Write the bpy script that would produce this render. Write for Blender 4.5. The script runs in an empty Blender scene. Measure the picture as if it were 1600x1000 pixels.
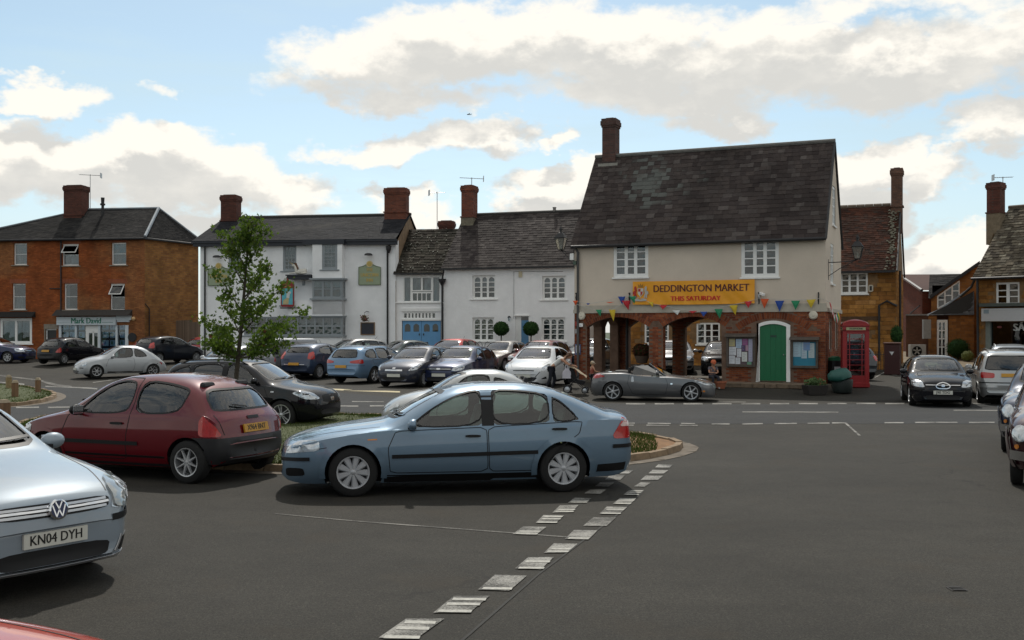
import bpy,bmesh,math,random
import numpy as np
from mathutils import Vector,Matrix
from mathutils.bvhtree import BVHTree
from mathutils import noise as mnoise
random.seed(7)
R=math.radians
SC=bpy.context.scene
COL=SC.collection
F,HY,CAMZ=1650.0,518.0,2.0
def P(px,py,Y):
 return Vector(((px-800)/F*Y,Y,CAMZ+(HY-py)/F*Y))
def ss(a,b,x):
 t=max(0.,min(1.,(x-a)/(b-a)));return t*t*(3-2*t)
def gz(x,y):
 return(.30*ss(42,56,y)+.50*ss(52,66,y)*ss(14,19,x)-.21*ss(24,31,y)*(1-ss(35.3,37.2,y))*ss(-7,-2,x)-.30*ss(36,46,y)*(1-ss(52,58,y))*(1-ss(-16,-10,x))*ss(-32,-25,x))
def G(px,py):
 Y=CAMZ*F/(py-HY)
 for _ in range(8):
  Y=.5*Y+.5*(CAMZ-gz((px-800)/F*Y,Y))*F/(py-HY)
 return Vector(((px-800)/F*Y,Y,0))
# camera
cd=bpy.data.cameras.new('camera')
cam=bpy.data.objects.new('camera',cd)
COL.objects.link(cam)
cam.location=(0,0,CAMZ)
cam.rotation_euler=(R(90),0,0)
cd.sensor_width=36
cd.lens=F/1600*36
cd.shift_y=(HY-500)/1600
cd.clip_end=6000
SC.camera=cam
# sky and sun
SUN_EL,SUN_AZ=R(50),R(-3)
SC.view_settings.view_transform='Standard'
SC.view_settings.look='None'
SC.view_settings.exposure=0.42
SC.view_settings.gamma=1.0
SC.view_settings.use_curve_mapping=False
def cloud_world():
 w=bpy.data.worlds.new('World')
 SC.world=w
 w.use_nodes=True
 nt=w.node_tree
 nt.nodes.clear()
 N,Lk=nt.nodes.new,nt.links.new
 def math_(op,a,b=None,c=None,clamp=False):
  n=N('ShaderNodeMath');n.operation=op;n.use_clamp=clamp
  for i,v in enumerate((a,b,c)):
   if v is None:continue
   if isinstance(v,(int,float)):n.inputs[i].default_value=v
   else:Lk(v,n.inputs[i])
  return n.outputs[0]
 def mixc(f,a,b):
  n=N('ShaderNodeMix');n.data_type='RGBA'
  for s,v in((0,f),(6,a),(7,b)):
   if isinstance(v,(int,float)):n.inputs[s].default_value=v
   elif isinstance(v,tuple):n.inputs[s].default_value=(*v,1)
   else:Lk(v,n.inputs[s])
  return n.outputs[2]
 def sstep(x,lo,hi):
  n=N('ShaderNodeMapRange');n.interpolation_type='SMOOTHSTEP'
  Lk(x,n.inputs[0]);n.inputs[1].default_value=lo;n.inputs[2].default_value=hi
  return n.outputs[0]
 tc=N('ShaderNodeTexCoord')
 sep=N('ShaderNodeSeparateXYZ');Lk(tc.outputs['Generated'],sep.inputs[0])
 x,y,z=sep.outputs
 az=math_('ARCTAN2',x,y)
 el=math_('ARCSINE',z)
 sky=N('ShaderNodeTexSky');sky.sky_type='NISHITA';sky.sun_disc=False
 sky.sun_elevation=SUN_EL;sky.sun_rotation=SUN_AZ
 sky.air_density=1.0;sky.dust_density=0.6;sky.ozone_density=2.0
 hsv=N('ShaderNodeHueSaturation');hsv.inputs['Hue'].default_value=0.478
 hsv.inputs['Saturation'].default_value=SKY_SAT;hsv.inputs['Value'].default_value=SKY_GAIN
 Lk(sky.outputs[0],hsv.inputs['Color'])
 k=math_('ADD',math_('MAXIMUM',z,0.0),0.16)
 cx,cy=math_('DIVIDE',x,k),math_('DIVIDE',y,k)
 def noise_at(dx,dy,scale,det,rough,dz=0.0,sy=1.0):
  c=N('ShaderNodeCombineXYZ')
  Lk(math_('ADD',math_('MULTIPLY',az,1.0),dx),c.inputs[0])
  Lk(math_('ADD',math_('MULTIPLY',el,sy),dy),c.inputs[1])
  c.inputs[2].default_value=dz
  n=N('ShaderNodeTexNoise');n.inputs['Scale'].default_value=scale
  n.inputs['Detail'].default_value=det;n.inputs['Roughness'].default_value=rough
  Lk(c.outputs[0],n.inputs['Vector'])
  return n.outputs[0]
 c=N('ShaderNodeCombineXYZ');Lk(cx,c.inputs[0]);Lk(cy,c.inputs[1])
 gen=N('ShaderNodeTexNoise');gen.inputs['Scale'].default_value=0.8
 gen.inputs['Detail'].default_value=5;gen.inputs['Roughness'].default_value=0.55
 Lk(c.outputs[0],gen.inputs['Vector'])
 away=math_('MAXIMUM',sstep(math_('ABSOLUTE',az),0.55,0.8),sstep(el,0.32,0.5))
 base=math_('MULTIPLY',math_('SUBTRACT',gen.outputs[0],0.44),5.0)
 def field(up):
  wx=math_('MULTIPLY',math_('SUBTRACT',noise_at(0,up,11,5,0.6,1.0,1.5),0.5),0.16)
  wy=math_('MULTIPLY',math_('SUBTRACT',noise_at(0,up,11,5,0.6,7.0,1.5),0.5),0.09)
  a2=math_('ADD',az,wx)
  e2=math_('ADD',math_('ADD',el,up),wy)
  out=None
  for(ca,ce,ra,re,amp)in CLOUDS:
   da=math_('DIVIDE',math_('SUBTRACT',a2,ca),ra)
   de=math_('DIVIDE',math_('SUBTRACT',e2,ce),re)
   r2=math_('ADD',math_('MULTIPLY',da,da),math_('MULTIPLY',de,de))
   g=math_('MULTIPLY',math_('SUBTRACT',1.0,r2),amp)
   out=g if out is None else math_('MAXIMUM',out,g)
  return out
 def total(up):
  fb=field(up)
  det=math_('MULTIPLY',math_('SUBTRACT',noise_at(3,2+up,26,6,0.62,3.0,1.6),0.5),1.9)
  det2=math_('MULTIPLY',math_('SUBTRACT',noise_at(5,1+up,8,4,0.55,9.0,1.9),0.5),2.4)
  fb=math_('ADD',math_('ADD',fb,det),det2)
  n=N('ShaderNodeMix');n.data_type='FLOAT'
  Lk(away,n.inputs[0]);Lk(fb,n.inputs[2]);Lk(math_('ADD',base,det),n.inputs[3])
  return n.outputs[0]
 d0=total(0.0)
 d1=total(0.03)
 dens=sstep(d0,-0.45,0.62)
 lit=sstep(math_('SUBTRACT',math_('MULTIPLY',d1,1.0),math_('MULTIPLY',d0,0.35)),-0.5,0.5)
 mott=noise_at(1,5,13,7,0.62,5.0,2.0)
 lit=math_('MULTIPLY',lit,math_('ADD',0.22,math_('MULTIPLY',mott,1.45)),None,True)
 ccol=mixc(lit,CLOUD_LIT,CLOUD_DARK)
 ve=math_('MULTIPLY',math_('SUBTRACT',1.0,sstep(el,0.0,0.18)),0.5)
 streak=math_('MULTIPLY',sstep(noise_at(2,0,4,5,0.6,2.0,6.0),0.42,0.74),0.5)
 veil=math_('MAXIMUM',ve,streak)
 base_sky=mixc(veil,hsv.outputs[0],VEIL)
 col=mixc(dens,base_sky,ccol)
 bg=N('ShaderNodeBackground');bg.inputs['Strength'].default_value=SKY_STR
 Lk(col,bg.inputs['Color'])
 out=N('ShaderNodeOutputWorld');Lk(bg.outputs[0],out.inputs[0])
def ang(px,py):
 return math.atan2(px-800,F),math.atan2(HY-py,math.hypot(F,px-800))
SKY_STR=0.1
SKY_SAT,SKY_GAIN=0.82,0.86
CLOUD_LIT=(7.9,7.55,6.85);CLOUD_DARK=(5.3,5.25,5.0);VEIL=(4.6,5.9,6.5)
CLOUDS=[]
for(px,py,rx,ry,amp)in[(600,95,140,56,1.2),(740,70,180,60,1.2),(960,80,190,66,1.3),(1190,95,170,66,1.15),(1400,105,190,58,1.15),(1060,150,170,36,.9),(1330,15,270,26,0.7),(1590,60,120,60,1.1),(700,150,240,24,.8),(60,150,66,27,1.1),(120,250,150,48,1.4),(300,280,150,56,1.4),(250,225,110,36,1.2),(60,290,150,40,1.1),(420,300,90,34,.9),(210,138,26,10,.5),(630,232,110,30,1.1),(730,215,90,32,1.2),(870,216,38,18,.9),(850,295,90,38,1.3),(930,275,90,30,1.2),(650,330,80,26,1.1),(1350,262,90,40,1.3),(1450,285,80,26,1.0),(1490,255,36,12,.6),(1580,190,95,38,1.3),(1560,225,90,18,.9),(1480,400,90,46,1.4),(1350,330,60,30,1.0),(1530,375,60,30,1.2),(300,350,200,24,.9),(1130,190,80,26,.8)]:
 a,e=ang(px,py)
 CLOUDS.append((a,e,rx/F,ry/F,amp))
cloud_world()
sl=bpy.data.lights.new('sun','SUN')
sl.energy=2.1
sl.angle=R(1.5)
sl.color=(1,.95,.86)
sun=bpy.data.objects.new('sun',sl)
COL.objects.link(sun)
sd=Vector((math.sin(SUN_AZ)*math.cos(SUN_EL),math.cos(SUN_AZ)*math.cos(SUN_EL),math.sin(SUN_EL)))
sun.rotation_euler=sd.to_track_quat('Z','Y').to_euler()
sun.location=(0,0,60)
# materials
MATS={}
def mat(name,col,rough=.6,metal=0.,coat=0.,var=.12,scale=6.,bump=0.,bscale=40.,dirt=0.,spec=.5,obj_rand=0.,emit=None,stretch=None):
 if name in MATS:return MATS[name]
 m=bpy.data.materials.new(name);m.use_nodes=True
 nt=m.node_tree;N,Lk=nt.nodes.new,nt.links.new
 b=nt.nodes['Principled BSDF']
 b.inputs['Roughness'].default_value=rough
 b.inputs['Metallic'].default_value=metal
 b.inputs['Coat Weight'].default_value=coat
 b.inputs['Coat Roughness'].default_value=.04
 b.inputs['Specular IOR Level'].default_value=spec
 tc=N('ShaderNodeTexCoord');src=tc.outputs['Object']
 if stretch:
  mp=N('ShaderNodeMapping');mp.inputs['Scale'].default_value=stretch
  Lk(src,mp.inputs[0]);src=mp.outputs[0]
 n=N('ShaderNodeTexNoise');n.inputs['Scale'].default_value=scale;n.inputs['Detail'].default_value=6
 n.inputs['Roughness'].default_value=.65
 Lk(src,n.inputs['Vector'])
 mr=N('ShaderNodeMapRange');mr.inputs[1].default_value=.3;mr.inputs[2].default_value=.7
 mr.inputs[3].default_value=1-var;mr.inputs[4].default_value=1+var
 Lk(n.outputs[0],mr.inputs[0])
 val=mr.outputs[0]
 if obj_rand:
  oi=N('ShaderNodeObjectInfo')
  r2=N('ShaderNodeMapRange');r2.inputs[3].default_value=1-obj_rand;r2.inputs[4].default_value=1+obj_rand
  Lk(oi.outputs['Random'],r2.inputs[0])
  mu=N('ShaderNodeMath');mu.operation='MULTIPLY';Lk(val,mu.inputs[0]);Lk(r2.outputs[0],mu.inputs[1])
  val=mu.outputs[0]
 h=N('ShaderNodeMix');h.data_type='RGBA';h.blend_type='MULTIPLY';h.inputs[0].default_value=1
 h.inputs[6].default_value=(*col,1);Lk(val,h.inputs[7])
 out=h.outputs[2]
 Lk(out,b.inputs['Base Color'])
 if bump:
  n2=N('ShaderNodeTexNoise');n2.inputs['Scale'].default_value=bscale;n2.inputs['Detail'].default_value=5
  Lk(src,n2.inputs['Vector'])
  bp=N('ShaderNodeBump');bp.inputs['Strength'].default_value=bump;bp.inputs['Distance'].default_value=.02
  Lk(n2.outputs[0],bp.inputs['Height']);Lk(bp.outputs[0],b.inputs['Normal'])
 MATS[name]=m
 return m
def attr_mat(name,cols,rough=.85,var=.18,spec=.12,scale=9.,bump=.3,bscale=30.,patch=None):
 if name in MATS:return MATS[name]
 m=bpy.data.materials.new(name);m.use_nodes=True
 nt=m.node_tree;N,Lk=nt.nodes.new,nt.links.new
 b=nt.nodes['Principled BSDF'];b.inputs['Roughness'].default_value=rough
 b.inputs['Specular IOR Level'].default_value=spec
 at=N('ShaderNodeAttribute');at.attribute_name='rnd'
 oi=N('ShaderNodeObjectInfo')
 mx=N('ShaderNodeMath');mx.operation='GREATER_THAN';mx.inputs[1].default_value=.0005;Lk(at.outputs['Fac'],mx.inputs[0])
 mi=N('ShaderNodeMix');mi.data_type='FLOAT';Lk(mx.outputs[0],mi.inputs[0]);Lk(oi.outputs['Random'],mi.inputs[2]);Lk(at.outputs['Fac'],mi.inputs[3])
 cr=N('ShaderNodeValToRGB');cr.color_ramp.interpolation='LINEAR'
 el=cr.color_ramp.elements
 while len(el)<len(cols):el.new(.5)
 for i,c in enumerate(cols):
  el[i].position=i/max(1,len(cols)-1);el[i].color=(*c,1)
 Lk(mi.outputs[0],cr.inputs[0])
 geo=N('ShaderNodeNewGeometry')
 n=N('ShaderNodeTexNoise');n.inputs['Scale'].default_value=scale;n.inputs['Detail'].default_value=7;n.inputs['Roughness'].default_value=.7
 Lk(geo.outputs['Position'],n.inputs['Vector'])
 n3=N('ShaderNodeTexNoise');n3.inputs['Scale'].default_value=.55;n3.inputs['Detail'].default_value=4
 Lk(geo.outputs['Position'],n3.inputs['Vector'])
 mr=N('ShaderNodeMapRange');mr.inputs[1].default_value=.3;mr.inputs[2].default_value=.7
 mr.inputs[3].default_value=1-var;mr.inputs[4].default_value=1+var;Lk(n.outputs[0],mr.inputs[0])
 mr3=N('ShaderNodeMapRange');mr3.inputs[1].default_value=.35;mr3.inputs[2].default_value=.65
 mr3.inputs[3].default_value=1-var;mr3.inputs[4].default_value=1+var;Lk(n3.outputs[0],mr3.inputs[0])
 mu=N('ShaderNodeMath');mu.operation='MULTIPLY';Lk(mr.outputs[0],mu.inputs[0]);Lk(mr3.outputs[0],mu.inputs[1])
 h=N('ShaderNodeMix');h.data_type='RGBA';h.blend_type='MULTIPLY';h.inputs[0].default_value=1
 Lk(cr.outputs[0],h.inputs[6]);Lk(mu.outputs[0],h.inputs[7])
 out=h.outputs[2]
 if patch:
  c,rad,pc=patch
  vs=N('ShaderNodeVectorMath');vs.operation='DISTANCE';Lk(geo.outputs['Position'],vs.inputs[0]);vs.inputs[1].default_value=c
  ad=N('ShaderNodeMath');ad.operation='MULTIPLY_ADD';Lk(n3.outputs[0],ad.inputs[0]);ad.inputs[1].default_value=2.6;Lk(vs.outputs[1],ad.inputs[2])
  ad2=N('ShaderNodeMath');ad2.operation='MULTIPLY_ADD';Lk(mi.outputs[0],ad2.inputs[0]);ad2.inputs[1].default_value=2.0;Lk(ad.outputs[0],ad2.inputs[2])
  st=N('ShaderNodeMapRange');st.inputs[1].default_value=rad+1.35;st.inputs[2].default_value=rad+1.85;st.inputs[3].default_value=.34;st.inputs[4].default_value=0
  Lk(ad2.outputs[0],st.inputs[0])
  h2=N('ShaderNodeMix');h2.data_type='RGBA';Lk(st.outputs[0],h2.inputs[0]);Lk(out,h2.inputs[6]);h2.inputs[7].default_value=(*pc,1)
  out=h2.outputs[2]
 Lk(out,b.inputs['Base Color'])
 if bump:
  n2=N('ShaderNodeTexNoise');n2.inputs['Scale'].default_value=bscale;n2.inputs['Detail'].default_value=4
  Lk(geo.outputs['Position'],n2.inputs['Vector'])
  bp=N('ShaderNodeBump');bp.inputs['Strength'].default_value=bump;bp.inputs['Distance'].default_value=.02
  Lk(n2.outputs[0],bp.inputs['Height']);Lk(bp.outputs[0],b.inputs['Normal'])
 MATS[name]=m
 return m
def glass_mat(name,tint=(.5,.6,.58),refl=1.0,rough=.01,body=.0,bodycol=(.02,.03,.03),bump=.12):
 if name in MATS:return MATS[name]
 m=bpy.data.materials.new(name);m.use_nodes=True
 nt=m.node_tree;nt.nodes.clear();N,Lk=nt.nodes.new,nt.links.new
 tr=N('ShaderNodeBsdfTransparent');tr.inputs[0].default_value=(*tint,1)
 df=N('ShaderNodeBsdfDiffuse');df.inputs[0].default_value=(*bodycol,1)
 m0=N('ShaderNodeMixShader');m0.inputs[0].default_value=body;Lk(tr.outputs[0],m0.inputs[1]);Lk(df.outputs[0],m0.inputs[2])
 gl=N('ShaderNodeBsdfGlossy');gl.inputs['Roughness'].default_value=rough;gl.inputs[0].default_value=(1,1,1,1)
 fr=N('ShaderNodeFresnel');fr.inputs['IOR'].default_value=1.52
 mu=N('ShaderNodeMath');mu.operation='MULTIPLY';mu.use_clamp=True;mu.inputs[1].default_value=1.7*refl;Lk(fr.outputs[0],mu.inputs[0])
 mx=N('ShaderNodeMixShader');Lk(mu.outputs[0],mx.inputs[0]);Lk(m0.outputs[0],mx.inputs[1]);Lk(gl.outputs[0],mx.inputs[2])
 o=N('ShaderNodeOutputMaterial');Lk(mx.outputs[0],o.inputs[0])
 n2=N('ShaderNodeTexNoise');n2.inputs['Scale'].default_value=1.3;n2.inputs['Detail'].default_value=1
 tc=N('ShaderNodeTexCoord');Lk(tc.outputs['Object'],n2.inputs['Vector'])
 bp=N('ShaderNodeBump');bp.inputs['Strength'].default_value=bump;bp.inputs['Distance'].default_value=.05
 Lk(n2.outputs[0],bp.inputs['Height']);Lk(bp.outputs[0],gl.inputs['Normal'])
 MATS[name]=m
 return m
# objects and meshes
def link(o,parent=None):
 COL.objects.link(o)
 if parent is not None:o.parent=parent
 return o
def tag(o,label,cat,group=None):
 o['label']=label;o['category']=cat
 if group:o['group']=group
 return o
def thing(name,label,cat,loc=(0,0,0),rz=0.,group=None):
 o=bpy.data.objects.new(name,None);COL.objects.link(o)
 o.location=loc;o.rotation_euler=(0,0,rz);o.empty_display_size=.3
 return tag(o,label,cat,group)
def smooth(me,a=38):
 me.shade_smooth();me.set_sharp_from_angle(angle=R(a))
def obj(name,me,m=None,parent=None,loc=None,sm=None):
 if isinstance(me,bmesh.types.BMesh):
  d=bpy.data.meshes.new(name);me.to_mesh(d);me.free();me=d
 if m is not None and not len(me.materials):
  for k in(m if isinstance(m,(list,tuple))else[m]):me.materials.append(k)
 if sm:smooth(me,sm)
 o=bpy.data.objects.new(name,me)
 if loc is not None:o.location=loc
 return link(o,parent)
class MB:
 def __init__(s):s.v=[];s.f=[];s.mi=[];s.rnd=[]
 def add(s,vs,fs,mi=0,rnd=None):
  n=len(s.v);s.v+=[tuple(v)for v in vs]
  for f in fs:s.f.append(tuple(i+n for i in f));s.mi.append(mi);s.rnd.append(rnd or 0.)
  return s
 def box(s,a,b,mi=0,M=None,rnd=None):
  x0,y0,z0=a;x1,y1,z1=b
  vs=[Vector(v)for v in((x0,y0,z0),(x1,y0,z0),(x1,y1,z0),(x0,y1,z0),(x0,y0,z1),(x1,y0,z1),(x1,y1,z1),(x0,y1,z1))]
  if M is not None:vs=[M@v for v in vs]
  return s.add(vs,((0,3,2,1),(4,5,6,7),(0,1,5,4),(1,2,6,5),(2,3,7,6),(3,0,4,7)),mi,rnd)
 def cbox(s,c,d,mi=0,M=None,rnd=None):
  return s.box([c[i]-d[i]/2 for i in range(3)],[c[i]+d[i]/2 for i in range(3)],mi,M,rnd)
 def tube(s,pts,r,n=8,mi=0,caps=True):
  pts=[Vector(p)for p in pts];rs=r if isinstance(r,(list,tuple))else[r]*len(pts)
  rings=[]
  prev=None
  for i,p in enumerate(pts):
   d=(pts[min(i+1,len(pts)-1)]-pts[max(i-1,0)]).normalized()
   if prev is None:
    u=d.orthogonal().normalized()
   else:
    u=(prev-d*prev.dot(d)).normalized()
   prev=u;w=d.cross(u)
   rings.append([p+(u*math.cos(2*math.pi*k/n)+w*math.sin(2*math.pi*k/n))*rs[i]for k in range(n)])
  vs=[v for rg in rings for v in rg];fs=[]
  for i in range(len(pts)-1):
   for k in range(n):
    fs.append((i*n+k,i*n+(k+1)%n,(i+1)*n+(k+1)%n,(i+1)*n+k))
  if caps:
   fs.append(tuple(reversed(range(n))));fs.append(tuple((len(pts)-1)*n+k for k in range(n)))
  return s.add(vs,fs,mi)
 def lathe(s,prof,n=20,mi=0,M=None,cap=True):
  vs=[];fs=[]
  for(r,z)in prof:
   for k in range(n):
    a=2*math.pi*k/n;vs.append(Vector((r*math.cos(a),r*math.sin(a),z)))
  for i in range(len(prof)-1):
   for k in range(n):
    fs.append((i*n+k,i*n+(k+1)%n,(i+1)*n+(k+1)%n,(i+1)*n+k))
  if cap:
   if prof[0][0]>1e-4:fs.append(tuple(reversed(range(n))))
   if prof[-1][0]>1e-4:fs.append(tuple((len(prof)-1)*n+k for k in range(n)))
  if M is not None:vs=[M@v for v in vs]
  return s.add(vs,fs,mi)
 def prism(s,poly,a,b,mi=0,M=None,axis='y',rnd=None):
  n=len(poly)
  ar=sum(poly[i][0]*poly[(i+1)%n][1]-poly[(i+1)%n][0]*poly[i][1]for i in range(n))
  if ar<0:poly=poly[::-1]
  f={'y':lambda p,t:Vector((p[0],t,p[1])),'z':lambda p,t:Vector((p[0],p[1],t)),'x':lambda p,t:Vector((t,p[0],p[1]))}[axis]
  vs=[f(p,a)for p in poly]+[f(p,b)for p in poly]
  fs=[tuple(range(n)),tuple(range(2*n-1,n-1,-1))]+[(i,i+n,(i+1)%n+n,(i+1)%n)for i in range(n)]
  if axis in 'zx':fs=[tuple(reversed(q))for q in fs]
  if M is not None:vs=[M@v for v in vs]
  return s.add(vs,fs,mi,rnd)
 def ball(s,c,r,n=10,m=7,mi=0,M=None):
  rx,ry,rz=r if isinstance(r,(tuple,list))else(r,r,r)
  vs=[];fs=[]
  for i in range(m+1):
   t=math.pi*i/m
   for k in range(n):
    a=2*math.pi*k/n
    vs.append(Vector((c[0]+rx*math.sin(t)*math.cos(a),c[1]+ry*math.sin(t)*math.sin(a),c[2]-rz*math.cos(t))))
  for i in range(m):
   for k in range(n):
    fs.append((i*n+k,i*n+(k+1)%n,(i+1)*n+(k+1)%n,(i+1)*n+k))
  if M is not None:vs=[M@v for v in vs]
  return s.add(vs,fs,mi)
 def mesh(s,name='mesh',weld=0):
  me=bpy.data.meshes.new(name)
  me.from_pydata(s.v,[],s.f)
  if any(s.mi):me.polygons.foreach_set('material_index',s.mi)
  if any(s.rnd):
   a=me.attributes.new('rnd','FLOAT','FACE');a.data.foreach_set('value',s.rnd)
  me.validate();me.update()
  if weld:
   bm=bmesh.new();bm.from_mesh(me);bmesh.ops.remove_doubles(bm,verts=bm.verts,dist=weld);bmesh.ops.recalc_face_normals(bm,faces=bm.faces)
   bm.to_mesh(me);bm.free()
  return me
 def build(s,name,m,parent=None,sm=None,weld=0,bevel=0):
  me=s.mesh(name,weld)
  if bevel:
   bm=bmesh.new();bm.from_mesh(me)
   bmesh.ops.bevel(bm,geom=list(bm.edges),offset=bevel,segments=1,affect='EDGES',profile=.5);bm.to_mesh(me);bm.free()
  return obj(name,me,m,parent,sm=sm)
_TXT={}
def text_mesh(s,size,depth=.004,bold=.0,space=1.0,align='CENTER'):
 key=(s,size,depth,bold,space,align)
 if key not in _TXT:
  c=bpy.data.curves.new('text','FONT');c.body=s;c.size=size;c.extrude=depth
  c.align_x=align;c.align_y='CENTER';c.space_character=space;c.resolution_u=3
  o=bpy.data.objects.new('text',c);COL.objects.link(o)
  dg=bpy.context.evaluated_depsgraph_get()
  me=bpy.data.meshes.new_from_object(o.evaluated_get(dg))
  bpy.data.objects.remove(o)
  if bold:
   bm=bmesh.new();bm.from_mesh(me);n=bmesh.ops.duplicate(bm,geom=list(bm.verts)+list(bm.edges)+list(bm.faces))['geom']
   nv=[v for v in n if isinstance(v,bmesh.types.BMVert)];st=set(nv)
   for v in bm.verts:v.co.x+=bold*1.6 if v in st else-bold*1.6;v.co.z+=.0006 if v in st else 0
   bm.to_mesh(me);bm.free()
  _TXT[key]=me
 return _TXT[key].copy()
def text(s,size,m,parent,M,name='lettering',depth=.004,bold=.0,sx=1.,space=1.,align='CENTER',sz=1.):
 me=text_mesh(s,size,depth,bold,space,align)
 me.transform(M@Matrix.Diagonal((sx,sz,1,1)))
 me.materials.clear()
 return obj(name,me,m,parent)
def frame(origin,right,up=(0,0,1)):
 x=Vector(right).normalized();y=Vector(up).normalized();z=x.cross(y).normalized();y=z.cross(x)
 return Matrix.Translation(origin)@Matrix((x,y,z)).transposed().to_4x4()
# motor vehicles
def pchip(pts,xs):
 x=np.array([p[0]for p in pts],float);y=np.array([p[1]for p in pts],float)
 h=np.diff(x);dl=np.diff(y)/h;d=np.zeros(len(x))
 for i in range(1,len(x)-1):
  if dl[i-1]*dl[i]>0:
   w1=2*h[i]+h[i-1];w2=h[i]+2*h[i-1]
   d[i]=(w1+w2)/(w1/dl[i-1]+w2/dl[i])
 d[0],d[-1]=dl[0],dl[-1]
 xs=np.clip(np.asarray(xs,float),x[0],x[-1])
 k=np.clip(np.searchsorted(x,xs)-1,0,len(x)-2)
 t=(xs-x[k])/h[k]
 return y[k]*(1+2*t)*(1-t)**2+h[k]*d[k]*t*(1-t)**2+y[k+1]*t*t*(3-2*t)+h[k]*d[k+1]*t*t*(t-1)
def loft(sp,inset=0.,u0=None,u1=None,zmin=None,step=.06):
 L=sp['L'];W=sp['W']/2
 a=0 if u0 is None else u0;b=L if u1 is None else u1
 us=set(np.arange(a+.03,b-.02,step).round(3))|{a,b}
 if u0 is None:us|={.01,.03,.06,.1,.14}
 if u1 is None:us|={L-.01,L-.03,L-.06,L-.1,L-.14}
 if u0 is None:
  for(u,z)in sp['top']:us.add(round(u,3))
 us=sorted(u for u in us if a<=u<=b)
 us=[u for i,u in enumerate(us)if i==0 or u-us[i-1]>.006]
 zt=pchip(sp['top'],us)-inset;zb=pchip(sp['bot'],us)+inset
 zs=pchip(sp['belt'],us);w=pchip(sp['plan'],us)*W-inset
 if zmin is not None:zb=np.maximum(zb,zmin);
 tk=sp.get('tumble',.40);crown=sp.get('crown',.045);tuck=sp.get('tuck',.10);sw=sp.get('swell',1.0)
 vs=[];NL,NU=9,14
 for i,u in enumerate(us):
  t_,b_,s_=zt[i],zb[i],min(zs[i],zt[i]-.02);s_=max(s_,b_+.03)
  h=t_-s_
  n=2.2+(sp.get('nexp',5.0)-2.2)*min(1,max(0,(h-.12)/.3))
  ring=[(0,b_),(.45*w[i],b_),(.80*w[i],b_)]
  for k in range(NL):
   t=k/(NL-1)
   y=1-tuck*max(0,1-t/.42)**1.6-.018*max(0,(t-.55)/.45)**2
   if k==0:y-=.02
   y+=.006*math.exp(-((t-.62)/.06)**2)
   ring.append((y*w[i],b_+(s_-b_)*t))
  yw=ring[-1][0]
  for k in range(1,NU+1):
   th=math.pi/2*k/NU
   sn=math.sin(th)**(2/n);cs=max(0,math.cos(th))**(2/n)
   if k==NU:cs=0;sn=1
   z=s_+h*sn
   y=yw*cs*(1-tk*max(0,min(h,.6))*sn)
   z-=crown*min(1,h/.3)*(y/w[i])**2
   ring.append((y,z))
  full=ring+[(-y,z)for(y,z)in ring[-2:0:-1]]
  bf=sp.get('bowf',.12)*max(0,1-u/(L*.42));br=sp.get('bowr',.10)*max(0,1-(L-u)/(L*.3))
  for(y,z)in full:
   q=(y/W)**2
   vs.append(Vector((L/2-u-bf*q+br*q,y,z)))
 n=len(full);fs=[]
 for i in range(len(us)-1):
  for k in range(n):
   fs.append((i*n+k,(i+1)*n+k,(i+1)*n+(k+1)%n,i*n+(k+1)%n))
 half=n//2
 for base,flip in((0,False),((len(us)-1)*n,True)):
  for k in range(half):
   q=[base+k,base+k+1,base+(n-k-1)%n,base+(n-k)%n]
   q=[x for j,x in enumerate(q)if x not in q[:j]]
   if not flip:q=q[::-1]
   fs.append(tuple(q)[::-1])
 me=bpy.data.meshes.new('body');me.from_pydata(vs,[],fs);me.validate()
 bm=bmesh.new();bm.from_mesh(me);bmesh.ops.remove_doubles(bm,verts=bm.verts,dist=.0004)
 bmesh.ops.recalc_face_normals(bm,faces=bm.faces)
 bm.to_mesh(me);bm.free()
 return me
def tobj(me):
 o=bpy.data.objects.new('cutter',me);COL.objects.link(o);return o
def clip_cell(poly,x0,x1,y0,y1):
 for ax,lim,sg in((0,x0,1),(0,x1,-1),(1,y0,1),(1,y1,-1)):
  out=[]
  if not poly:return poly
  for i in range(len(poly)):
   p,q=poly[i-1],poly[i]
   a,b=(p[ax]-lim)*sg,(q[ax]-lim)*sg
   if a>=0:out.append(p)
   if(a>=0)!=(b>=0):
    t=a/(a-b);out.append((p[0]+(q[0]-p[0])*t,p[1]+(q[1]-p[1])*t))
  poly=out
 return poly
def chaikin(pts,n=2,closed=True,r=.22):
 pts=[Vector(p)for p in pts]
 for _ in range(n):
  o=[];m=len(pts)
  for i in range(m if closed else m-1):
   a,b=pts[i],pts[(i+1)%m]
   if not closed and i==0:o.append(a)
   o.append(a.lerp(b,r))
   o.append(a.lerp(b,1-r))
   if not closed and i==m-2:o.append(b)
  pts=o
 return pts
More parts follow.
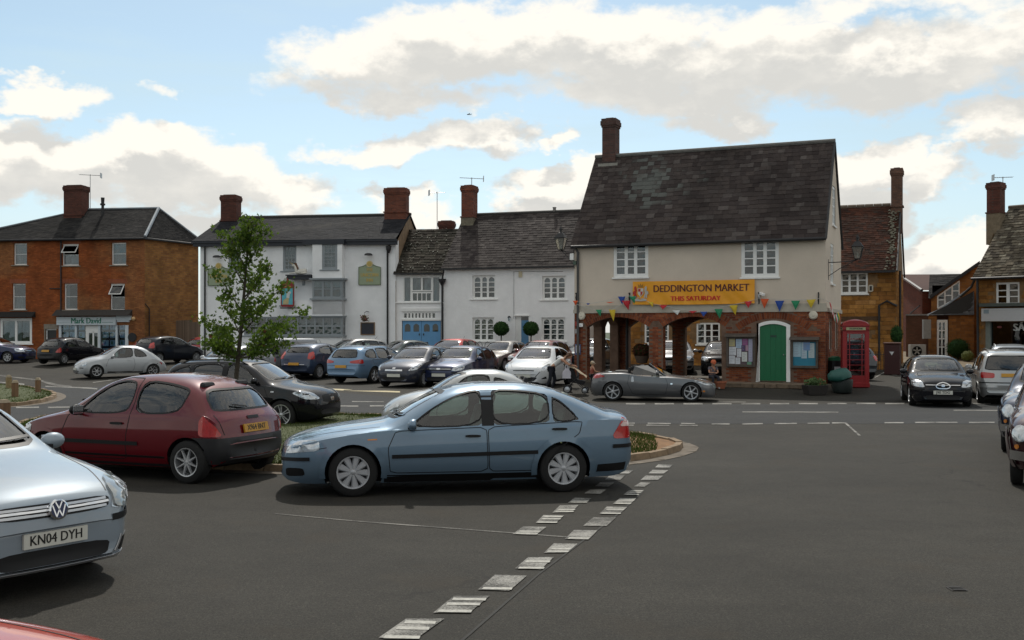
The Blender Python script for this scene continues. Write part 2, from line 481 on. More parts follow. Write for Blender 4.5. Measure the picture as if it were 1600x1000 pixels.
class Surf:
 def __init__(s,me):
  bm=bmesh.new();bm.from_mesh(me);bmesh.ops.triangulate(bm,faces=bm.faces)
  s.bvh=BVHTree.FromBMesh(bm);bm.free()
 def setdir(s,ang):
  if ang=='top':s.d=Vector((0,0,-1));s.e=Vector((1,0,0));s.n=Vector((0,1,0))
  else:
   a=R(ang);s.d=Vector((-math.cos(a),-math.sin(a),0));s.e=Vector((-math.sin(a),math.cos(a),0));s.n=Vector((0,0,1))
 def to2(s,p):return(Vector(p).dot(s.e),Vector(p).dot(s.n))
 def hit(s,a,b):
  o=s.e*a+s.n*b-s.d*6
  loc,nrm,_,dist=s.bvh.ray_cast(o,s.d)
  if loc is None:
   m=o+s.d*s.last
   loc,nrm,_,_=s.bvh.find_nearest(m)
  else:s.last=dist
  return loc,nrm
 def patch(s,pts,ang,off=.003,thick=.01,res=.06):
  s.setdir(ang);s.last=4.
  poly=[s.to2(p)for p in pts]
  ar=sum(poly[i-1][0]*poly[i][1]-poly[i][0]*poly[i-1][1]for i in range(len(poly)))
  if ar<0:poly.reverse()
  x0=min(p[0]for p in poly);x1=max(p[0]for p in poly);y0=min(p[1]for p in poly);y1=max(p[1]for p in poly)
  nx=max(1,math.ceil((x1-x0)/res));ny=max(1,math.ceil((y1-y0)/res))
  idx={};V2=[];faces=[]
  for i in range(nx):
   for j in range(ny):
    c=clip_cell(poly,x0+(x1-x0)*i/nx,x0+(x1-x0)*(i+1)/nx,y0+(y1-y0)*j/ny,y0+(y1-y0)*(j+1)/ny)
    f=[]
    for p in c:
     k=(round(p[0]*4000),round(p[1]*4000))
     if k not in idx:idx[k]=len(V2);V2.append(p)
     if not f or(f[-1]!=idx[k]):f.append(idx[k])
    if len(f)>1 and f[0]==f[-1]:f.pop()
    if len(f)>=3 and len(set(f))==len(f):faces.append(tuple(f))
  vs=[];back=[]
  for p in V2:
   loc,nr=s.hit(*p)
   if nr.dot(s.d)>0:nr=-nr
   vs.append(loc+nr*off);back.append(loc+nr*(off-thick))
  n=len(vs)
  cnt={}
  for f in faces:
   for i in range(len(f)):
    e=(f[i-1],f[i]);cnt[e]=1
  fs=list(faces)
  for(a,b)in cnt:
   if(b,a)not in cnt:fs.append((b,a,a+n,b+n))
  me=bpy.data.meshes.new('patch');me.from_pydata(vs+back,[],fs);me.validate();
  bm=bmesh.new();bm.from_mesh(me);bmesh.ops.delete(bm,geom=[v for v in bm.verts if not v.link_faces],context='VERTS');bm.to_mesh(me);bm.free()
  smooth(me,35)
  return me
 def ribbon(s,pts,ang,width=.008,off=.002,closed=False,res=.05,thick=.006):
  s.setdir(ang);s.last=4.
  q=[Vector((*s.to2(p),0))for p in pts]
  if closed:q.append(q[0])
  out=[]
  for i in range(len(q)-1):
   d=(q[i+1]-q[i]).length;k=max(1,math.ceil(d/res))
   for j in range(k):out.append(q[i].lerp(q[i+1],j/k))
  out.append(q[-1])
  n=len(out);vs=[];fs=[]
  for i in range(n):
   if closed:d=out[(i+1)%(n-1)]-out[(i-1)%(n-1)]
   else:d=out[min(i+1,n-1)]-out[max(i-1,0)]
   d.normalize();nn=Vector((-d.y,d.x,0))*width/2
   for sg in(1,-1):
    p=out[i]+nn*sg
    loc,nr=s.hit(p.x,p.y)
    if nr.dot(s.d)>0:nr=-nr
    vs+=[loc+nr*off,loc+nr*(off-thick)]
  for i in range(n-1):
   a,b=i*4,(i+1)*4
   fs+=[(a,a+2,b+2,b),(a+1,a,b,b+1),(a+2,a+3,b+3,b+2)]
  me=bpy.data.meshes.new('ribbon');me.from_pydata(vs,[],fs);me.validate()
  bm=bmesh.new();bm.from_mesh(me);bmesh.ops.recalc_face_normals(bm,faces=bm.faces)
  bm.to_mesh(me);bm.free()
  smooth(me,35)
  return me
def wheel_meshes(r,w,spokes=7,style='alloy',rimr=.66):
 ry=Matrix.Rotation(-math.pi/2,4,'X')
 rr=r*rimr
 t=MB();t.lathe([(rr,-w/2),(r*.90,-w/2),(r*.975,-w*.42),(r,-w*.3),(r,w*.3),(r*.975,w*.42),(r*.92,w/2),(rr*1.05,w/2+.004),(rr*.98,w/2-.012),(rr*.95,w*.1)],36,M=ry,cap=False)
 tm=t.mesh('tyre');smooth(tm,40)
 b=MB()
 b.lathe([(rr*1.0,w/2-.004),(rr*1.01,w/2+.006),(rr*.93,w/2+.004),(rr*.90,w/2-.03),(rr*.86,w*.05)],36,M=ry,cap=False)
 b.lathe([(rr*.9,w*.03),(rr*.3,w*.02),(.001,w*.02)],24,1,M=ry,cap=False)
 hub=rr*.20
 b.lathe([(hub,w*.05),(hub,w/2-.012),(hub*.7,w/2-.004),(.001,w/2-.002)],16,M=ry)
 for k in range(spokes):
  rot=Matrix.Rotation(2*math.pi*k/spokes+.3,4,'Y')
  if style=='trim':w0,w1=rr*.11,rr*.235
  elif style=='star':w0,w1=rr*.13,rr*.045
  else:w0,w1=rr*.13,rr*.10
  subs=[0]if style!='twin' else[-.16,.16]
  for sgl in subs:
   y0=w/2-.016;y1=w/2-.008 if style=='trim' else w/2-.002
   a,c=hub*.8,rr*.93
   sh=sgl*rr
   if style=='twin':w0,w1=rr*.055,rr*.05
   poly=[(-w0+sh*.3,a),(w0+sh*.3,a),(w1+sh,c),(-w1+sh,c)]
   m=(-w0*.5+sh*.3,a),(w0*.5+sh*.3,a),(w1*.6+sh,c),(-w1*.6+sh,c)
   vs=[Vector((p[0],y0-.012,p[1]))for p in poly]+[Vector((p[0],y1,p[1]))for p in m]
   b.add([rot@v for v in vs],[(4,7,6,5),(0,4,5,1),(1,5,6,2),(2,6,7,3),(3,7,4,0)])
 rm=b.mesh('rim');smooth(rm,30)
 bm=bmesh.new();bm.from_mesh(rm);bmesh.ops.recalc_face_normals(bm,faces=bm.faces);bm.to_mesh(rm);bm.free()
 return tm,rm
def paint(name,col,metal=.35,rough=.38):
 dk=max(col)<.03
 return mat('paint_'+name,col,rough,0 if dk else metal,.75 if dk else 1.0,var=.03,scale=3,spec=.03 if dk else.2)
def car_mats():
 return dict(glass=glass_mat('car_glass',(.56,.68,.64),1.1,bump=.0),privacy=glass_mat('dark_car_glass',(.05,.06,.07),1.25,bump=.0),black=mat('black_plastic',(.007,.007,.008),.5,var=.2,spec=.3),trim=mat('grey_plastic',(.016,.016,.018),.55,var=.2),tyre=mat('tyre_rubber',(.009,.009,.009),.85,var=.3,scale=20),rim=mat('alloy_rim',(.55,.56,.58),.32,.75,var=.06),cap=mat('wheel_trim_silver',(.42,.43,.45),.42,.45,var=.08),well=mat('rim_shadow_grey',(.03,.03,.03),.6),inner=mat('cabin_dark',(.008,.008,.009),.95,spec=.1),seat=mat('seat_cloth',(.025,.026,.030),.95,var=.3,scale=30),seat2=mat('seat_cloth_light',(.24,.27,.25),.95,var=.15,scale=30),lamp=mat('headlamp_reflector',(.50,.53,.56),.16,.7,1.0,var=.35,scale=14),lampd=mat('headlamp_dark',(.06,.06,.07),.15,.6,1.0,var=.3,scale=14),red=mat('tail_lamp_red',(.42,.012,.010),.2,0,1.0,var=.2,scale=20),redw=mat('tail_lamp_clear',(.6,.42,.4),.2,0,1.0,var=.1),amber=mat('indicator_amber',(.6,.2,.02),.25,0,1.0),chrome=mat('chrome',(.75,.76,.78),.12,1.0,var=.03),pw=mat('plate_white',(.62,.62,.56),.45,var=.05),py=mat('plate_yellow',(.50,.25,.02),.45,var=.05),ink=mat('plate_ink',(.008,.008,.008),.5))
def cut_body(sp):
 base=loft(sp);surf=Surf(base)
 for jit in(0.,.013,-.021,.034,-.047):
  me=cut_try(sp,base.copy(),jit)
  if me.vertices and max(abs(v.co.x)for v in me.vertices)<sp['L']/2+.05 and len(me.polygons)>2500:break
 me.materials.clear();me.materials.append(None);me.materials.append(None)
 bvh=surf.bvh
 for p in me.polygons:
  _,_,_,d=bvh.find_nearest(p.center)
  nz=p.normal.z
  p.material_index=1 if(d>.012 or(nz<-.75 and p.center.z<.5))else 0
 smooth(me,32)
 return me,surf
def cut_try(sp,base,jit):
 L,W=sp['L'],sp['W']/2
 o=tobj(base);cutters=[]
 def cutter(mb):
  me=mb.mesh('cut');bm=bmesh.new();bm.from_mesh(me);bmesh.ops.recalc_face_normals(bm,faces=bm.faces);bm.to_mesh(me);bm.free()
  c=tobj(me);cutters.append(c)
  m=o.modifiers.new('cut','BOOLEAN');m.operation='DIFFERENCE';m.object=c;m.solver='FAST'
 ra=sp['r']+sp.get('gap',.045)
 mb=MB();ry=Matrix.Rotation(math.pi/2,4,'X')
 for u in(sp['fo'],sp['fo']+sp['wb']):
  for sg in(1,-1):
   pr=[(ra*math.cos(R(t)),ra*math.sin(R(t)))for t in range(0,360,10)]
   mb.prism([(L/2-u+a,sp['r']+b*.98)for a,b in pr],sg*(W-.27),sg*(W+.3))
 cutter(mb)
 x0,x1=sp['cab'];x0+=jit*.5;x1+=jit*.3
 cav=loft(sp,.045,x0,x1,zmin=sp.get('floor',.42))
 c=tobj(cav);cutters.append(c)
 m=o.modifiers.new('cut','BOOLEAN');m.operation='DIFFERENCE';m.object=c;m.solver='FAST'
 if sp.get('sw'):
  mb=MB()
  for poly in sp['sw']:
   q=[(L/2-p.x,p.y)for p in chaikin([(a,b,0)for a,b in poly],2,r=sp.get('swr',.12))]
   mb.prism(q,-W-.2,W+.2)
  cutter(mb)
 for key,sgn in(('ws',1),('rs',-1)):
  if not sp.get(key):continue
  poly=[(a,b)for a,b in sp[key]]
  q=[(p.x,p.y)for p in chaikin([(a,b,0)for a,b in poly+[(-a,b)for a,b in reversed(poly)]],2,r=.10)]
  mb=MB();xm=L/2-(x0+x1)/2+jit
  mb.prism(q,xm,xm+sgn*3.2,axis='x')
  cutter(mb)
 dg=bpy.context.evaluated_depsgraph_get()
 me=bpy.data.meshes.new_from_object(o.evaluated_get(dg))
 for c in cutters+[o]:bpy.data.objects.remove(c)
 return me
BODIES={}
def get_body(sp):
 k=sp['id']
 if k not in BODIES:BODIES[k]=cut_body(sp)
 me,s=BODIES[k]
 return me.copy(),s
def make_car(sp,name,label,cat,pmat,loc,heading,front_plate=None,rear_plate=None,group=None,extras=None,lamp_dark=False,scale=1.):
 M_=car_mats();L,W=sp['L'],sp['W']/2;X=lambda u:L/2-u
 root=thing(name,label,cat,(loc[0],loc[1],loc[2]if len(loc)>2 else 0),R(heading),group)
 root.scale=(scale,)*3
 me,sf=get_body(sp)
 me.materials[0]=pmat;me.materials[1]=M_['inner']
 body=obj('body',me,None,root)
 def P3(pts,side=1):return[(X(p[0]),p[1]*side,p[2])for p in pts]
 def sidepts(poly,side=1):return[(X(u),side*W,z)for u,z in poly]
 def add(nm,pts,ang,m,off=.004,thick=.012,res=.06,parent=root,mirror=True,rd=2,rr=.15):
  out=[]
  for sg in((1,-1)if mirror else(1,)):
   a=ang if ang=='top' else ang*sg
   q=P3(pts,sg)
   if rd:q=chaikin(q,rd,r=rr)
   out.append(obj(nm,sf.patch(q,a,off,thick,res),m,parent))
  return out
 def rib(nm,pts,ang,m,width=.01,off=.003,closed=False,parent=root,mirror=True,rd=0):
  out=[]
  for sg in((1,-1)if mirror else(1,)):
   a=ang if ang=='top' else ang*sg
   q=P3(pts,sg)
   if rd:q=chaikin(q,rd,closed)
   out.append(obj(nm,sf.ribbon(q,a,width,off,closed),m,parent))
  return out
 gm=M_['glass'];gr=M_[sp.get('rearglass','glass')]
 for i,poly in enumerate(sp.get('sw',[])):
  q=[(u,W,z)for u,z in poly]
  gmat=gm if i<sp.get('nclear',1)else gr
  for o in add('side_window',q,90,gmat,-.010,.004,.12,rd=2,rr=sp.get('swr',.12)):pass
  for o in rib('window_seal',q,90,M_['black'],sp.get('seal',.022),.001,True,rd=2):pass
 for key,a,nm,g in(('ws',0,'windscreen',gm),('rs',180,'rear_window',gr)):
  if not sp.get(key):continue
  pl=sp[key];q3=[(0 if a==0 else L,y,z)for y,z in pl+[(-y,z)for y,z in reversed(pl)]]
  add(nm,q3,a,g,-.008,.004,.10,mirror=False,rd=2,rr=.10)
  rib('window_seal',chaikin(q3,2,True,.10),a,M_['black'],.026,.001,True,mirror=False)
  if sp.get('wipers',1):
   z0=min(z for _,z in pl)
   if a==0:rib('wiper',[(0,-.5,z0+.03),(0,.08,z0+.05)],0,M_['black'],.02,.02,mirror=False);rib('wiper',[(0,.05,z0+.03),(0,.60,z0+.05)],0,M_['black'],.02,.02,mirror=False)
   else:rib('wiper',[(L,0,z0+.02),(L,.28,z0+.06)],180,M_['black'],.02,.02,mirror=False)
 if sp.get('pillar'):
  for poly in sp['pillar']:
   add('door_pillar',[(u,W,z)for u,z in poly],90,M_['black'],.002,.01,.08,rd=0)
 for k,poly in enumerate(sp.get('doors',[])):
  q=[(u,W,z)for u,z in poly]
  rib('door_seam',chaikin([(a_,b_,c_)for a_,b_,c_ in q],2,True,.07),90,M_['black'],.010,.0025,True)
 for k,(u,z)in enumerate(sp.get('handles',[])):
  hb=add('door_handle',[(u-.10,W,z-.016),(u+.10,W,z-.016),(u+.10,W,z+.018),(u-.10,W,z+.018)],90,M_[sp.get('hmat','black')]if sp.get('hmat')!='paint' else pmat,.030,.034,.05,rd=2,rr=.2)
 if sp.get('bonnet'):
  rib('bonnet_seam',sp['bonnet'],'top',M_['black'],.010,.002,mirror=True)
 if sp.get('bumpseam'):
  for q,a in sp['bumpseam']:rib('bumper_seam',q,a,M_['black'],.009,.002)
 for nm,pts,a,mm,kw in sp.get('patches',[])+(extras or[]):
  m_=pmat if mm=='paint' else(M_[mm]if isinstance(mm,str)else mm)
  if lamp_dark and mm=='lamp':m_=M_['lampd']
  kw=dict(kw);w_=kw.pop('ribbon',None)
  if w_:rib(nm,pts,a,m_,w_,**kw)
  else:add(nm,pts,a,m_,**kw)
 if sp.get('lip',1):
  ra=sp['r']+sp.get('gap',.045)+.018
  for u in(sp['fo'],sp['fo']+sp['wb']):
   zc=sp['r'];z0=max(.24,pchip(sp['bot'],[u])[0]+.05)
   a0=math.asin(min(.9,max(-.9,(z0-zc)/ra)))
   pts=[(u-ra*math.cos(a0+(math.pi-2*a0)*t/18),W,zc+ra*math.sin(a0+(math.pi-2*a0)*t/18))for t in range(19)]
   rib('wheel_arch',pts,90,pmat if sp.get('lipm','paint')=='paint' else M_['trim'],sp.get('lipw',.04),sp.get('lipo',.010))
 for s_,a,m_,nm in((front_plate,0,'pw','front'),(rear_plate,180,'py','rear')):
  if s_ is None:continue
  z=sp['platez'][0 if a==0 else 1]
  sf.setdir(a);sf.last=4.;loc_,nr=sf.hit(0,z)
  sgn=1 if a==0 else-1
  n_=Vector((sgn,0,max(-.35,min(.35,nr.z)))).normalized()
  fr=frame(loc_+n_*.03,Vector((0,sgn,0)),Vector((0,0,1))-n_*n_.z)
  b=MB();b.cbox((0,0,-.012),(.52,.112,.024),M=fr);pl=b.build('number_plate',M_[m_],root)
  if s_:text(s_,.105,M_['ink'],pl,fr@Matrix.Translation((0,0,.0015)),'lettering',.001,.0009,sx=.47/(.068*len(s_))if len(s_)>5 else 1)
 if sp.get('mirror'):
  u,z=sp['mirror']
  for sg in(1,-1):
   b=MB();b.ball((X(u),sg*(W+.07),z),(.075,.115,.075),14,8)
   me_=b.mesh('mirror')
   for v in me_.vertices:
    if v.co.x<X(u)-.03:v.co.x=X(u)-.03
   me_.update();smooth(me_,50)
   mo=obj('wing_mirror',me_,pmat if sp.get('mirm','paint')=='paint' else M_['black'],root)
   b=MB();b.cbox((X(u)+.02,sg*(W-.045),z-.045),(.09,.16,.04));b.build('mirror_arm',M_['black'],mo)
   b=MB();b.cbox((X(u)-.032,sg*(W+.07),z),(.006,.18,.11));b.build('mirror_glass',M_['chrome'],mo,bevel=.002)
 tm,rm=wheel_meshes(sp['r'],sp.get('tw',.20),*sp.get('wheel',(7,'alloy')))
 if not len(tm.materials):tm.materials.append(M_['tyre']);rm.materials.append(M_[sp.get('rimm','rim')]);rm.materials.append(M_['well'])
 for u in(sp['fo'],sp['fo']+sp['wb']):
  for sg in(1,-1):
   o=bpy.data.objects.new('wheel',tm);link(o,root)
   o.location=(X(u),sg*(W-sp.get('tw',.20)/2-sp.get('win',.025)),sp['r'])
   o.rotation_euler=(0,random.uniform(0,1.2),0 if sg>0 else math.pi)
   link(bpy.data.objects.new('rim',rm),o)
 fl=sp.get('floor',.42)
 sx=M_[sp.get('seatm','seat')]
 zh=sp.get('seatz',0)
 for su in sp.get('seats',[]):
  for sg in(1,-1):
   b=MB();x=X(su)
   rot=Matrix.Translation((x,sg*.36,fl+.05))@Matrix.Rotation(R(-18),4,'Y')
   b.cbox((.25,0,.08),(.50,.46,.16),M=Matrix.Translation((x,sg*.36,fl+.06)))
   b.cbox((0,0,.36),(.12,.44,.62),M=rot)
   seat=b.build('seat',sx,root,bevel=.03)
   b=MB();b.cbox((0,0,.80),(.09,.25,.17),M=rot);b.build('headrest',sx,seat,bevel=.025)
 if sp.get('steer'):
  u,z=sp['steer']
  b=MB();fr=Matrix.Translation((X(u),-.36,z))@Matrix.Rotation(R(65),4,'Y')
  b.tube([fr@Vector((.18*math.cos(t*math.pi/8),.18*math.sin(t*math.pi/8),0))for t in range(17)],.014,6)
  b.tube([fr@Vector((-.17,0,0)),fr@Vector((.17,0,0))],.014,5);b.build('steering_wheel',M_['black'],root)
  b=MB();b.cbox((X(u)+.28,0,z-.12),(.42,1.2,.16));b.build('dashboard',M_['black'],root,bevel=.02)
 if sp.get('rails'):
  u0,u1=sp['rails']
  for sg in(1,-1):
   b=MB();pts=[]
   for t in range(9):
    u=u0+(u1-u0)*t/8
    sf.setdir('top');sf.last=4.;l_,_=sf.hit(X(u),sg*W*.64)
    pts.append(l_+Vector((0,0,.05 if 0<t<8 else-.005)))
   b.tube(pts,.016,6);b.build('roof_rail',M_[sp.get('railm','black')],root,sm=40)
 if sp.get('aerial'):
  u=sp['aerial'];sf.setdir('top');sf.last=4.;l_,_=sf.hit(X(u),0)
  b=MB();b.tube([l_,l_+Vector((-.14,0,.16))],.006,5);b.build('aerial',M_['black'],root)
 return root,sf
PLAN=lambda L,f=.62,r=.74:[(0,f),(.04,f+.10),(.10,f+.17),(.22,.90),(.45,.965),(.9,.99),(L*.45,1.0),(L-.9,.985),(L-.45,.96),(L-.2,.92),(L-.07,.85),(L,r)]
SP={}
def spec(id,**k):
 k['id']=id;k.setdefault('plan',PLAN(k['L']));SP[id]=k
 return k
def variant(id,src,**k):
 d=dict(SP[src]);d.update(k);d['id']=id if any(q in k for q in('L','W','top','bot','belt','plan','sw','ws','rs','r','wb','fo','cab'))else d['id']
 SP[id]=d;return d
spec('fam',L=4.73,W=1.81,r=.318,wb=2.754,fo=.955,gap=.062,tw=.20,win=.03,top=[(0,.50),(.02,.60),(.06,.665),(.16,.725),(.40,.80),(.80,.875),(1.20,.925),(1.36,.95),(1.75,1.165),(2.1,1.325),(2.35,1.395),(2.7,1.43),(3.1,1.43),(3.5,1.385),(3.9,1.275),(4.28,1.115),(4.42,1.06),(4.60,1.03),(4.66,1.0),(4.70,.85),(4.73,.62)],bot=[(0,.26),(.08,.20),(.3,.17),(4.4,.19),(4.65,.25),(4.73,.36)],belt=[(0,.48),(.06,.60),(.3,.70),(.8,.79),(1.3,.845),(1.9,.875),(2.8,.90),(3.6,.925),(4.2,.955),(4.66,.94),(4.73,.60)],cab=(1.45,4.20),floor=.40,ws=[(.62,.985),(.50,1.325)],rs=[(.56,1.13),(.50,1.32)],sw=[[(1.66,.885),(2.64,.90),(2.62,1.345),(2.45,1.330),(2.20,1.240),(1.95,1.105)],[(2.76,.902),(3.52,.93),(3.52,1.29),(3.1,1.345),(2.76,1.35)],[(3.57,.932),(3.93,.958),(3.72,1.175),(3.57,1.265)]],nclear=3,swr=.08,seal=.018,pillar=[[(2.62,.895),(2.78,.897),(2.78,1.35),(2.62,1.35)]],doors=[[(1.43,.30),(1.40,.62),(1.50,.84),(2.68,.88),(2.70,.30)],[(2.72,.30),(2.70,.88),(3.96,.94),(3.92,.78),(3.66,.60),(3.44,.30)]],handles=[(2.50,.765),(3.65,.84)],hmat='black',mirror=(1.72,.93),bonnet=[(.28,.62),(.7,.66),(1.28,.70)]and[(.30,.60,0),(.8,.68,0),(1.30,.74,0)],wheel=(9,'trim'),rimm='cap',platez=(.42,.62),seats=(2.55,3.55),seatm='seat2',steer=(1.95,.86),lipw=.075,lipo=.012,aerial=3.4,patches=[('headlamp',[(.02,.60,.56),(.02,.80,.56),(.52,.88,.60),(.50,.88,.735),(.16,.74,.715),(.05,.62,.67)],42,'lamp',dict(off=.006)),('grille',[(0,-.34,.50),(0,.34,.50),(0,.42,.64),(0,-.42,.64)],0,'black',dict(mirror=False)),('lower_grille',[(0,-.5,.26),(0,.5,.26),(0,.55,.36),(0,-.55,.36)],0,'black',dict(mirror=False)),('fog_lamp_recess',[(.1,.62,.26),(.3,.86,.28),(.28,.87,.38),(.1,.64,.37)],50,'black',{}),('bumper_strip',[(.0,.50,.475),(.34,.93,.495)],50,'black',dict(ribbon=.045,off=.012)),('side_moulding',[(1.45,.9,.515),(3.36,.9,.545)],90,'black',dict(ribbon=.05,off=.014)),('bumper_strip',[(4.42,.9,.60),(4.72,.6,.60)],130,'black',dict(ribbon=.05,off=.012)),('tail_lamp',[(4.38,.9,.70),(4.66,.72,.70),(4.68,.70,.86),(4.56,.8,1.0)],125,'red',dict(off=.008)),('tail_lamp_lens',[(4.50,.86,.86),(4.68,.70,.86),(4.58,.78,.965)],125,'redw',dict(off=.012,rd=1)),('sill',[(1.35,.9,.225),(3.42,.9,.225)],90,'black',dict(ribbon=.10,off=.004)),('rear_valance',[(4.2,.9,.26),(4.6,.8,.27),(4.6,.8,.38),(4.2,.9,.36)],115,'black',dict(rd=0)),('indicator',[(1.14,.9,.735),(1.26,.9,.74)],90,'amber',dict(ribbon=.018,off=.006)),('front_wing_seam',[(.36,.9,.60),(.62,.9,.64)],90,'black',dict(ribbon=.008))])
spec('supermini',L=3.77,W=1.64,r=.285,wb=2.472,fo=.745,tw=.185,top=[(0,.50),(.02,.60),(.07,.66),(.2,.74),(.5,.84),(.85,.92),(.98,.96),(1.35,1.16),(1.7,1.335),(1.95,1.395),(2.4,1.42),(2.8,1.395),(3.15,1.325),(3.36,1.22),(3.52,1.04),(3.60,.93),(3.68,.84),(3.73,.66),(3.77,.52)],bot=[(0,.26),(.08,.20),(.3,.18),(3.5,.20),(3.7,.27),(3.77,.34)],belt=[(0,.48),(.07,.58),(.3,.70),(.8,.81),(1.2,.865),(2.4,.885),(3.1,.90),(3.5,.90),(3.68,.80),(3.77,.50)],cab=(1.12,3.42),floor=.42,ws=[(.60,.985),(.50,1.32)],rs=[(.60,.95),(.57,1.10),(.50,1.19),(.40,1.22)],sw=[[(1.33,.885),(2.20,.90),(2.27,1.10),(2.25,1.30),(2.02,1.335),(1.80,1.28),(1.55,1.10)],[(2.34,.90),(3.06,.92),(3.16,1.16),(3.12,1.235),(2.8,1.30),(2.36,1.335)]],nclear=2,swr=.14,doors=[[(1.10,.28),(1.06,.6),(1.18,.84),(1.55,1.12),(1.78,1.30),(2.02,1.365),(2.30,1.36),(2.31,1.05),(2.22,.6),(2.2,.28)]],handles=[(2.06,.76)],mirror=(1.42,.93),mirm='black',bonnet=[(.2,.5,0),(.6,.62,0),(.98,.66,0)],wheel=(8,'star'),platez=(.42,.70),seats=(2.15,2.95),steer=(1.6,.87),aerial=1.9,patches=[('headlamp',[(.02,.45,.52),(.4,.82,.58),(.42,.82,.70),(.25,.70,.73),(.06,.5,.66)],40,'lamp',dict(off=.006)),('grille',[(0,-.28,.52),(0,.28,.52),(0,.36,.60),(0,-.36,.60)],0,'black',dict(mirror=False)),('bumper',[(0,.0,.24),(.75,.9,.24),(.42,.9,.47),(0,0,.47)],45,'trim',dict(rd=0,off=.006)),('side_moulding',[(.98,.8,.50),(1.1,.8,.50),(2.42,.8,.50)],90,'black',dict(ribbon=.05,off=.012)),('sill',[(1.02,.9,.27),(2.95,.9,.27)],90,'black',dict(ribbon=.14,off=.004)),('rear_bumper',[(2.92,.8,.62),(3.30,.84,.60),(3.77,.5,.60),(3.77,0,.60),(3.77,0,.27),(3.5,.8,.25),(3.32,.84,.24),(3.50,.83,.32),(3.52,.83,.40),(3.4,.83,.56)]and[(3.56,.8,.26),(3.77,0,.26),(3.77,0,.60),(3.56,.8,.60)],150,'trim',dict(rd=0,off=.012)),('rear_bumper_side',[(3.40,.8,.56),(3.62,.8,.30),(3.64,.8,.60),(3.30,.8,.61)],100,'trim',dict(rd=0,off=.012)),('tail_lamp',[(3.42,.8,.62),(3.66,.62,.62),(3.62,.68,.74),(3.52,.74,.84),(3.47,.77,.90),(3.42,.79,.82)],130,'red',dict(off=.010)),('tailgate_seam',[(3.7,.60,.64),(3.6,.66,.90)],165,'black',dict(ribbon=.010)),('tailgate_handle',[(3.7,-.12,.84),(3.7,.12,.84)],180,'black',dict(ribbon=.035,off=.012,mirror=False))])
spec('compact',L=4.20,W=1.76,r=.31,wb=2.578,fo=.87,tw=.195,gap=.04,top=[(0,.52),(.02,.64),(.05,.70),(.12,.76),(.35,.84),(.7,.91),(1.05,.965),(1.2,1.0),(1.6,1.21),(1.95,1.38),(2.2,1.45),(2.6,1.48),(3.1,1.465),(3.6,1.40),(3.78,1.33),(3.98,1.08),(4.08,.95),(4.14,.80),(4.20,.60)],bot=[(0,.24),(.08,.18),(.3,.16),(3.9,.20),(4.12,.27),(4.20,.34)],belt=[(0,.50),(.05,.64),(.3,.74),(.8,.84),(1.3,.90),(2.2,.93),(3.2,.96),(3.8,.98),(4.08,.90),(4.20,.58)],cab=(1.34,3.80),floor=.43,ws=[(.66,1.02),(.54,1.39)],rs=[(.58,1.06),(.50,1.33)],sw=[[(1.58,.94),(2.44,.95),(2.44,1.375),(2.2,1.37),(1.92,1.24)],[(2.54,.95),(3.18,.965),(3.30,1.15),(3.26,1.36),(2.54,1.385)],[(3.27,.97),(3.60,.99),(3.66,1.14),(3.60,1.27),(3.36,1.34)]],nclear=3,swr=.10,pillar=[[(2.42,.945),(2.56,.945),(2.56,1.38),(2.42,1.38)]],doors=[[(1.30,.26),(1.26,.6),(1.38,.88),(2.49,.91),(2.50,.26)],[(2.52,.26),(2.51,.91),(3.56,.95),(3.40,.66),(3.16,.5),(3.06,.26)]],handles=[(2.30,.80),(3.28,.83)],hmat='paint',mirror=(1.62,1.0),bonnet=[(.14,.50,0),(.6,.64,0),(1.2,.73,0)],wheel=(7,'alloy'),platez=(.44,.66),seats=(2.35,3.25),steer=(1.85,.93),aerial=3.5,patches=[('headlamp',[(.05,.47,.58),(.35,.86,.62),(.46,.87,.76),(.3,.78,.80),(.12,.58,.745)],38,'lamp',dict(off=.006)),('grille',[(0,-.46,.60),(0,.46,.60),(0,.50,.70),(0,-.50,.70)],0,'black',dict(mirror=False)),('grille_bar',[(0,-.47,.652),(0,.47,.652)],0,'chrome',dict(ribbon=.016,off=.014,mirror=False)),('lower_grille',[(0,-.44,.23),(0,.44,.23),(0,.48,.36),(0,-.48,.36)],0,'black',dict(mirror=False)),('fog_lamp_recess',[(.1,.54,.24),(.26,.80,.25),(.26,.80,.36),(.1,.56,.35)],35,'black',{}),('bumper_strip',[(.02,.52,.52),(.4,.90,.53)],45,'black',dict(ribbon=.05,off=.010)),('rear_bumper_strip',[(3.85,.9,.56),(4.18,.5,.55)],135,'black',dict(ribbon=.05,off=.010)),('tail_lamp',[(3.86,.85,.78),(4.1,.62,.78),(4.06,.60,.97),(3.92,.74,1.0)],135,'red',dict(off=.010)),('sill',[(1.2,.9,.22),(3.1,.9,.22)],90,'black',dict(ribbon=.09,off=.004))])
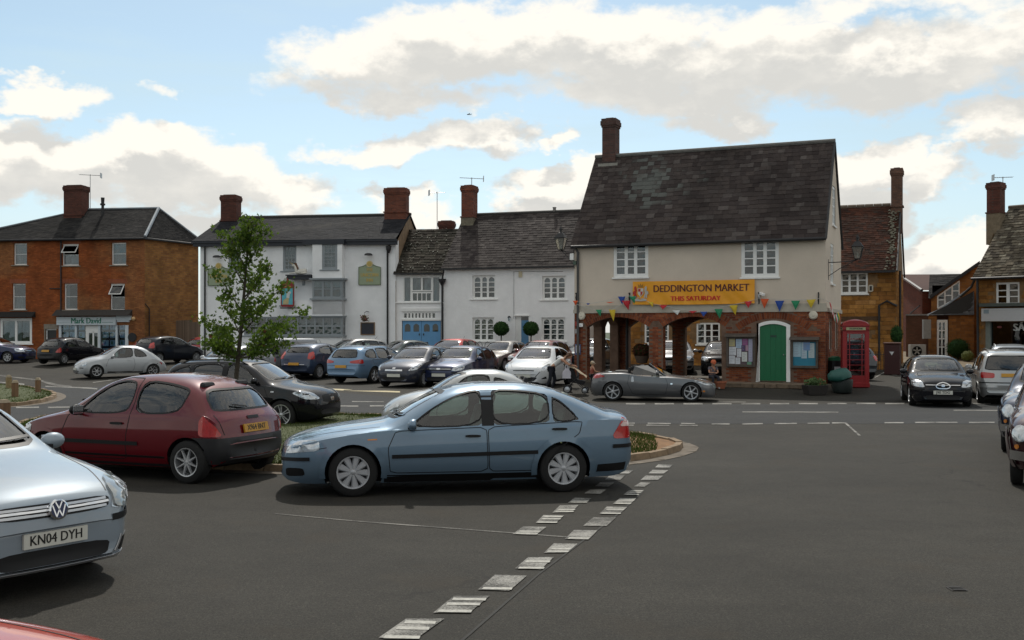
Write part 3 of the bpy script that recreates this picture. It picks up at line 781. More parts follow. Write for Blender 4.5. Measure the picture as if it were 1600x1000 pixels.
spec('swept',L=3.95,W=1.72,r=.30,wb=2.49,fo=.80,tw=.195,top=[(0,.50),(.02,.62),(.06,.68),(.14,.745),(.35,.84),(.65,.925),(.92,.99),(1.3,1.18),(1.7,1.37),(2.0,1.45),(2.4,1.485),(2.9,1.46),(3.35,1.385),(3.52,1.31),(3.72,1.08),(3.82,.96),(3.88,.78),(3.95,.58)],bot=[(0,.24),(.08,.18),(.3,.17),(3.7,.20),(3.88,.27),(3.95,.34)],belt=[(0,.48),(.05,.62),(.3,.75),(.8,.87),(1.3,.94),(2.2,.985),(3.0,1.03),(3.5,1.05),(3.82,.92),(3.95,.56)],cab=(1.06,3.52),floor=.43,ws=[(.65,1.02),(.52,1.39)],rs=[(.55,1.09),(.47,1.31)],sw=[[(1.40,.975),(2.26,1.0),(2.26,1.385),(2.0,1.375),(1.70,1.24)],[(2.36,1.005),(3.10,1.05),(3.26,1.15),(3.08,1.30),(2.36,1.39)]],nclear=2,swr=.08,pillar=[[(2.24,.99),(2.38,1.0),(2.38,1.38),(2.24,1.38)]],doors=[[(1.12,.26),(1.10,.6),(1.22,.92),(2.31,.95),(2.32,.26)],[(2.34,.26),(2.33,.96),(3.26,1.0),(3.14,.68),(2.90,.5),(2.84,.26)]],handles=[(2.12,.86),(3.02,.92)],hmat='paint',mirror=(1.46,1.05),bonnet=[(.16,.46,0),(.5,.62,0),(.95,.70,0)],wheel=(7,'twin'),platez=(.44,.62),seats=(2.15,3.0),steer=(1.65,.95),aerial=1.95,patches=[('headlamp',[(.10,.50,.60),(.30,.80,.64),(.72,.85,.82),(.60,.80,.86),(.28,.64,.76)],45,'lamp',dict(off=.006)),('grille',[(0,-.36,.585),(0,.36,.585),(0,.40,.645),(0,-.40,.645)],0,'black',dict(mirror=False)),('grille_bar',[(0,-.35,.60),(0,.35,.60)],0,'chrome',dict(ribbon=.014,off=.012,mirror=False)),('badge',[(0,-.06,.665),(0,.06,.665),(0,.06,.715),(0,-.06,.715)],0,'chrome',dict(off=.012,mirror=False)),('lower_grille',[(0,-.36,.24),(0,.36,.24),(0,.52,.40),(0,-.52,.40)],0,'black',dict(mirror=False)),('fog_lamp_recess',[(.1,.60,.33),(.28,.80,.33),(.26,.78,.43)],40,'lampd',dict(rd=1)),('tail_lamp',[(3.62,.83,.82),(3.85,.62,.82),(3.72,.60,1.06),(3.55,.74,1.15)],130,'red',dict(off=.012)),('sill',[(1.16,.9,.22),(2.86,.9,.22)],90,'black',dict(ribbon=.09,off=.004))])
spec('crossover',L=4.42,W=1.80,r=.34,wb=2.63,fo=.90,tw=.215,gap=.05,top=[(0,.60),(.02,.72),(.06,.80),(.15,.87),(.4,.96),(.8,1.03),(1.05,1.08),(1.5,1.33),(1.85,1.52),(2.1,1.59),(2.6,1.615),(3.2,1.60),(3.75,1.55),(3.95,1.48),(4.15,1.22),(4.28,1.05),(4.36,.88),(4.42,.66)],bot=[(0,.34),(.08,.26),(.3,.22),(4.1,.25),(4.32,.32),(4.42,.44)],belt=[(0,.58),(.06,.72),(.3,.85),(.8,.94),(1.3,1.01),(2.2,1.05),(3.2,1.09),(3.9,1.13),(4.28,.98),(4.42,.64)],cab=(1.2,3.98),floor=.52,ws=[(.68,1.12),(.56,1.52)],rs=[(.58,1.18),(.50,1.48)],sw=[[(1.50,1.045),(2.36,1.07),(2.36,1.50),(2.1,1.49),(1.8,1.35)],[(2.46,1.075),(3.20,1.10),(3.28,1.49),(2.46,1.51)],[(3.30,1.11),(3.72,1.18),(3.82,1.32),(3.36,1.485)]],nclear=1,rearglass='privacy',swr=.08,pillar=[[(2.34,1.06),(2.48,1.06),(2.48,1.5),(2.34,1.5)]],doors=[[(1.26,.30),(1.22,.7),(1.34,1.0),(2.41,1.03),(2.42,.30)],[(2.44,.30),(2.43,1.03),(3.5,1.07),(3.32,.74),(3.16,.56),(3.06,.30)]],handles=[(2.2,.94),(3.2,.97)],hmat='paint',mirror=(1.55,1.12),bonnet=[(.16,.5,0),(.6,.66,0),(1.05,.74,0)],wheel=(5,'twin',.70),platez=(.52,.9),seats=(2.3,3.2),steer=(1.8,1.05),rails=(1.9,3.7),patches=[('headlamp',[(.08,.50,.70),(.30,.84,.70),(.62,.88,.84),(.50,.86,.90),(.20,.66,.86)],45,'lamp',dict(off=.006)),('grille',[(0,-.44,.62),(0,.44,.62),(0,.42,.80),(0,-.42,.80)],0,'black',dict(mirror=False)),('badge',[(0,-.09,.64),(0,.09,.64),(0,.09,.78),(0,-.09,.78)],0,'chrome',dict(off=.012,mirror=False)),('lower_grille',[(0,-.5,.32),(0,.5,.32),(0,.5,.45),(0,-.5,.45)],0,'black',dict(mirror=False)),('sill',[(1.2,.9,.30),(3.1,.9,.30)],90,'black',dict(ribbon=.12,off=.004)),('indicator',[(1.08,.9,.87),(1.16,.9,.87)],90,'lamp',dict(ribbon=.03,off=.008)),('tail_lamp',[(4.0,.85,.98),(4.26,.62,.98),(4.20,.60,1.10),(4.0,.78,1.14)],135,'red',dict(off=.012))])
spec('estate',L=4.70,W=1.77,r=.32,wb=2.745,fo=.93,tw=.20,top=[(0,.50),(.03,.64),(.1,.70),(.4,.80),(.9,.88),(1.25,.94),(1.7,1.18),(2.1,1.36),(2.4,1.43),(3.0,1.45),(3.8,1.42),(4.2,1.37),(4.32,1.31),(4.50,1.08),(4.60,.93),(4.64,.80),(4.70,.58)],bot=[(0,.24),(.08,.18),(.3,.17),(4.4,.21),(4.62,.28),(4.70,.36)],belt=[(0,.48),(.06,.60),(.4,.72),(1.3,.86),(2.6,.92),(4.0,.96),(4.5,.95),(4.60,.86),(4.70,.56)],cab=(1.45,4.32),floor=.42,ws=[(.62,.97),(.5,1.36)],rs=[(.60,1.0),(.54,1.20),(.46,1.31)],sw=[[(1.72,.91),(2.60,.935),(2.60,1.35),(2.35,1.34),(2.0,1.19)],[(2.70,.94),(3.42,.96),(3.42,1.35),(2.70,1.36)],[(3.50,.965),(4.10,1.0),(4.20,1.10),(4.0,1.27),(3.50,1.34)]],nclear=3,swr=.08,pillar=[[(2.58,.93),(2.72,.93),(2.72,1.35),(2.58,1.35)]],doors=[[(1.44,.26),(1.4,.6),(1.5,.86),(2.65,.89),(2.66,.26)],[(2.68,.26),(2.67,.89),(3.82,.93),(3.66,.66),(3.44,.5),(3.36,.26)]],handles=[(2.45,.78),(3.56,.81)],hmat='paint',mirror=(1.8,.97),rails=(2.3,4.0),railm='rim',wheel=(5,'alloy'),platez=(.44,.66),seats=(2.55,3.5),patches=[('headlamp',[(.03,.5,.55),(.45,.86,.60),(.45,.86,.72),(.1,.58,.68)],40,'lamp',{}),('tail_lamp',[(4.34,.84,.77),(4.62,.40,.79),(4.62,.38,.87),(4.36,.80,.95)],145,'red',dict(off=.010)),('rear_bumper_seam',[(4.3,.85,.70),(4.68,.3,.70),(4.7,0,.70)],150,'black',dict(ribbon=.012)),('sill',[(1.3,.9,.22),(3.4,.9,.22)],90,'black',dict(ribbon=.09,off=.004))])
spec('saloon',L=4.40,W=1.70,r=.30,wb=2.60,fo=.86,tw=.19,top=[(0,.50),(.03,.62),(.1,.69),(.4,.78),(.9,.86),(1.2,.91),(1.6,1.13),(1.95,1.33),(2.2,1.385),(2.6,1.40),(3.0,1.37),(3.3,1.27),(3.65,1.05),(3.8,.985),(4.2,.95),(4.32,.92),(4.36,.75),(4.40,.58)],bot=[(0,.24),(.08,.19),(.3,.18),(4.1,.21),(4.32,.28),(4.40,.34)],belt=[(0,.48),(.06,.58),(.4,.70),(1.2,.83),(2.4,.87),(3.5,.89),(4.2,.89),(4.32,.86),(4.40,.55)],cab=(1.36,3.62),floor=.40,ws=[(.60,.94),(.5,1.33)],rs=[(.56,1.03),(.48,1.31)],sw=[[(1.62,.88),(2.36,.895),(2.36,1.31),(2.15,1.30),(1.9,1.17)],[(2.46,.895),(3.10,.90),(3.24,1.08),(3.0,1.26),(2.46,1.32)]],nclear=2,swr=.10,doors=[[(1.3,.26),(1.26,.6),(1.4,.85),(2.41,.87),(2.42,.26)],[(2.44,.26),(2.43,.87),(3.34,.89),(3.2,.66),(3.0,.5),(2.96,.26)]],handles=[(2.2,.78),(3.1,.79)],mirror=(1.66,.95),wheel=(7,'trim'),rimm='cap',platez=(.42,.62),seats=(2.35,3.1),pillar=[],patches=[('headlamp',[(.03,.48,.55),(.30,.82,.57),(.32,.82,.68),(.1,.55,.67)],38,'lamp',{}),('grille',[(0,-.40,.54),(0,.40,.54),(0,.42,.64),(0,-.42,.64)],0,'black',dict(mirror=False)),('lower_grille',[(0,-.5,.26),(0,.5,.26),(0,.5,.34),(0,-.5,.34)],0,'black',dict(mirror=False)),('side_moulding',[(1.3,.8,.52),(3.0,.8,.53)],90,'black',dict(ribbon=.05,off=.010)),('tail_lamp',[(4.2,.84,.74),(4.36,.5,.74),(4.36,.5,.86),(4.2,.84,.87)],145,'red',{})])
spec('round',L=4.08,W=1.62,r=.32,wb=2.51,fo=.80,tw=.20,gap=.05,lipw=.15,lipo=.055,top=[(0,.46),(.03,.60),(.08,.68),(.2,.78),(.45,.90),(.8,.99),(1.02,1.03),(1.4,1.25),(1.75,1.42),(2.1,1.49),(2.5,1.49),(2.9,1.41),(3.25,1.25),(3.55,1.04),(3.8,.84),(3.98,.68),(4.08,.48)],bot=[(0,.26),(.08,.20),(.3,.19),(3.8,.22),(4.0,.28),(4.08,.34)],belt=[(0,.44),(.06,.56),(.3,.68),(.8,.82),(1.3,.89),(2.4,.91),(3.2,.88),(3.7,.76),(4.0,.56),(4.08,.46)],plan=[(0,.52),(.05,.66),(.15,.80),(.4,.93),(.8,1.0),(1.3,.97),(2.4,.97),(3.2,.99),(3.6,.92),(3.9,.78),(4.02,.64),(4.08,.52)],cab=(1.2,3.30),floor=.42,ws=[(.56,1.06),(.46,1.42)],rs=[(.50,1.12),(.42,1.33)],crown=.09,sw=[[(1.45,.93),(2.42,.94),(2.42,1.37),(2.1,1.39),(1.82,1.31)],[(2.50,.945),(3.08,.96),(2.88,1.22),(2.50,1.35)]],nclear=2,swr=.12,doors=[[(1.25,.30),(1.22,.6),(1.35,.90),(2.45,.91),(2.5,.6),(2.42,.30)]],handles=[(2.28,.80)],hmat='paint',mirror=(1.5,1.0),wheel=(6,'alloy',.62),platez=(.42,.62),seats=(2.3,3.0),wipers=0,patches=[('headlamp',[(.34+0,.62+.11*math.cos(t*math.pi/4),.66+.10*math.sin(t*math.pi/4))for t in range(8)],22,'lamp',dict(off=.014)),('bonnet_line',[(.1,-.42,.72),(.1,-.30,.61),(.1,0,.57),(.1,.30,.61),(.1,.42,.72)],0,'black',dict(ribbon=.014,mirror=False,rd=2)),('lower_grille',[(0,-.46,.26),(0,.46,.26),(0,.50,.36),(0,-.50,.36)],0,'black',dict(mirror=False)),('fog_lamp',[(.1,.54,.44),(.2,.70,.44),(.2,.70,.50),(.1,.54,.50)],30,'lampd',{}),('running_board',[(1.25,.9,.27),(2.95,.9,.27)],90,'chrome',dict(ribbon=.05,off=.03)),('tail_lamp',[(3.62+0,.70+.08*math.cos(t*math.pi/4),.62+.08*math.sin(t*math.pi/4))for t in range(8)],160,'red',dict(off=.012))])
spec('roadster',L=4.31,W=1.82,r=.325,wb=2.65,fo=.84,tw=.23,gap=.035,top=[(0,.46),(.03,.56),(.1,.61),(.4,.70),(.8,.79),(1.3,.86),(1.55,.895),(1.62,.90),(1.72,.90),(2.75,.92),(3.0,.985),(3.2,1.0),(3.6,.985),(4.0,.945),(4.16,.90),(4.25,.78),(4.31,.55)],bot=[(0,.22),(.08,.16),(.3,.15),(4.0,.17),(4.22,.24),(4.31,.34)],belt=[(0,.44),(.05,.54),(.3,.66),(.8,.76),(1.4,.80),(2.4,.84),(3.2,.93),(3.8,.92),(4.1,.86),(4.25,.72),(4.31,.52)],cab=(1.74,2.72),floor=.30,sw=[],nexp=3,tumble=.2,doors=[[(1.70,.24),(1.62,.6),(1.72,.86),(2.92,.92),(2.98,.6),(2.80,.24)]],handles=[],mirror=(1.98,.98),wheel=(6,'alloy',.72),platez=(.38,.6),seats=(2.55,),steer=(2.0,.86),wipers=0,lipw=.03,patches=[('headlamp',[(.18,.62,.57),(.34,.82,.56),(.80,.84,.72),(.62,.80,.74),(.30,.70,.66)],55,'lamp',dict(off=.006)),('front_grille',[(0,-.5,.24),(0,.5,.24),(0,.4,.46),(0,-.4,.46)],0,'black',dict(mirror=False)),('door_handle',[(2.76,.9,.66),(2.86,.9,.66),(2.84,.9,.84),(2.78,.9,.84)],90,'rim',dict(off=.016)),('cockpit_opening',[(1.72,.66,0),(2.70,.68,0),(2.70,-.68,0),(1.72,-.66,0)],'top','inner',dict(mirror=False,off=.004)),('hood_cover',[(2.78,.62,0),(3.45,.60,0),(3.45,-.60,0),(2.78,-.62,0)],'top','black',dict(mirror=False,off=.03,thick=.05)),('front_side_marker',[(.36,.9,.36),(.48,.9,.37)],75,'amber',dict(ribbon=.05,off=.006)),('tail_lamp',[(3.72,.88,.84),(4.06,.80,.76),(4.20,.66,.78),(4.16,.62,.88),(3.98,.76,.93)],125,'red',dict(off=.012)),('wing_badge',[(1.46,.9,.58),(1.53,.9,.58),(1.53,.9,.63),(1.46,.9,.63)],90,'chrome',dict(off=.006))])
spec('mpv',L=4.63,W=1.81,r=.32,wb=2.84,fo=.88,tw=.20,tumble=.28,nexp=7,top=[(0,.52),(.03,.68),(.1,.78),(.5,.95),(.95,1.07),(1.5,1.38),(1.9,1.60),(2.2,1.68),(2.8,1.73),(3.6,1.71),(4.2,1.64),(4.32,1.58),(4.46,1.25),(4.52,1.0),(4.58,.80),(4.63,.55)],bot=[(0,.26),(.08,.20),(.3,.19),(4.3,.22),(4.55,.30),(4.63,.38)],belt=[(0,.50),(.06,.66),(.4,.85),(1.2,.98),(2.4,1.0),(4.0,1.02),(4.48,1.0),(4.56,.84),(4.63,.53)],cab=(1.25,4.32),floor=.45,ws=[(.66,1.12),(.56,1.58)],rs=[(.72,1.10),(.66,1.36),(.60,1.54)],sw=[[(1.6,1.03),(2.45,1.04),(2.45,1.58),(2.2,1.56),(1.95,1.42)],[(2.55,1.04),(3.35,1.05),(3.35,1.60),(2.55,1.61)],[(3.43,1.05),(4.12,1.06),(4.16,1.52),(3.43,1.59)]],nclear=1,rearglass='privacy',swr=.06,pillar=[],doors=[[(1.35,.28),(1.3,.7),(1.45,.98),(2.5,1.0),(2.51,.28)],[(2.53,.28),(2.52,1.0),(3.39,1.0),(3.39,.7),(3.25,.28)]],handles=[(2.3,.88),(3.2,.89)],mirror=(1.65,1.12),rails=(2.0,4.05),wheel=(6,'alloy'),platez=(.5,.93),seats=(2.3,3.2),patches=[('headlamp',[(.05,.5,.66),(.4,.86,.70),(.5,.86,.82),(.2,.62,.80)],40,'lamp',{}),('tail_lamp',[(4.42,.86,.84),(4.56,.46,.84),(4.56,.48,1.0),(4.38,.85,1.03)],150,'red',dict(off=.012)),('bumper_strip',[(4.2,.9,.70),(4.6,.6,.70),(4.63,0,.70)],145,'black',dict(ribbon=.03,off=.010)),('rear_bumper_lip',[(4.2,.9,.58),(4.62,.6,.58),(4.64,0,.58)],145,'paint',dict(ribbon=.07,off=.035))])
spec('van',L=4.90,W=1.90,r=.33,wb=3.0,fo=.92,tw=.20,tumble=.12,nexp=9,tuck=.05,crown=.04,top=[(0,.60),(.03,.80),(.1,.92),(.5,1.08),(.95,1.18),(1.45,1.58),(1.75,1.82),(2.0,1.92),(2.6,1.96),(4.5,1.95),(4.75,1.90),(4.82,1.7),(4.88,1.0),(4.90,.6)],bot=[(0,.30),(.08,.24),(.3,.22),(4.7,.26),(4.85,.32),(4.90,.40)],belt=[(0,.58),(.06,.76),(.4,.95),(1.2,1.08),(2.4,1.10),(4.6,1.10),(4.84,1.10),(4.90,.58)],cab=(1.15,2.6),floor=.6,ws=[(.76,1.22),(.66,1.76)],sw=[[(1.55,1.12),(2.28,1.14),(2.28,1.68),(2.05,1.68),(1.8,1.52)]],nclear=1,swr=.06,pillar=[],doors=[[(1.2,.32),(1.16,.7),(1.3,1.06),(1.6,1.3),(2.05,1.74),(2.36,1.76),(2.38,.32)],[(2.42,.34),(2.40,1.74),(3.5,1.76),(3.5,.34)]],handles=[(2.24,1.02),(2.6,1.02)],mirror=(1.62,1.25),mirm='black',wheel=(6,'trim'),rimm='cap',platez=(.5,.8),seats=(2.2,),patches=[('headlamp',[(.05,.55,.74),(.3,.88,.76),(.42,.9,.92),(.2,.7,.92)],35,'lamp',{}),('grille',[(0,-.45,.72),(0,.45,.72),(0,.46,.82),(0,-.46,.82)],0,'black',dict(mirror=False)),('side_moulding',[(2.45,.9,.64),(4.8,.9,.64)],90,'black',dict(ribbon=.05,off=.010)),('tail_lamp',[(4.8,.9,.9),(4.88,.82,.9),(4.86,.82,1.3),(4.8,.9,1.3)],150,'red',{})])
spec('vintage',L=3.80,W=1.56,r=.31,wb=2.30,fo=.72,tw=.15,gap=.05,lipw=.12,lipo=.04,lipm='paint',tumble=.34,nexp=3.6,crown=.08,top=[(0,.62),(.03,.80),(.08,.88),(.2,.95),(.6,1.02),(1.05,1.07),(1.15,1.09),(1.45,1.36),(1.7,1.48),(2.0,1.54),(2.5,1.54),(2.9,1.44),(3.2,1.26),(3.45,1.02),(3.65,.84),(3.76,.66),(3.80,.5)],bot=[(0,.34),(.08,.28),(.3,.24),(3.6,.27),(3.74,.32),(3.80,.38)],belt=[(0,.56),(.06,.68),(.3,.80),(.8,.88),(1.3,.96),(2.4,.98),(3.2,.92),(3.6,.74),(3.76,.58),(3.80,.48)],plan=[(0,.60),(.04,.72),(.12,.84),(.35,.97),(.72,1.0),(1.2,.94),(2.2,.94),(3.0,1.0),(3.4,.93),(3.66,.76),(3.76,.62),(3.80,.5)],cab=(1.25,3.15),floor=.45,ws=[(.52,1.13),(.46,1.42)],rs=[(.40,1.18),(.34,1.38)],sw=[[(1.50,1.0),(2.16,1.01),(2.16,1.42),(1.85,1.42),(1.66,1.32)],[(2.25,1.01),(2.88,1.02),(2.78,1.30),(2.25,1.41)]],nclear=2,swr=.14,doors=[[(1.25,.34),(1.22,.98),(2.2,.99),(2.2,.34)]],handles=[(2.1,.9)],hmat='chrome',mirror=None,wipers=0,wheel=(8,'trim',.60),rimm='chrome',platez=(.46,.6),seats=(2.2,2.85),steer=(1.65,1.02),patches=[('headlamp',[(.2,.60+.095*math.cos(t*math.pi/6),.70+.095*math.sin(t*math.pi/6))for t in range(12)],8,'lamp',dict(off=.05,thick=.09,rd=0)),('grille',[(0,-.34,.50),(0,.34,.50),(0,.26,.84),(0,-.26,.84)],0,'lampd',dict(mirror=False,off=.01)),('grille_surround',[(0,-.34,.50),(0,.34,.50),(0,.26,.84),(0,-.26,.84)],0,'chrome',dict(ribbon=.03,closed=True,off=.02,mirror=False)),('bumper',[(0,-.70,.44),(0,.70,.44)],0,'chrome',dict(ribbon=.11,off=.06,mirror=False)),('side_light',[(.2,.66+.03*math.cos(t*math.pi/4),.54+.03*math.sin(t*math.pi/4))for t in range(8)],8,'amber',dict(off=.02))])
# building kit
def brick_mat(name,c1,c2,mortar,ang=0.,bw=.225,bh=.075,rough=.9,ms=.012,var=.3,blot=None,bump=.6):
 if name in MATS:return MATS[name]
 m=bpy.data.materials.new(name);m.use_nodes=True
 nt=m.node_tree;N,Lk=nt.nodes.new,nt.links.new
 b=nt.nodes['Principled BSDF'];b.inputs['Roughness'].default_value=rough;b.inputs['Specular IOR Level'].default_value=.25
 g=N('ShaderNodeNewGeometry')
 def dot(v):
  n=N('ShaderNodeVectorMath');n.operation='DOT_PRODUCT';Lk(g.outputs['Position'],n.inputs[0]);n.inputs[1].default_value=v;return n.outputs['Value']
 c,s=math.cos(ang),math.sin(ang)
 ad=dot((c-s,s+c,0));z=dot((0,0,1))
 cb=N('ShaderNodeCombineXYZ');Lk(ad,cb.inputs[0]);Lk(z,cb.inputs[1])
 n1=N('ShaderNodeTexNoise');n1.inputs['Scale'].default_value=1.1;n1.inputs['Detail'].default_value=6;n1.inputs['Roughness'].default_value=.7;Lk(g.outputs['Position'],n1.inputs['Vector'])
 nd=N('ShaderNodeTexNoise');nd.inputs['Scale'].default_value=6;Lk(g.outputs['Position'],nd.inputs['Vector'])
 wob=N('ShaderNodeVectorMath');wob.operation='MULTIPLY_ADD';Lk(nd.outputs['Color'],wob.inputs[0]);wob.inputs[1].default_value=(.02,.02,0);Lk(cb.outputs[0],wob.inputs[2])
 t=N('ShaderNodeTexBrick');t.inputs['Scale'].default_value=1;t.inputs['Brick Width'].default_value=bw;t.inputs['Row Height'].default_value=bh
 t.inputs['Mortar Size'].default_value=ms;t.inputs['Mortar Smooth'].default_value=.4;t.inputs['Bias'].default_value=0
 t.inputs['Color1'].default_value=(*c1,1);t.inputs['Color2'].default_value=(*c2,1);t.inputs['Mortar'].default_value=(*mortar,1)
 Lk(wob.outputs[0],t.inputs['Vector'])
 mr=N('ShaderNodeMapRange');mr.inputs[1].default_value=.3;mr.inputs[2].default_value=.7;mr.inputs[3].default_value=1-var;mr.inputs[4].default_value=1+var;Lk(n1.outputs[0],mr.inputs[0])
 h=N('ShaderNodeMix');h.data_type='RGBA';h.blend_type='MULTIPLY';h.inputs[0].default_value=1;Lk(t.outputs['Color'],h.inputs[6]);Lk(mr.outputs[0],h.inputs[7])
 out=h.outputs[2]
 if blot:
  n4=N('ShaderNodeTexNoise');n4.inputs['Scale'].default_value=.28;n4.inputs['Detail'].default_value=3;Lk(g.outputs['Position'],n4.inputs['Vector'])
  st=N('ShaderNodeMapRange');st.inputs[1].default_value=.47;st.inputs[2].default_value=.56;st.inputs[4].default_value=.85;Lk(n4.outputs[0],st.inputs[0])
  h2=N('ShaderNodeMix');h2.data_type='RGBA';h2.blend_type='MULTIPLY';Lk(st.outputs[0],h2.inputs[0]);Lk(out,h2.inputs[6]);h2.inputs[7].default_value=(*blot,1);out=h2.outputs[2]
 Lk(out,b.inputs['Base Color'])
 bp=N('ShaderNodeBump');bp.inputs['Strength'].default_value=bump;bp.inputs['Distance'].default_value=.01;bp.invert=True
 Lk(t.outputs['Fac'],bp.inputs['Height']);Lk(bp.outputs[0],b.inputs['Normal'])
 MATS[name]=m
 return m
class Fac:
 def __init__(f,A,B,root=None):
  f.A=Vector(((A[0]-800)/F*A[1],A[1],0));f.B=Vector(((B[0]-800)/F*B[1],B[1],0))
  f.set(root)
 def set(f,root):
  f.L=(f.B-f.A).length;f.d=(f.B-f.A).normalized();f.n=Vector((-f.d.y,f.d.x,0))
  f.ang=math.atan2(f.d.y,f.d.x)
  f.root=f.A.copy()if root is None else Vector(root)
  f.M=Matrix.Translation(f.A-f.root)@Matrix.Rotation(f.ang,4,'Z')
  return f
 @classmethod
 def pts(cls,A,B,root=None):
  f=cls.__new__(cls);f.A=Vector((A[0],A[1],0));f.B=Vector((B[0],B[1],0));return f.set(root)
 def s(f,px):
  k=(px-800)/F;return(k*f.A.y-f.A.x)/(f.d.x-k*f.d.y)
 def Y(f,px):return f.A.y+f.s(px)*f.d.y
 def z(f,px,py):return CAMZ+(HY-py)*f.Y(px)/F
 def rect(f,x0,y0,x1,y1):
  xm=(x0+x1)/2;return f.s(x0),f.s(x1),f.z(xm,y1),f.z(xm,y0)
 def off(f,d):
  g=Fac.pts(f.A+f.n*d,f.B+f.n*d,f.root);return g
def wall(f,s0,s1,z0,z1,holes,m,root,name='wall',rev=.16,y=0.,top=None,mb=None):
 b=mb or MB()
 xs=sorted({s0,s1,*[h[0]for h in holes],*[h[1]for h in holes]});zs=sorted({z0,z1,*[h[2]for h in holes],*[h[3]for h in holes]})
 xs=[x for x in xs if s0<=x<=s1];zs=[z for z in zs if z0<=z<=z1]
 for i in range(len(xs)-1):
  for j in range(len(zs)-1):
   cx,cz=(xs[i]+xs[i+1])/2,(zs[j]+zs[j+1])/2
   if any(h[0]<cx<h[1]and h[2]<cz<h[3]for h in holes):continue
   b.add([f.M@Vector(v)for v in((xs[i],y,zs[j]),(xs[i+1],y,zs[j]),(xs[i+1],y,zs[j+1]),(xs[i],y,zs[j+1]))],[(0,1,2,3)])
 for(a,c,e,g)in holes:
  a,c,e,g=max(a,s0),min(c,s1),max(e,z0),min(g,z1)
  q=[(a,e),(c,e),(c,g),(a,g)]
  for k in range(4):
   p,r=q[k],q[(k+1)%4]
   b.add([f.M@Vector(v)for v in((p[0],y,p[1]),(p[0],y+rev,p[1]),(r[0],y+rev,r[1]),(r[0],y,r[1]))],[(0,1,2,3)])
 if mb:return None
 return b.build(name,m,root)
def quadface(M,pts,mb):
 mb.add([M@Vector(p)for p in pts],[tuple(range(len(pts)))])
_PANE=None
def pane_mesh():
 global _PANE
 if _PANE is None:
  b=MB();b.box((0,-.004,0),(1,.004,1));_PANE=b.mesh('pane');_PANE.materials.append(BM['glass'])
 return _PANE
def place_unit(name,me,M,parent):
 o=bpy.data.objects.new(name,me);link(o,parent)
 o.matrix_local=M
 return o
def window(f,root,r,cols=2,rows=2,fw=.06,mw=.05,bw=.025,y=.10,m=None,curtain=None,arch=False,sill=None,sillm=None,name='window',mull=None,bars=None,open_top=False):
 s0,s1,z0,z1=r;m=m or BM['white']
 mull=mull if mull is not None else list(range(1,cols))
 b=MB();d=.05
 Bx=lambda a,c,e,g,dy=0.,dd=d:b.box((a,y+dy,e),(c,y+dy+dd,g),M=f.M)
 Bx(s0,s0+fw,z0,z1);Bx(s1-fw,s1,z0,z1);Bx(s0+fw,s1-fw,z0,z0+fw);Bx(s0+fw,s1-fw,z1-fw,z1)
 iw,ih=(s1-s0-2*fw),(z1-z0-2*fw)
 xs=[s0+fw+iw*i/cols for i in range(cols+1)];zs=[z0+fw+ih*j/rows for j in range(rows+1)]
 for i in range(1,cols):
  w=mw if i in mull else bw
  Bx(xs[i]-w/2,xs[i]+w/2,z0+fw,z1-fw,0 if i in mull else.01,d if i in mull else.03)
 for j in range(1,rows):
  w=mw if(bars and j in bars)else bw
  for i in range(cols):
   wl=fw*0 if i==0 else(mw if i in mull else bw)/2;wr=0 if i==cols-1 else(mw if i+1 in mull else bw)/2
   Bx(xs[i]+wl,xs[i+1]-wr,zs[j]-w/2,zs[j]+w/2,.008,.034)
 if arch:
  for i in range(cols):
   a,c=xs[i]+(0 if i==0 else mw/2),xs[i+1]-(0 if i==cols-1 else mw/2)
   rr=(c-a)/2;mx=(a+c)/2;zc=z1-fw-rr
   for sg in(-1,1):
    arc=[(mx+sg*rr*math.cos(t*math.pi/12),zc+rr*math.sin(t*math.pi/12))for t in range(7)]
    for k in range(6):
     b.prism([arc[k],arc[k+1],(arc[k+1][0],z1-fw),(arc[k][0]if k else mx+sg*rr,z1-fw)],y+.002,y+.045,M=f.M)
 w=b.build(name,m,root)
 pm=pane_mesh()
 for i in range(cols):
  for j in range(rows):
   a,c,e,g=xs[i],xs[i+1],zs[j],zs[j+1]
   if open_top and j==rows-1:continue
   place_unit('pane',pm,f.M@Matrix.Translation((a,y+.025,e))@Matrix.Diagonal((c-a,1,g-e,1)),w)
 if open_top:
  t=R(38);a,c,e,g=xs[0]+.01,xs[-1]-.01,zs[rows-1],z1-fw
  MM=f.M@Matrix.Translation((a,y-.01,g))@Matrix.Rotation(-t,4,'X')
  h,wd=g-e,c-a
  k=MB();fw2=.05
  for q in(((0,0,-h),(fw2,.04,0)),((wd-fw2,0,-h),(wd,.04,0)),((fw2,0,-h),(wd-fw2,.04,-h+fw2)),((fw2,0,-fw2),(wd-fw2,.04,0))):k.box(*q,M=MM)
  op=k.build('open_light',m,w)
  place_unit('pane',pm,MM@Matrix.Translation((fw2,.02,-h+fw2))@Matrix.Diagonal((wd-2*fw2,1,h-2*fw2,1)),w)
 if curtain:
  for(a,c,e,g,cm)in curtain:
   k=MB();n=14;A,C=s0+(s1-s0)*a,s0+(s1-s0)*c;E,Gz=z0+(z1-z0)*e,z0+(z1-z0)*g
   for q in range(n):
    ya,yb=y+.14+.03*math.sin(q*1.9),y+.14+.03*math.sin((q+1)*1.9)
    k.add([f.M@Vector(v)for v in((A+(C-A)*q/n,ya,E),(A+(C-A)*(q+1)/n,yb,E),(A+(C-A)*(q+1)/n,yb,Gz),(A+(C-A)*q/n,ya,Gz))],[(0,1,2,3)])
   k.build('curtain',cm,w)
 if sill:
  k=MB();k.box((s0-sill,-.07,z0-.07),(s1+sill,y+.02,z0-.002),M=f.M);k.build('sill',sillm or m,w,bevel=.01)
 return w
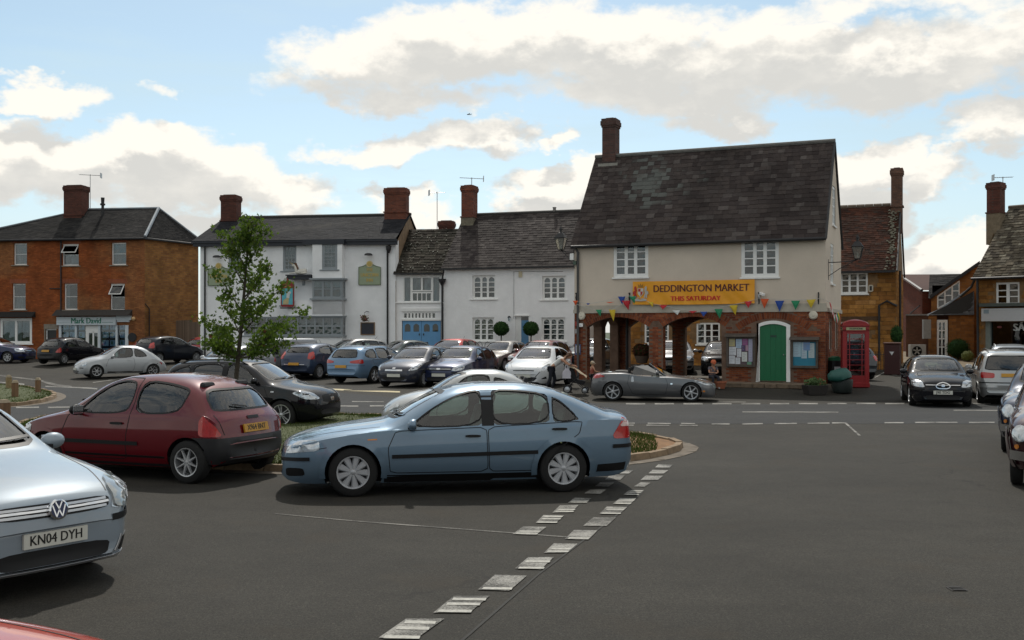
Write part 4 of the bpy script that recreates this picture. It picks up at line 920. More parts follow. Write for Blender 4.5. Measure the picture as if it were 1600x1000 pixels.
def room(f,root,s0,s1,z0,z1,d=1.6,m=None):
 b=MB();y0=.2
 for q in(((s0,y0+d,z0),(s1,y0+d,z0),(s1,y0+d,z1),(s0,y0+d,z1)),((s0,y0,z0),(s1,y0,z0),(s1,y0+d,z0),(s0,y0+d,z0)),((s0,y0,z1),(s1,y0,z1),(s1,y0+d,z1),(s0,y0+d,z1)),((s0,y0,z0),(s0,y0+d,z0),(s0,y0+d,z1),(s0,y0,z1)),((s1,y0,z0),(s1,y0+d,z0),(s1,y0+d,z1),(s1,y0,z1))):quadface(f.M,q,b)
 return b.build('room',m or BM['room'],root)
_SL={}
def slate_mesh(m,key):
 if key not in _SL:
  b=MB();b.add([(0,0,0),(1,0,0),(1,1,0),(0,1,0),(0,0,1),(1,0,1),(1,1,.25),(0,1,.25)],[(4,5,6,7),(0,1,5,4),(1,2,6,5),(3,0,4,7),(2,3,7,6)])
  me=b.mesh('slate');me.materials.append(m);_SL[key]=me
 return _SL[key]
def tiled(root,P00,P10,P01,P11,rows,w,m,name='slate',singles=0,thick=.018,jitter=.25,ragged=.02,over=.5,stuffname=None,seed=1,wfac=None):
 rnd=random.Random(seed)
 P00,P10,P01,P11=map(Vector,(P00,P10,P01,P11))
 nrm=(P10-P00).cross(P01-P00).normalized()
 if nrm.z<0:nrm=-nrm
 items=[]
 for r in range(rows):
  t0,t1=r/rows,min(1.0,(r+1+over)/rows)
  a0,b0,a1,b1=P00.lerp(P01,t0),P10.lerp(P11,t0),P00.lerp(P01,t1),P10.lerp(P11,t1)
  ln=(b0-a0).length
  if ln<.1:continue
  ww=w*(wfac(r)if wfac else 1)
  x=-ww*rnd.uniform(.1,.9)if True else 0
  while x<ln:
   wd=ww*rnd.uniform(1-jitter,1+jitter)
   u0,u1=max(0,x)/ln,min(ln,x+wd-.006)/ln
   x+=wd
   if u1-u0<.02/ln:continue
   dz=rnd.uniform(0,thick*.6);dr=rnd.uniform(-ragged,ragged)
   up=(a1-a0).normalized()
   items.append((a0.lerp(b0,u0)-up*dr,a0.lerp(b0,u1)-up*dr,a1.lerp(b1,u0),a1.lerp(b1,u1),thick+dz,rnd.uniform(.01,1)))
 off=Vector(root.location)
 items.sort(key=lambda q:(q[0]+off-Vector((0,0,CAMZ))).length)
 for k,(a,b_,c,d_,th,rv)in enumerate(items[:singles]):
  ex=b_-a;ey=c-a;X_=ex;Y_=ey;Z_=nrm*th
  M=Matrix((X_,Y_,Z_)).transposed().to_4x4();M.translation=a+nrm*.004
  place_unit(name,slate_mesh(m,m.name),M,root)
 rest=items[singles:]
 if rest:
  B=MB()
  for(a,b_,c,d_,th,rv)in rest:
   n0=nrm*.004
   B.add([a+n0,b_+n0,d_+n0,c+n0,a+nrm*th,b_+nrm*th,d_+nrm*th*.3,c+nrm*th*.3],[(4,5,6,7),(0,1,5,4),(1,2,6,5),(3,0,4,7)],rnd=rv)
  o=B.build(stuffname or(name+'s'),m,root);o['kind']='stuff'
 B=MB();B.add([P00,P10,P11,P01],[(0,1,2,3)]);B.build('roof_boarding',BM['boarding'],root)
def bricks(f,root,s0,s1,z0,z1,inside,m,bw=.225,bh=.075,proud=.008,name='bricks',seed=3,y=0.,singles=0,jit=0.,one='stone'):
 rnd=random.Random(seed);B=MB();items=[]
 rows=max(1,round((z1-z0)/bh));bh=(z1-z0)/rows;r=0;z=z0
 while r<rows:
  x=s0-bw*(.5 if r%2 else 0)-rnd.uniform(0,jit)
  while x<s1:
   w=bw*(1+rnd.uniform(-jit,jit))if jit else bw
   a,c=max(s0,x+.005),min(s1,x+w-.005);x+=w
   if c-a<.03:continue
   e,g=z+.005,z+bh-.006
   if inside and(inside((a+c)/2,(e+g)/2)or inside(a+.01,(e+g)/2)or inside(c-.01,(e+g)/2)or inside((a+c)/2,e)or inside((a+c)/2,g)):continue
   p=proud*rnd.uniform(.5,1.4)
   items.append((a,c,e,g,p,rnd.uniform(.01,1)))
  z+=bh;r+=1
 if singles:items.sort(key=lambda q:-(q[1]-q[0])*(q[3]-q[2]))
 for(a,c,e,g,p,rv)in items[:singles]:
  place_unit(one,stone_mesh(m),f.M@Matrix.Translation((a,y,e))@Matrix.Diagonal((c-a,p,g-e,1)),root)
 for(a,c,e,g,p,rv)in items[singles:]:
  k=.003
  vs=[(a,y,e),(c,y,e),(c,y,g),(a,y,g),(a+k,y-p,e+k),(c-k,y-p,e+k),(c-k,y-p,g-k),(a+k,y-p,g-k)]
  B.add([f.M@Vector(v)for v in vs],[(4,5,6,7),(0,1,5,4),(1,2,6,5),(2,3,7,6),(3,0,4,7)],rnd=rv)
 if B.v:
  o=B.build(name,m,root);o['kind']='stuff'
_ST={}
def stone_mesh(m):
 if m.name not in _ST:
  b=MB();k=.02;b.add([(0,0,0),(1,0,0),(1,0,1),(0,0,1),(k,-1,k*2),(1-k,-1,k),(1-k,-1,1-k*2),(k,-1,1-k)],[(4,5,6,7),(0,1,5,4),(1,2,6,5),(2,3,7,6),(3,0,4,7)])
  me=b.mesh('stone');me.materials.append(m);_ST[m.name]=me
 return _ST[m.name]
def chimney(root,c,w,d,z0,z1,ang,m,capm=None,band=True,pots=0,name='chimney',base=0,base_m=None):
 M=Matrix.Translation(c)@Matrix.Rotation(ang,4,'Z')
 b=MB();h=z1-z0;q=lambda e,a,g:b.box((-w/2-e,-d/2-e,a),(w/2+e,d/2+e,g),M=M)
 ct=z1-.36
 q(0,z0,ct);q(.03,ct,ct+.08);q(.06,ct+.08,z1-.10);q(.03,z1-.10,z1)
 if band:zb=z0+(z1-z0)*(base or.33);b.box((-w/2-.06,-d/2-.06,zb),(w/2+.06,d/2+.06,zb+.07),M=M)
 o=b.build(name,m,root)
 if base_m:
  b=MB();b.box((-w/2-.02,-d/2-.02,z0-.02),(w/2+.02,d/2+.02,z0+(z1-z0)*base),M=M);b.build('chimney_base',base_m,o)
 b=MB();b.box((-w/2+.12,-d/2+.12,z1-.02),(w/2-.12,d/2-.12,z1+.05),M=M)
 b.build('chimney_flaunching',BM['stonegrey'],o)
 for k in range(pots):
  b=MB();b.lathe([(.13,0),(.12,.05),(.10,.28),(.12,.30),(.12,.34),(.09,.34),(.09,.1)],12,M=M@Matrix.Translation((-w/2+w*(k+.5)/pots,0,z1+.04)));b.build('chimney_pot',BM['pot'],o,sm=40)
 return o
def yagi(label,base,h,right,length,tilt=0.,n=12,group='television aerials on the roofs',side=1):
 t=thing('television_aerial',label,'aerial',base,0,group)
 b=MB();top=Vector((.0,0,h));b.tube([(0,0,0),top],.022,6);b.build('mast',BM['alu'],t)
 r=Vector(right).normalized();b=MB();a=top-r*length*.5+Vector((0,0,.06));c=top+r*length*.5+Vector((0,0,.06+tilt));b.tube([a,c],.016,5)
 b.tube([top,top+Vector((0,0,.08))],.03,6)
 b.build('boom',BM['alu'],t)
 k=r.cross(Vector((0,0,1))).normalized();b=MB()
 for i in range(n):
  p=a.lerp(c,i/(n-1));b.tube([p-k*.16,p+k*.16],.006,4)
 b.build('element',BM['alu'],t)
 b=MB();e=c if side>0 else a
 b.box((-.01,-.2,-.16),(.01,.2,.16),M=Matrix.Translation(e)@Matrix.Rotation(math.atan2(r.y,r.x),4,'Z'));b.build('reflector',BM['alu'],t)
 return t
def pipe(root,pts,m=None,r=.04,name='drainpipe'):
 b=MB();b.tube(pts,r,8);o=b.build(name,m or BM['iron'],root,sm=40)
 return o
white=(.80,.80,.79)
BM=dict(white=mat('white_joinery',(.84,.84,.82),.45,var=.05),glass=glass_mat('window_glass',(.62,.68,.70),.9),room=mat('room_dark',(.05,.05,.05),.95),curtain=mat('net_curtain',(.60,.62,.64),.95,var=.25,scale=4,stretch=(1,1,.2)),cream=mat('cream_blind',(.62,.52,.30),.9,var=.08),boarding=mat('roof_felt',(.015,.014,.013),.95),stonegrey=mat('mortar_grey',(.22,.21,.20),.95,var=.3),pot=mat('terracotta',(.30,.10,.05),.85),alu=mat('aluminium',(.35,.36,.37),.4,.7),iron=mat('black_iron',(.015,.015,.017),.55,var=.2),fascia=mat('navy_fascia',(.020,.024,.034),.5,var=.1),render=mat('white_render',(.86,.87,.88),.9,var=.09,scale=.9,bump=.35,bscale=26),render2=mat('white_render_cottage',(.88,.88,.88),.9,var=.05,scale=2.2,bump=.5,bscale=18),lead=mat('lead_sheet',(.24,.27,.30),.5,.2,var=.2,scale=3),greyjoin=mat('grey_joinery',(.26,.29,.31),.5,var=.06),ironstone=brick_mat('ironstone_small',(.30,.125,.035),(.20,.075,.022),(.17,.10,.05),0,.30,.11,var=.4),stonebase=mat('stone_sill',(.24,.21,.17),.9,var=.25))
# ground, roads, markings, islands
def asphalt(name,col,patchy=.24,wet=0.,grit=.5):
 m=bpy.data.materials.new(name);m.use_nodes=True;nt=m.node_tree;N,Lk=nt.nodes.new,nt.links.new;b=nt.nodes['Principled BSDF']
 g=N('ShaderNodeNewGeometry')
 def noise(sc,det,ro=.6,stretch=None):
  n=N('ShaderNodeTexNoise');n.inputs['Scale'].default_value=sc;n.inputs['Detail'].default_value=det;n.inputs['Roughness'].default_value=ro
  if stretch:
   mp=N('ShaderNodeMapping');mp.inputs['Scale'].default_value=stretch;Lk(g.outputs['Position'],mp.inputs[0]);Lk(mp.outputs[0],n.inputs['Vector'])
  else:Lk(g.outputs['Position'],n.inputs['Vector'])
  return n.outputs[0]
 def rng(x,a,c,lo,hi):
  n=N('ShaderNodeMapRange');n.inputs[1].default_value=a;n.inputs[2].default_value=c;n.inputs[3].default_value=lo;n.inputs[4].default_value=hi;Lk(x,n.inputs[0]);return n.outputs[0]
 def mul(a,c):
  n=N('ShaderNodeMath');n.operation='MULTIPLY';Lk(a,n.inputs[0]);Lk(c,n.inputs[1]);return n.outputs[0]
 v=mul(rng(noise(70,3,.8),.38,.62,1-grit,1+grit),rng(noise(.35,6,.6),.3,.7,1-patchy,1+patchy))
 v=mul(v,rng(noise(4,5),.3,.7,.88,1.12));v=mul(v,rng(noise(26,4,.75),.38,.62,.78,1.22));v=mul(v,rng(noise(.5,3,.5,(.25,1.6,1)),.35,.65,.92,1.08))
 sp=noise(38,2,.5);v2=rng(sp,.68,.73,0,.8)
 mx=N('ShaderNodeMix');mx.data_type='RGBA';mx.blend_type='MULTIPLY';mx.inputs[0].default_value=1;mx.inputs[6].default_value=(*col,1);Lk(v,mx.inputs[7])
 m2=N('ShaderNodeMix');m2.data_type='RGBA';Lk(v2,m2.inputs[0]);Lk(mx.outputs[2],m2.inputs[6]);m2.inputs[7].default_value=(col[0]*2.6,col[1]*2.5,col[2]*2.4,1)
 vo=N('ShaderNodeTexVoronoi');vo.feature='DISTANCE_TO_EDGE';vo.inputs['Scale'].default_value=.55;nw=N('ShaderNodeTexNoise');nw.inputs['Scale'].default_value=1.4;nw.inputs['Detail'].default_value=5;Lk(g.outputs['Position'],nw.inputs['Vector'])
 va=N('ShaderNodeVectorMath');va.operation='MULTIPLY_ADD';Lk(nw.outputs['Color'],va.inputs[0]);va.inputs[1].default_value=(1.1,1.1,0);Lk(g.outputs['Position'],va.inputs[2]);Lk(va.outputs[0],vo.inputs['Vector'])
 ck=mul(rng(vo.outputs['Distance'],.004,.012,.55,0),rng(noise(.22,2),.52,.60,0,1))
 oil=rng(noise(1.7,2,.4),.70,.78,0,.35)
 mc=N('ShaderNodeMix');mc.data_type='RGBA';Lk(ck,mc.inputs[0]);Lk(m2.outputs[2],mc.inputs[6]);mc.inputs[7].default_value=(.012,.011,.010,1)
 m2=N('ShaderNodeMix');m2.data_type='RGBA';Lk(oil,m2.inputs[0]);Lk(mc.outputs[2],m2.inputs[6]);m2.inputs[7].default_value=(.018,.017,.016,1)
 du=rng(noise(.8,4),.56,.72,0,.5);m3=N('ShaderNodeMix');m3.data_type='RGBA';Lk(du,m3.inputs[0]);Lk(m2.outputs[2],m3.inputs[6]);m3.inputs[7].default_value=(col[0]*1.25,col[1]*1.05,col[2]*.85,1)
 Lk(m3.outputs[2],b.inputs['Base Color']);b.inputs['Roughness'].default_value=.88;b.inputs['Specular IOR Level'].default_value=.25
 bp=N('ShaderNodeBump');bp.inputs['Strength'].default_value=.5;bp.inputs['Distance'].default_value=.006;Lk(noise(120,3,.7),bp.inputs['Height']);Lk(bp.outputs[0],b.inputs['Normal'])
 MATS[name]=m;return m
def sheet(name,m,x0,x1,y0,y1,nx,ny,dz,kind='structure',clip=None):
 vs=[];fs=[]
 for j in range(ny+1):
  for i in range(nx+1):
   x,y=x0+(x1-x0)*i/nx,y0+(y1-y0)*j/ny;vs.append((x,y,gz(x,y)+dz))
 for j in range(ny):
  for i in range(nx):k=j*(nx+1)+i;fs.append((k,k+1,k+nx+2,k+nx+1))
 me=bpy.data.meshes.new(name);me.from_pydata(vs,[],fs);me.shade_smooth();o=obj(name,me,m);o['kind']=kind;return o
sheet('ground',mat('far_ground',(.06,.07,.04),.95,var=.3,scale=.05),-900,900,-300,1500,18,18,-.06)if False else None
b_=MB();b_.add([(-1500,-400,-.7),(1500,-400,-.7),(1500,2500,-.7),(-1500,2500,-.7)],[(0,1,2,3)]);o_=b_.build('ground',mat('far_ground',(.05,.07,.03),.95,var=.3,scale=.05));o_['kind']='structure'
AS1=asphalt('old_asphalt',(.030,.0275,.0225));AS2=asphalt('road_asphalt',(.030,.031,.032),.10,grit=.35);AS3=asphalt('parking_asphalt',(.030,.028,.024),.2)
sheet('square_surface',AS1,-60,60,-30,96,60,126,0.)
def surf_z(x,y):
 i,j=math.floor(x/2),math.floor(y);u,v=x/2-i,y-j;g=lambda a,c:gz(a*2,c)
 return g(i,j)*(1-u)*(1-v)+g(i+1,j)*u*(1-v)+g(i,j+1)*(1-u)*v+g(i+1,j+1)*u*v
def gpoly(name,pts,m,dz,kind='structure',parent=None,sub=0):
 b=MB();vs=[G(*p)if len(p)==2 else Vector(p)for p in pts];P2=[(v.x,v.y)for v in vs]
 if sum(P2[i-1][0]*P2[i][1]-P2[i][0]*P2[i-1][1]for i in range(len(P2)))<0:P2.reverse()
 x0,x1=max(-59,min(p[0]for p in P2)),min(59,max(p[0]for p in P2));y0,y1=min(p[1]for p in P2),max(p[1]for p in P2)
 i0,i1,j0,j1=math.floor(x0/2),math.ceil(x1/2),math.floor((y0+30)/1),math.ceil((y1+30)/1)
 for i in range(i0,i1):
  for j in range(j0,j1):
   c=clip_cell(P2,i*2,i*2+2,-30+j,-29+j)
   c=[p for k,p in enumerate(c)if abs(p[0]-c[k-1][0])+abs(p[1]-c[k-1][1])>1e-6]
   if len(c)>=3:b.add([(p[0],p[1],surf_z(*p)+dz)for p in c],[tuple(range(len(c)))])
 if not b.v:return
 me=b.mesh(name,.0002);bm=bmesh.new();bm.from_mesh(me)
 if bm.faces and sum(f.normal.z for f in bm.faces)<0:bmesh.ops.reverse_faces(bm,faces=bm.faces)
 bm.to_mesh(me);bm.free()
 o=obj(name,me,m,parent)
 if kind and parent is None:o['kind']=kind
 return o
gpoly('road',[(-900,662.5),(2600,662.5),(2600,631.5),(1000,631.5),(560,616),(-200,590.5),(-900,575)],AS2,.004)
def paint_mat(name,col,wear=.5,fine=60):
 m=bpy.data.materials.new(name);m.use_nodes=True;nt=m.node_tree;N,Lk=nt.nodes.new,nt.links.new;b=nt.nodes['Principled BSDF']
 g=N('ShaderNodeNewGeometry');n=N('ShaderNodeTexNoise');n.inputs['Scale'].default_value=fine;n.inputs['Detail'].default_value=4;n.inputs['Roughness'].default_value=.8;Lk(g.outputs['Position'],n.inputs['Vector'])
 n2=N('ShaderNodeTexNoise');n2.inputs['Scale'].default_value=2.2;n2.inputs['Detail'].default_value=4;Lk(g.outputs['Position'],n2.inputs['Vector'])
 ad=N('ShaderNodeMath');ad.operation='MULTIPLY_ADD';Lk(n2.outputs[0],ad.inputs[0]);ad.inputs[1].default_value=.8;Lk(n.outputs[0],ad.inputs[2])
 mr=N('ShaderNodeMapRange');mr.inputs[1].default_value=.9-.18+(wear-.5)*.3;mr.inputs[2].default_value=.9+.06+(wear-.5)*.3;Lk(ad.outputs[0],mr.inputs[0])
 mx=N('ShaderNodeMix');mx.data_type='RGBA';Lk(mr.outputs[0],mx.inputs[0]);mx.inputs[6].default_value=(.038,.036,.031,1);mx.inputs[7].default_value=(*col,1)
 Lk(mx.outputs[2],b.inputs['Base Color']);b.inputs['Roughness'].default_value=.85;MATS[name]=m;return m
PW=paint_mat('worn_white_paint',(.30,.29,.265),.72);PF=paint_mat('faded_white_paint',(.20,.19,.17),.8);PS=mat('fresh_white_paint',(.38,.37,.335),.8,var=.3,scale=30)
YL=mat('cream_line_paint',(.50,.43,.27),.85,var=.2,scale=20)
MK=[]
def blk(cx,cy,w,h,sk):
 return[(cx-w/2-sk/2,cy+h/2),(cx+w/2-sk/2,cy+h/2+.5),(cx+w/2+sk/2,cy-h/2),(cx-w/2+sk/2,cy-h/2-.5)]
right_line=[(1037.5,729,22,4.5,5),(1029,738,24,5,6),(1018,747.5,27,6,7),(1004,758,16,6,9),(990,770.5,22,7.5,9),(976,784,26,9,10),(958,798.5,31,11,12),(937,816,35,12.5,13),(908,836.5,36,14,14),(876,857.5,36,14,16),(836,881,41,18,18),(785,911.5,48,23,24),(722,945.5,56,25,30),(643,983.5,62,31,38)]
left_line=[(974,738,23,5,6),(962,746.5,24,7,8),(945,758,22,6,8),(930,769,26,6,8),(906,783,27,7,9),(884,796,29,11,10),(859,812,33,12,12),(827,830,36,12,14)]
mk=bpy.data.objects.new('give_way_lines',None);COL.objects.link(mk);mk['kind']='structure'
for(cx,cy,w,h,sk)in right_line+left_line:
 gpoly('painted_block',[(x_+random.uniform(-.035,.035)*w,y_+random.uniform(-.05,.05)*h)for x_,y_ in blk(cx,cy,w,h,sk*1.1)],PW,.008,None,mk)
for(cx,cy,w,h,sk)in right_line[-6:]+right_line[4:7]+left_line[-4:]:
 for t_ in random.choice(((.44,-.12),(.42,),(.45,.0,-.3),(.40,.12))):
  yy=cy+h*t_;xx=cx-sk*t_;w=w*random.uniform(.9,1.0);gpoly('painted_strip',[(xx-w/2+1,yy+h*.07),(xx+w/2+1,yy+h*.10),(xx+w/2+3,yy-h*.05),(xx-w/2+4,yy-h*.08)],PS,.011,None,mk)
def line(name,seg,th,m,nm='road_lines',dz=.008):
 for(x0,y0,x1,y1)in seg:
  gpoly('painted_line',[(x0,y0+th/2),(x1,y1+th/2),(x1,y1-th/2),(x0,y0-th/2)],m,dz,None,name)
rl=bpy.data.objects.new('road_lines',None);COL.objects.link(rl);rl['kind']='structure'
line(rl,[(x,631.2-(x-980)*.001,x+30,631.2-(x-980)*.001)for x in range(978,1600,45)],2.0,PW)
line(rl,[(1160,643.5,1310,644),(1490,641,1640,641.5)],1.4,PW)
line(rl,[(966,661.5,992,661.8),(1012,661.8,1048,662.2),(1064,662,1086,662.2)],1.6,PW)
line(rl,[(966,664.6,990,664.8),(1010,664.8,1046,665.2),(1062,665,1090,665.2)],1.6,PW)
line(rl,[(1112,663,1140,663),(1160,663,1192,662.5),(1210,662.5,1245,662),(1262,662,1296,661.5),(1382,661,1412,660.8),(1430,660.5,1462,660.5),(1461,660.5,1496,660.5),(1514,660.5,1554,660.5)],1.8,PW)
gpoly('painted_line',[(1300,660.5),(1322,660.5),(1345,681),(1341,681),(1320,662.2),(1300,662.2)],PW,.008,None,rl)
line(rl,[(0,587,60,594),(60,594,112,603),(-120,575,0,587)],1.6,PF)
line(rl,[(71,603,152,608)],2.2,PW);line(rl,[(0,597.5,38,600.5)],1.8,PW)
line(rl,[(25,637,61,636.5),(75,637,109,636.8),(124,637,148,637),(162,637,200,637)],2.0,PW)
line(rl,[(525,634.5,560,634.6),(578,634.6,600,634.6)],1.8,PW);line(rl,[(550,627.4,600,628.2)],1.2,PW)
line(rl,[(480,607.5,548,609.8),(548,609.8,625,612.5)],2.4,YL)
line(rl,[(145,598,235,585),(1120,628.5,1165,628.5)],1.2,PF)
line(rl,[(1367,590,1383,581),(1394,586,1402,586)],1.6,PW)
line(rl,[(700,645,760,646)],1.2,PF)
line(rl,[(560,815,905,841)],1.6,PF,dz=.004)
line(rl,[(430,803,560,815)],1.2,PF,dz=.004)
gpoly('asphalt_joint',[(715,1005),(838,899),(961,806),(1004,768),(1007,768),(964,807),(842,899),(721,1005)],mat('joint_tar',(.025,.024,.021),.9,var=.3,scale=5),.005)
def soil_mat():
 if 'verge_earth' in MATS:return MATS['verge_earth']
 m=mat('verge_earth',(.20,.105,.045),.95,var=.3,scale=5,bump=.5);nt=m.node_tree;N,Lk=nt.nodes.new,nt.links.new;b=nt.nodes['Principled BSDF']
 src=b.inputs['Base Color'].links[0].from_socket;g=N('ShaderNodeNewGeometry');sp=N('ShaderNodeSeparateXYZ');Lk(g.outputs['Position'],sp.inputs[0])
 n=N('ShaderNodeTexNoise');n.inputs['Scale'].default_value=1.6;n.inputs['Detail'].default_value=5;Lk(g.outputs['Position'],n.inputs['Vector'])
 ad=N('ShaderNodeMath');ad.operation='MULTIPLY_ADD';Lk(n.outputs[0],ad.inputs[0]);ad.inputs[1].default_value=1.6;Lk(sp.outputs[0],ad.inputs[2])
 mr=N('ShaderNodeMapRange');mr.inputs[1].default_value=2.1;mr.inputs[2].default_value=2.7;Lk(ad.outputs[0],mr.inputs[0])
 mx=N('ShaderNodeMix');mx.data_type='RGBA';Lk(mr.outputs[0],mx.inputs[0]);mx.inputs[6].default_value=(.060,.072,.022,1);Lk(src,mx.inputs[7]);Lk(mx.outputs[2],b.inputs['Base Color'])
 return m
def island(outer,name_k,soil_tip,label_g):
 pts=chaikin([G(*p)for p in outer],2,r=.25)
 kerb=bpy.data.objects.new('kerb',None);COL.objects.link(kerb);kerb['kind']='structure'
 ks=mat('kerb_stone',(.22,.155,.095),.9,var=.3,scale=6,bump=.3)
 n=len(pts);cen=sum(pts,Vector())/n
 ln=[0]
 for i in range(n):ln.append(ln[-1]+(pts[(i+1)%n]-pts[i]).length)
 tot=ln[-1]
 def at(s):
  s%=tot
  for i in range(n):
   if ln[i]<=s<=ln[i+1]:return pts[i].lerp(pts[(i+1)%n],(s-ln[i])/max(1e-6,ln[i+1]-ln[i]))
  return pts[0]
 ns=int(tot/.62);L_=tot/ns;inner=[]
 area=sum(pts[i-1].x*pts[i].y-pts[i].x*pts[i-1].y for i in range(n));sg=1 if area>0 else-1
 for k in range(ns):
  a,c=at(k*L_+.008),at((k+1)*L_-.008);d=(c-a).normalized();w=Vector((-d.y,d.x,0))*sg*.13
  a2,c2=a+w,c+w
  h=.10+.008*math.sin(k*3.1)
  b=MB();z=gz(a.x,a.y)
  vs=[a,c,c2,a2];b.add([(v.x,v.y,z-.02)for v in vs]+[(v.x,v.y,z+h)for v in(a+w*.15,c+w*.15,c2,a2)],[(0,3,2,1),(4,5,6,7),(0,1,5,4),(1,2,6,5),(2,3,7,6),(3,0,4,7)])
  me=b.mesh('kerb_stone');bm=bmesh.new();bm.from_mesh(me);bmesh.ops.recalc_face_normals(bm,faces=bm.faces);bm.to_mesh(me);bm.free();obj('kerb_stone',me,ks,kerb)
  inner.append(a2)
 ch=MB()
 for k in range(ns):
  a,c=at(k*L_),at((k+1)*L_);d=(c-a).normalized();w=Vector((-d.y,d.x,0))*-sg*.26
  ch.add([(v.x,v.y,gz(v.x,v.y)+.007)for v in(a,c,c+w,a+w)],[(0,1,2,3)])
 o=ch.build('kerb_channel',mat('channel_stone',(.13,.105,.078),.9,var=.35,scale=5));o['kind']='structure'
 b=MB();vs=[];K=6;cx=cen
 rings=[]
 for r in range(K+1):
  t=r/K;rings.append([inner[i].lerp(cx,t)if True else None for i in range(len(inner))])
 m_=len(inner)
 for r in range(K+1):
  for v in rings[r]:vs.append((v.x,v.y,gz(v.x,v.y)+.07+.05*math.sin(min(1,r/2)*1.57)+.015*mnoise.noise(v*1.5)))
 fs=[]
 for r in range(K):
  for i in range(m_):fs.append((r*m_+i,r*m_+(i+1)%m_,(r+1)*m_+(i+1)%m_,(r+1)*m_+i))
 b.add(vs,fs);o=b.build('verge_soil',soil_mat(),weld=.001);o['kind']='structure';smooth(o.data,60)
 return inner,rings
isl1,ri1=island([(20,700),(120,722),(250,731),(440,738),(640,742),(860,734),(990,722),(1045,712),(1072,702),(1062,694),(1020,686),(968,678),(880,668),(720,658),(560,652),(420,648),(300,646),(150,648),(60,655),(10,672)],'a',1,'')
isl2,ri2=island([(-260,598),(-100,596),(10,604),(60,610),(88,616),(90,622),(72,629),(30,635),(-60,640),(-260,640)],'b',0,'')
def inside(p,poly):
 c=False;n=len(poly)
 for i in range(n):
  a,b=poly[i-1],poly[i]
  if(a.y>p.y)!=(b.y>p.y)and p.x<(b.x-a.x)*(p.y-a.y)/(b.y-a.y)+a.x:c=not c
 return c
def grass(poly,n,seed,lab,limit=None,hh=.042):
 rn=random.Random(seed);b=MB();x0=min(p.x for p in poly);x1=max(p.x for p in poly);y0=min(p.y for p in poly);y1=max(p.y for p in poly)
 k=0;tries=0
 while k<n and tries<n*6:
  tries+=1;p=Vector((rn.uniform(x0,x1),rn.uniform(y0,y1),0))
  if not inside(p,poly):continue
  dens=mnoise.noise(Vector((p.x*.9,p.y*.9,0)))*.5+.5
  if limit and not limit(p,rn,dens):continue
  k+=1;z=gz(p.x,p.y)+.10;h=hh*rn.uniform(.5,1.5);a=rn.uniform(0,6.28);w=.012
  dx,dy=math.cos(a)*w,math.sin(a)*w;lx,ly=rn.uniform(-.04,.04),rn.uniform(-.04,.04)
  b.add([(p.x-dx,p.y-dy,z-.03),(p.x+dx,p.y+dy,z-.03),(p.x+lx,p.y+ly,z+h)],[(0,1,2)],rnd=rn.uniform(.01,1))
 o=b.build('grass',attr_mat('turf_blade',[(.035,.065,.012),(.055,.090,.018),(.085,.115,.025),(.12,.12,.04)],.9,bump=0));tag(o,lab,'grass');o['kind']='stuff';del o['category']
def lim1(p,rn,dens):
 px=800+F*p.x/p.y;edge=958 if p.y<15.8 else 1012
 if px>edge+6+16*dens:return False
 if px>930:return rn.random()<.9
 return rn.random()<.35+.8*dens
grass(isl1,60000,1,'short dry turf growing on the long island behind the parked cars',lim1)
grass(isl2,20000,2,'short green turf on the small island at the far left',lambda p,r,d:r.random()<.5+.7*d)
def cover(px,py,r,label,grate=False):
 g0=G(px,py);t=thing('drain_grating' if grate else 'manhole_cover',label,'drain' if grate else 'manhole',(g0.x,g0.y,gz(g0.x,g0.y)+.001))
 b=MB()
 if grate:b.box((-r,-r,0),(r,r,.006))
 else:b.lathe([(r,0),(r,.007),(r*.93,.007),(r*.92,.004),(.001,.004)],24)
 b.build('rim',mat('cast_iron',(.035,.032,.03),.6,.3,var=.3,scale=20),t)
 for k in range(-3,4):
  w_=r*.8 if grate else math.sqrt(max(0,(r*.85)**2-(k*r*.24)**2));b=MB();b.box((-w_,k*r*.24-.012,.004),(w_,k*r*.24+.012,.011));b.build('rib',MATS['cast_iron'],t)
cover(1495,921,.06,'small iron stop-cock cover in the tarmac at the lower right',True)
gpoly('paved_court',[(12.0+7.2,52.5,0),(30,51,0),(30,64,0),(19.2,64,0)],mat('buff_paving',(.17,.13,.08),.9,var=.3,scale=2),.01)
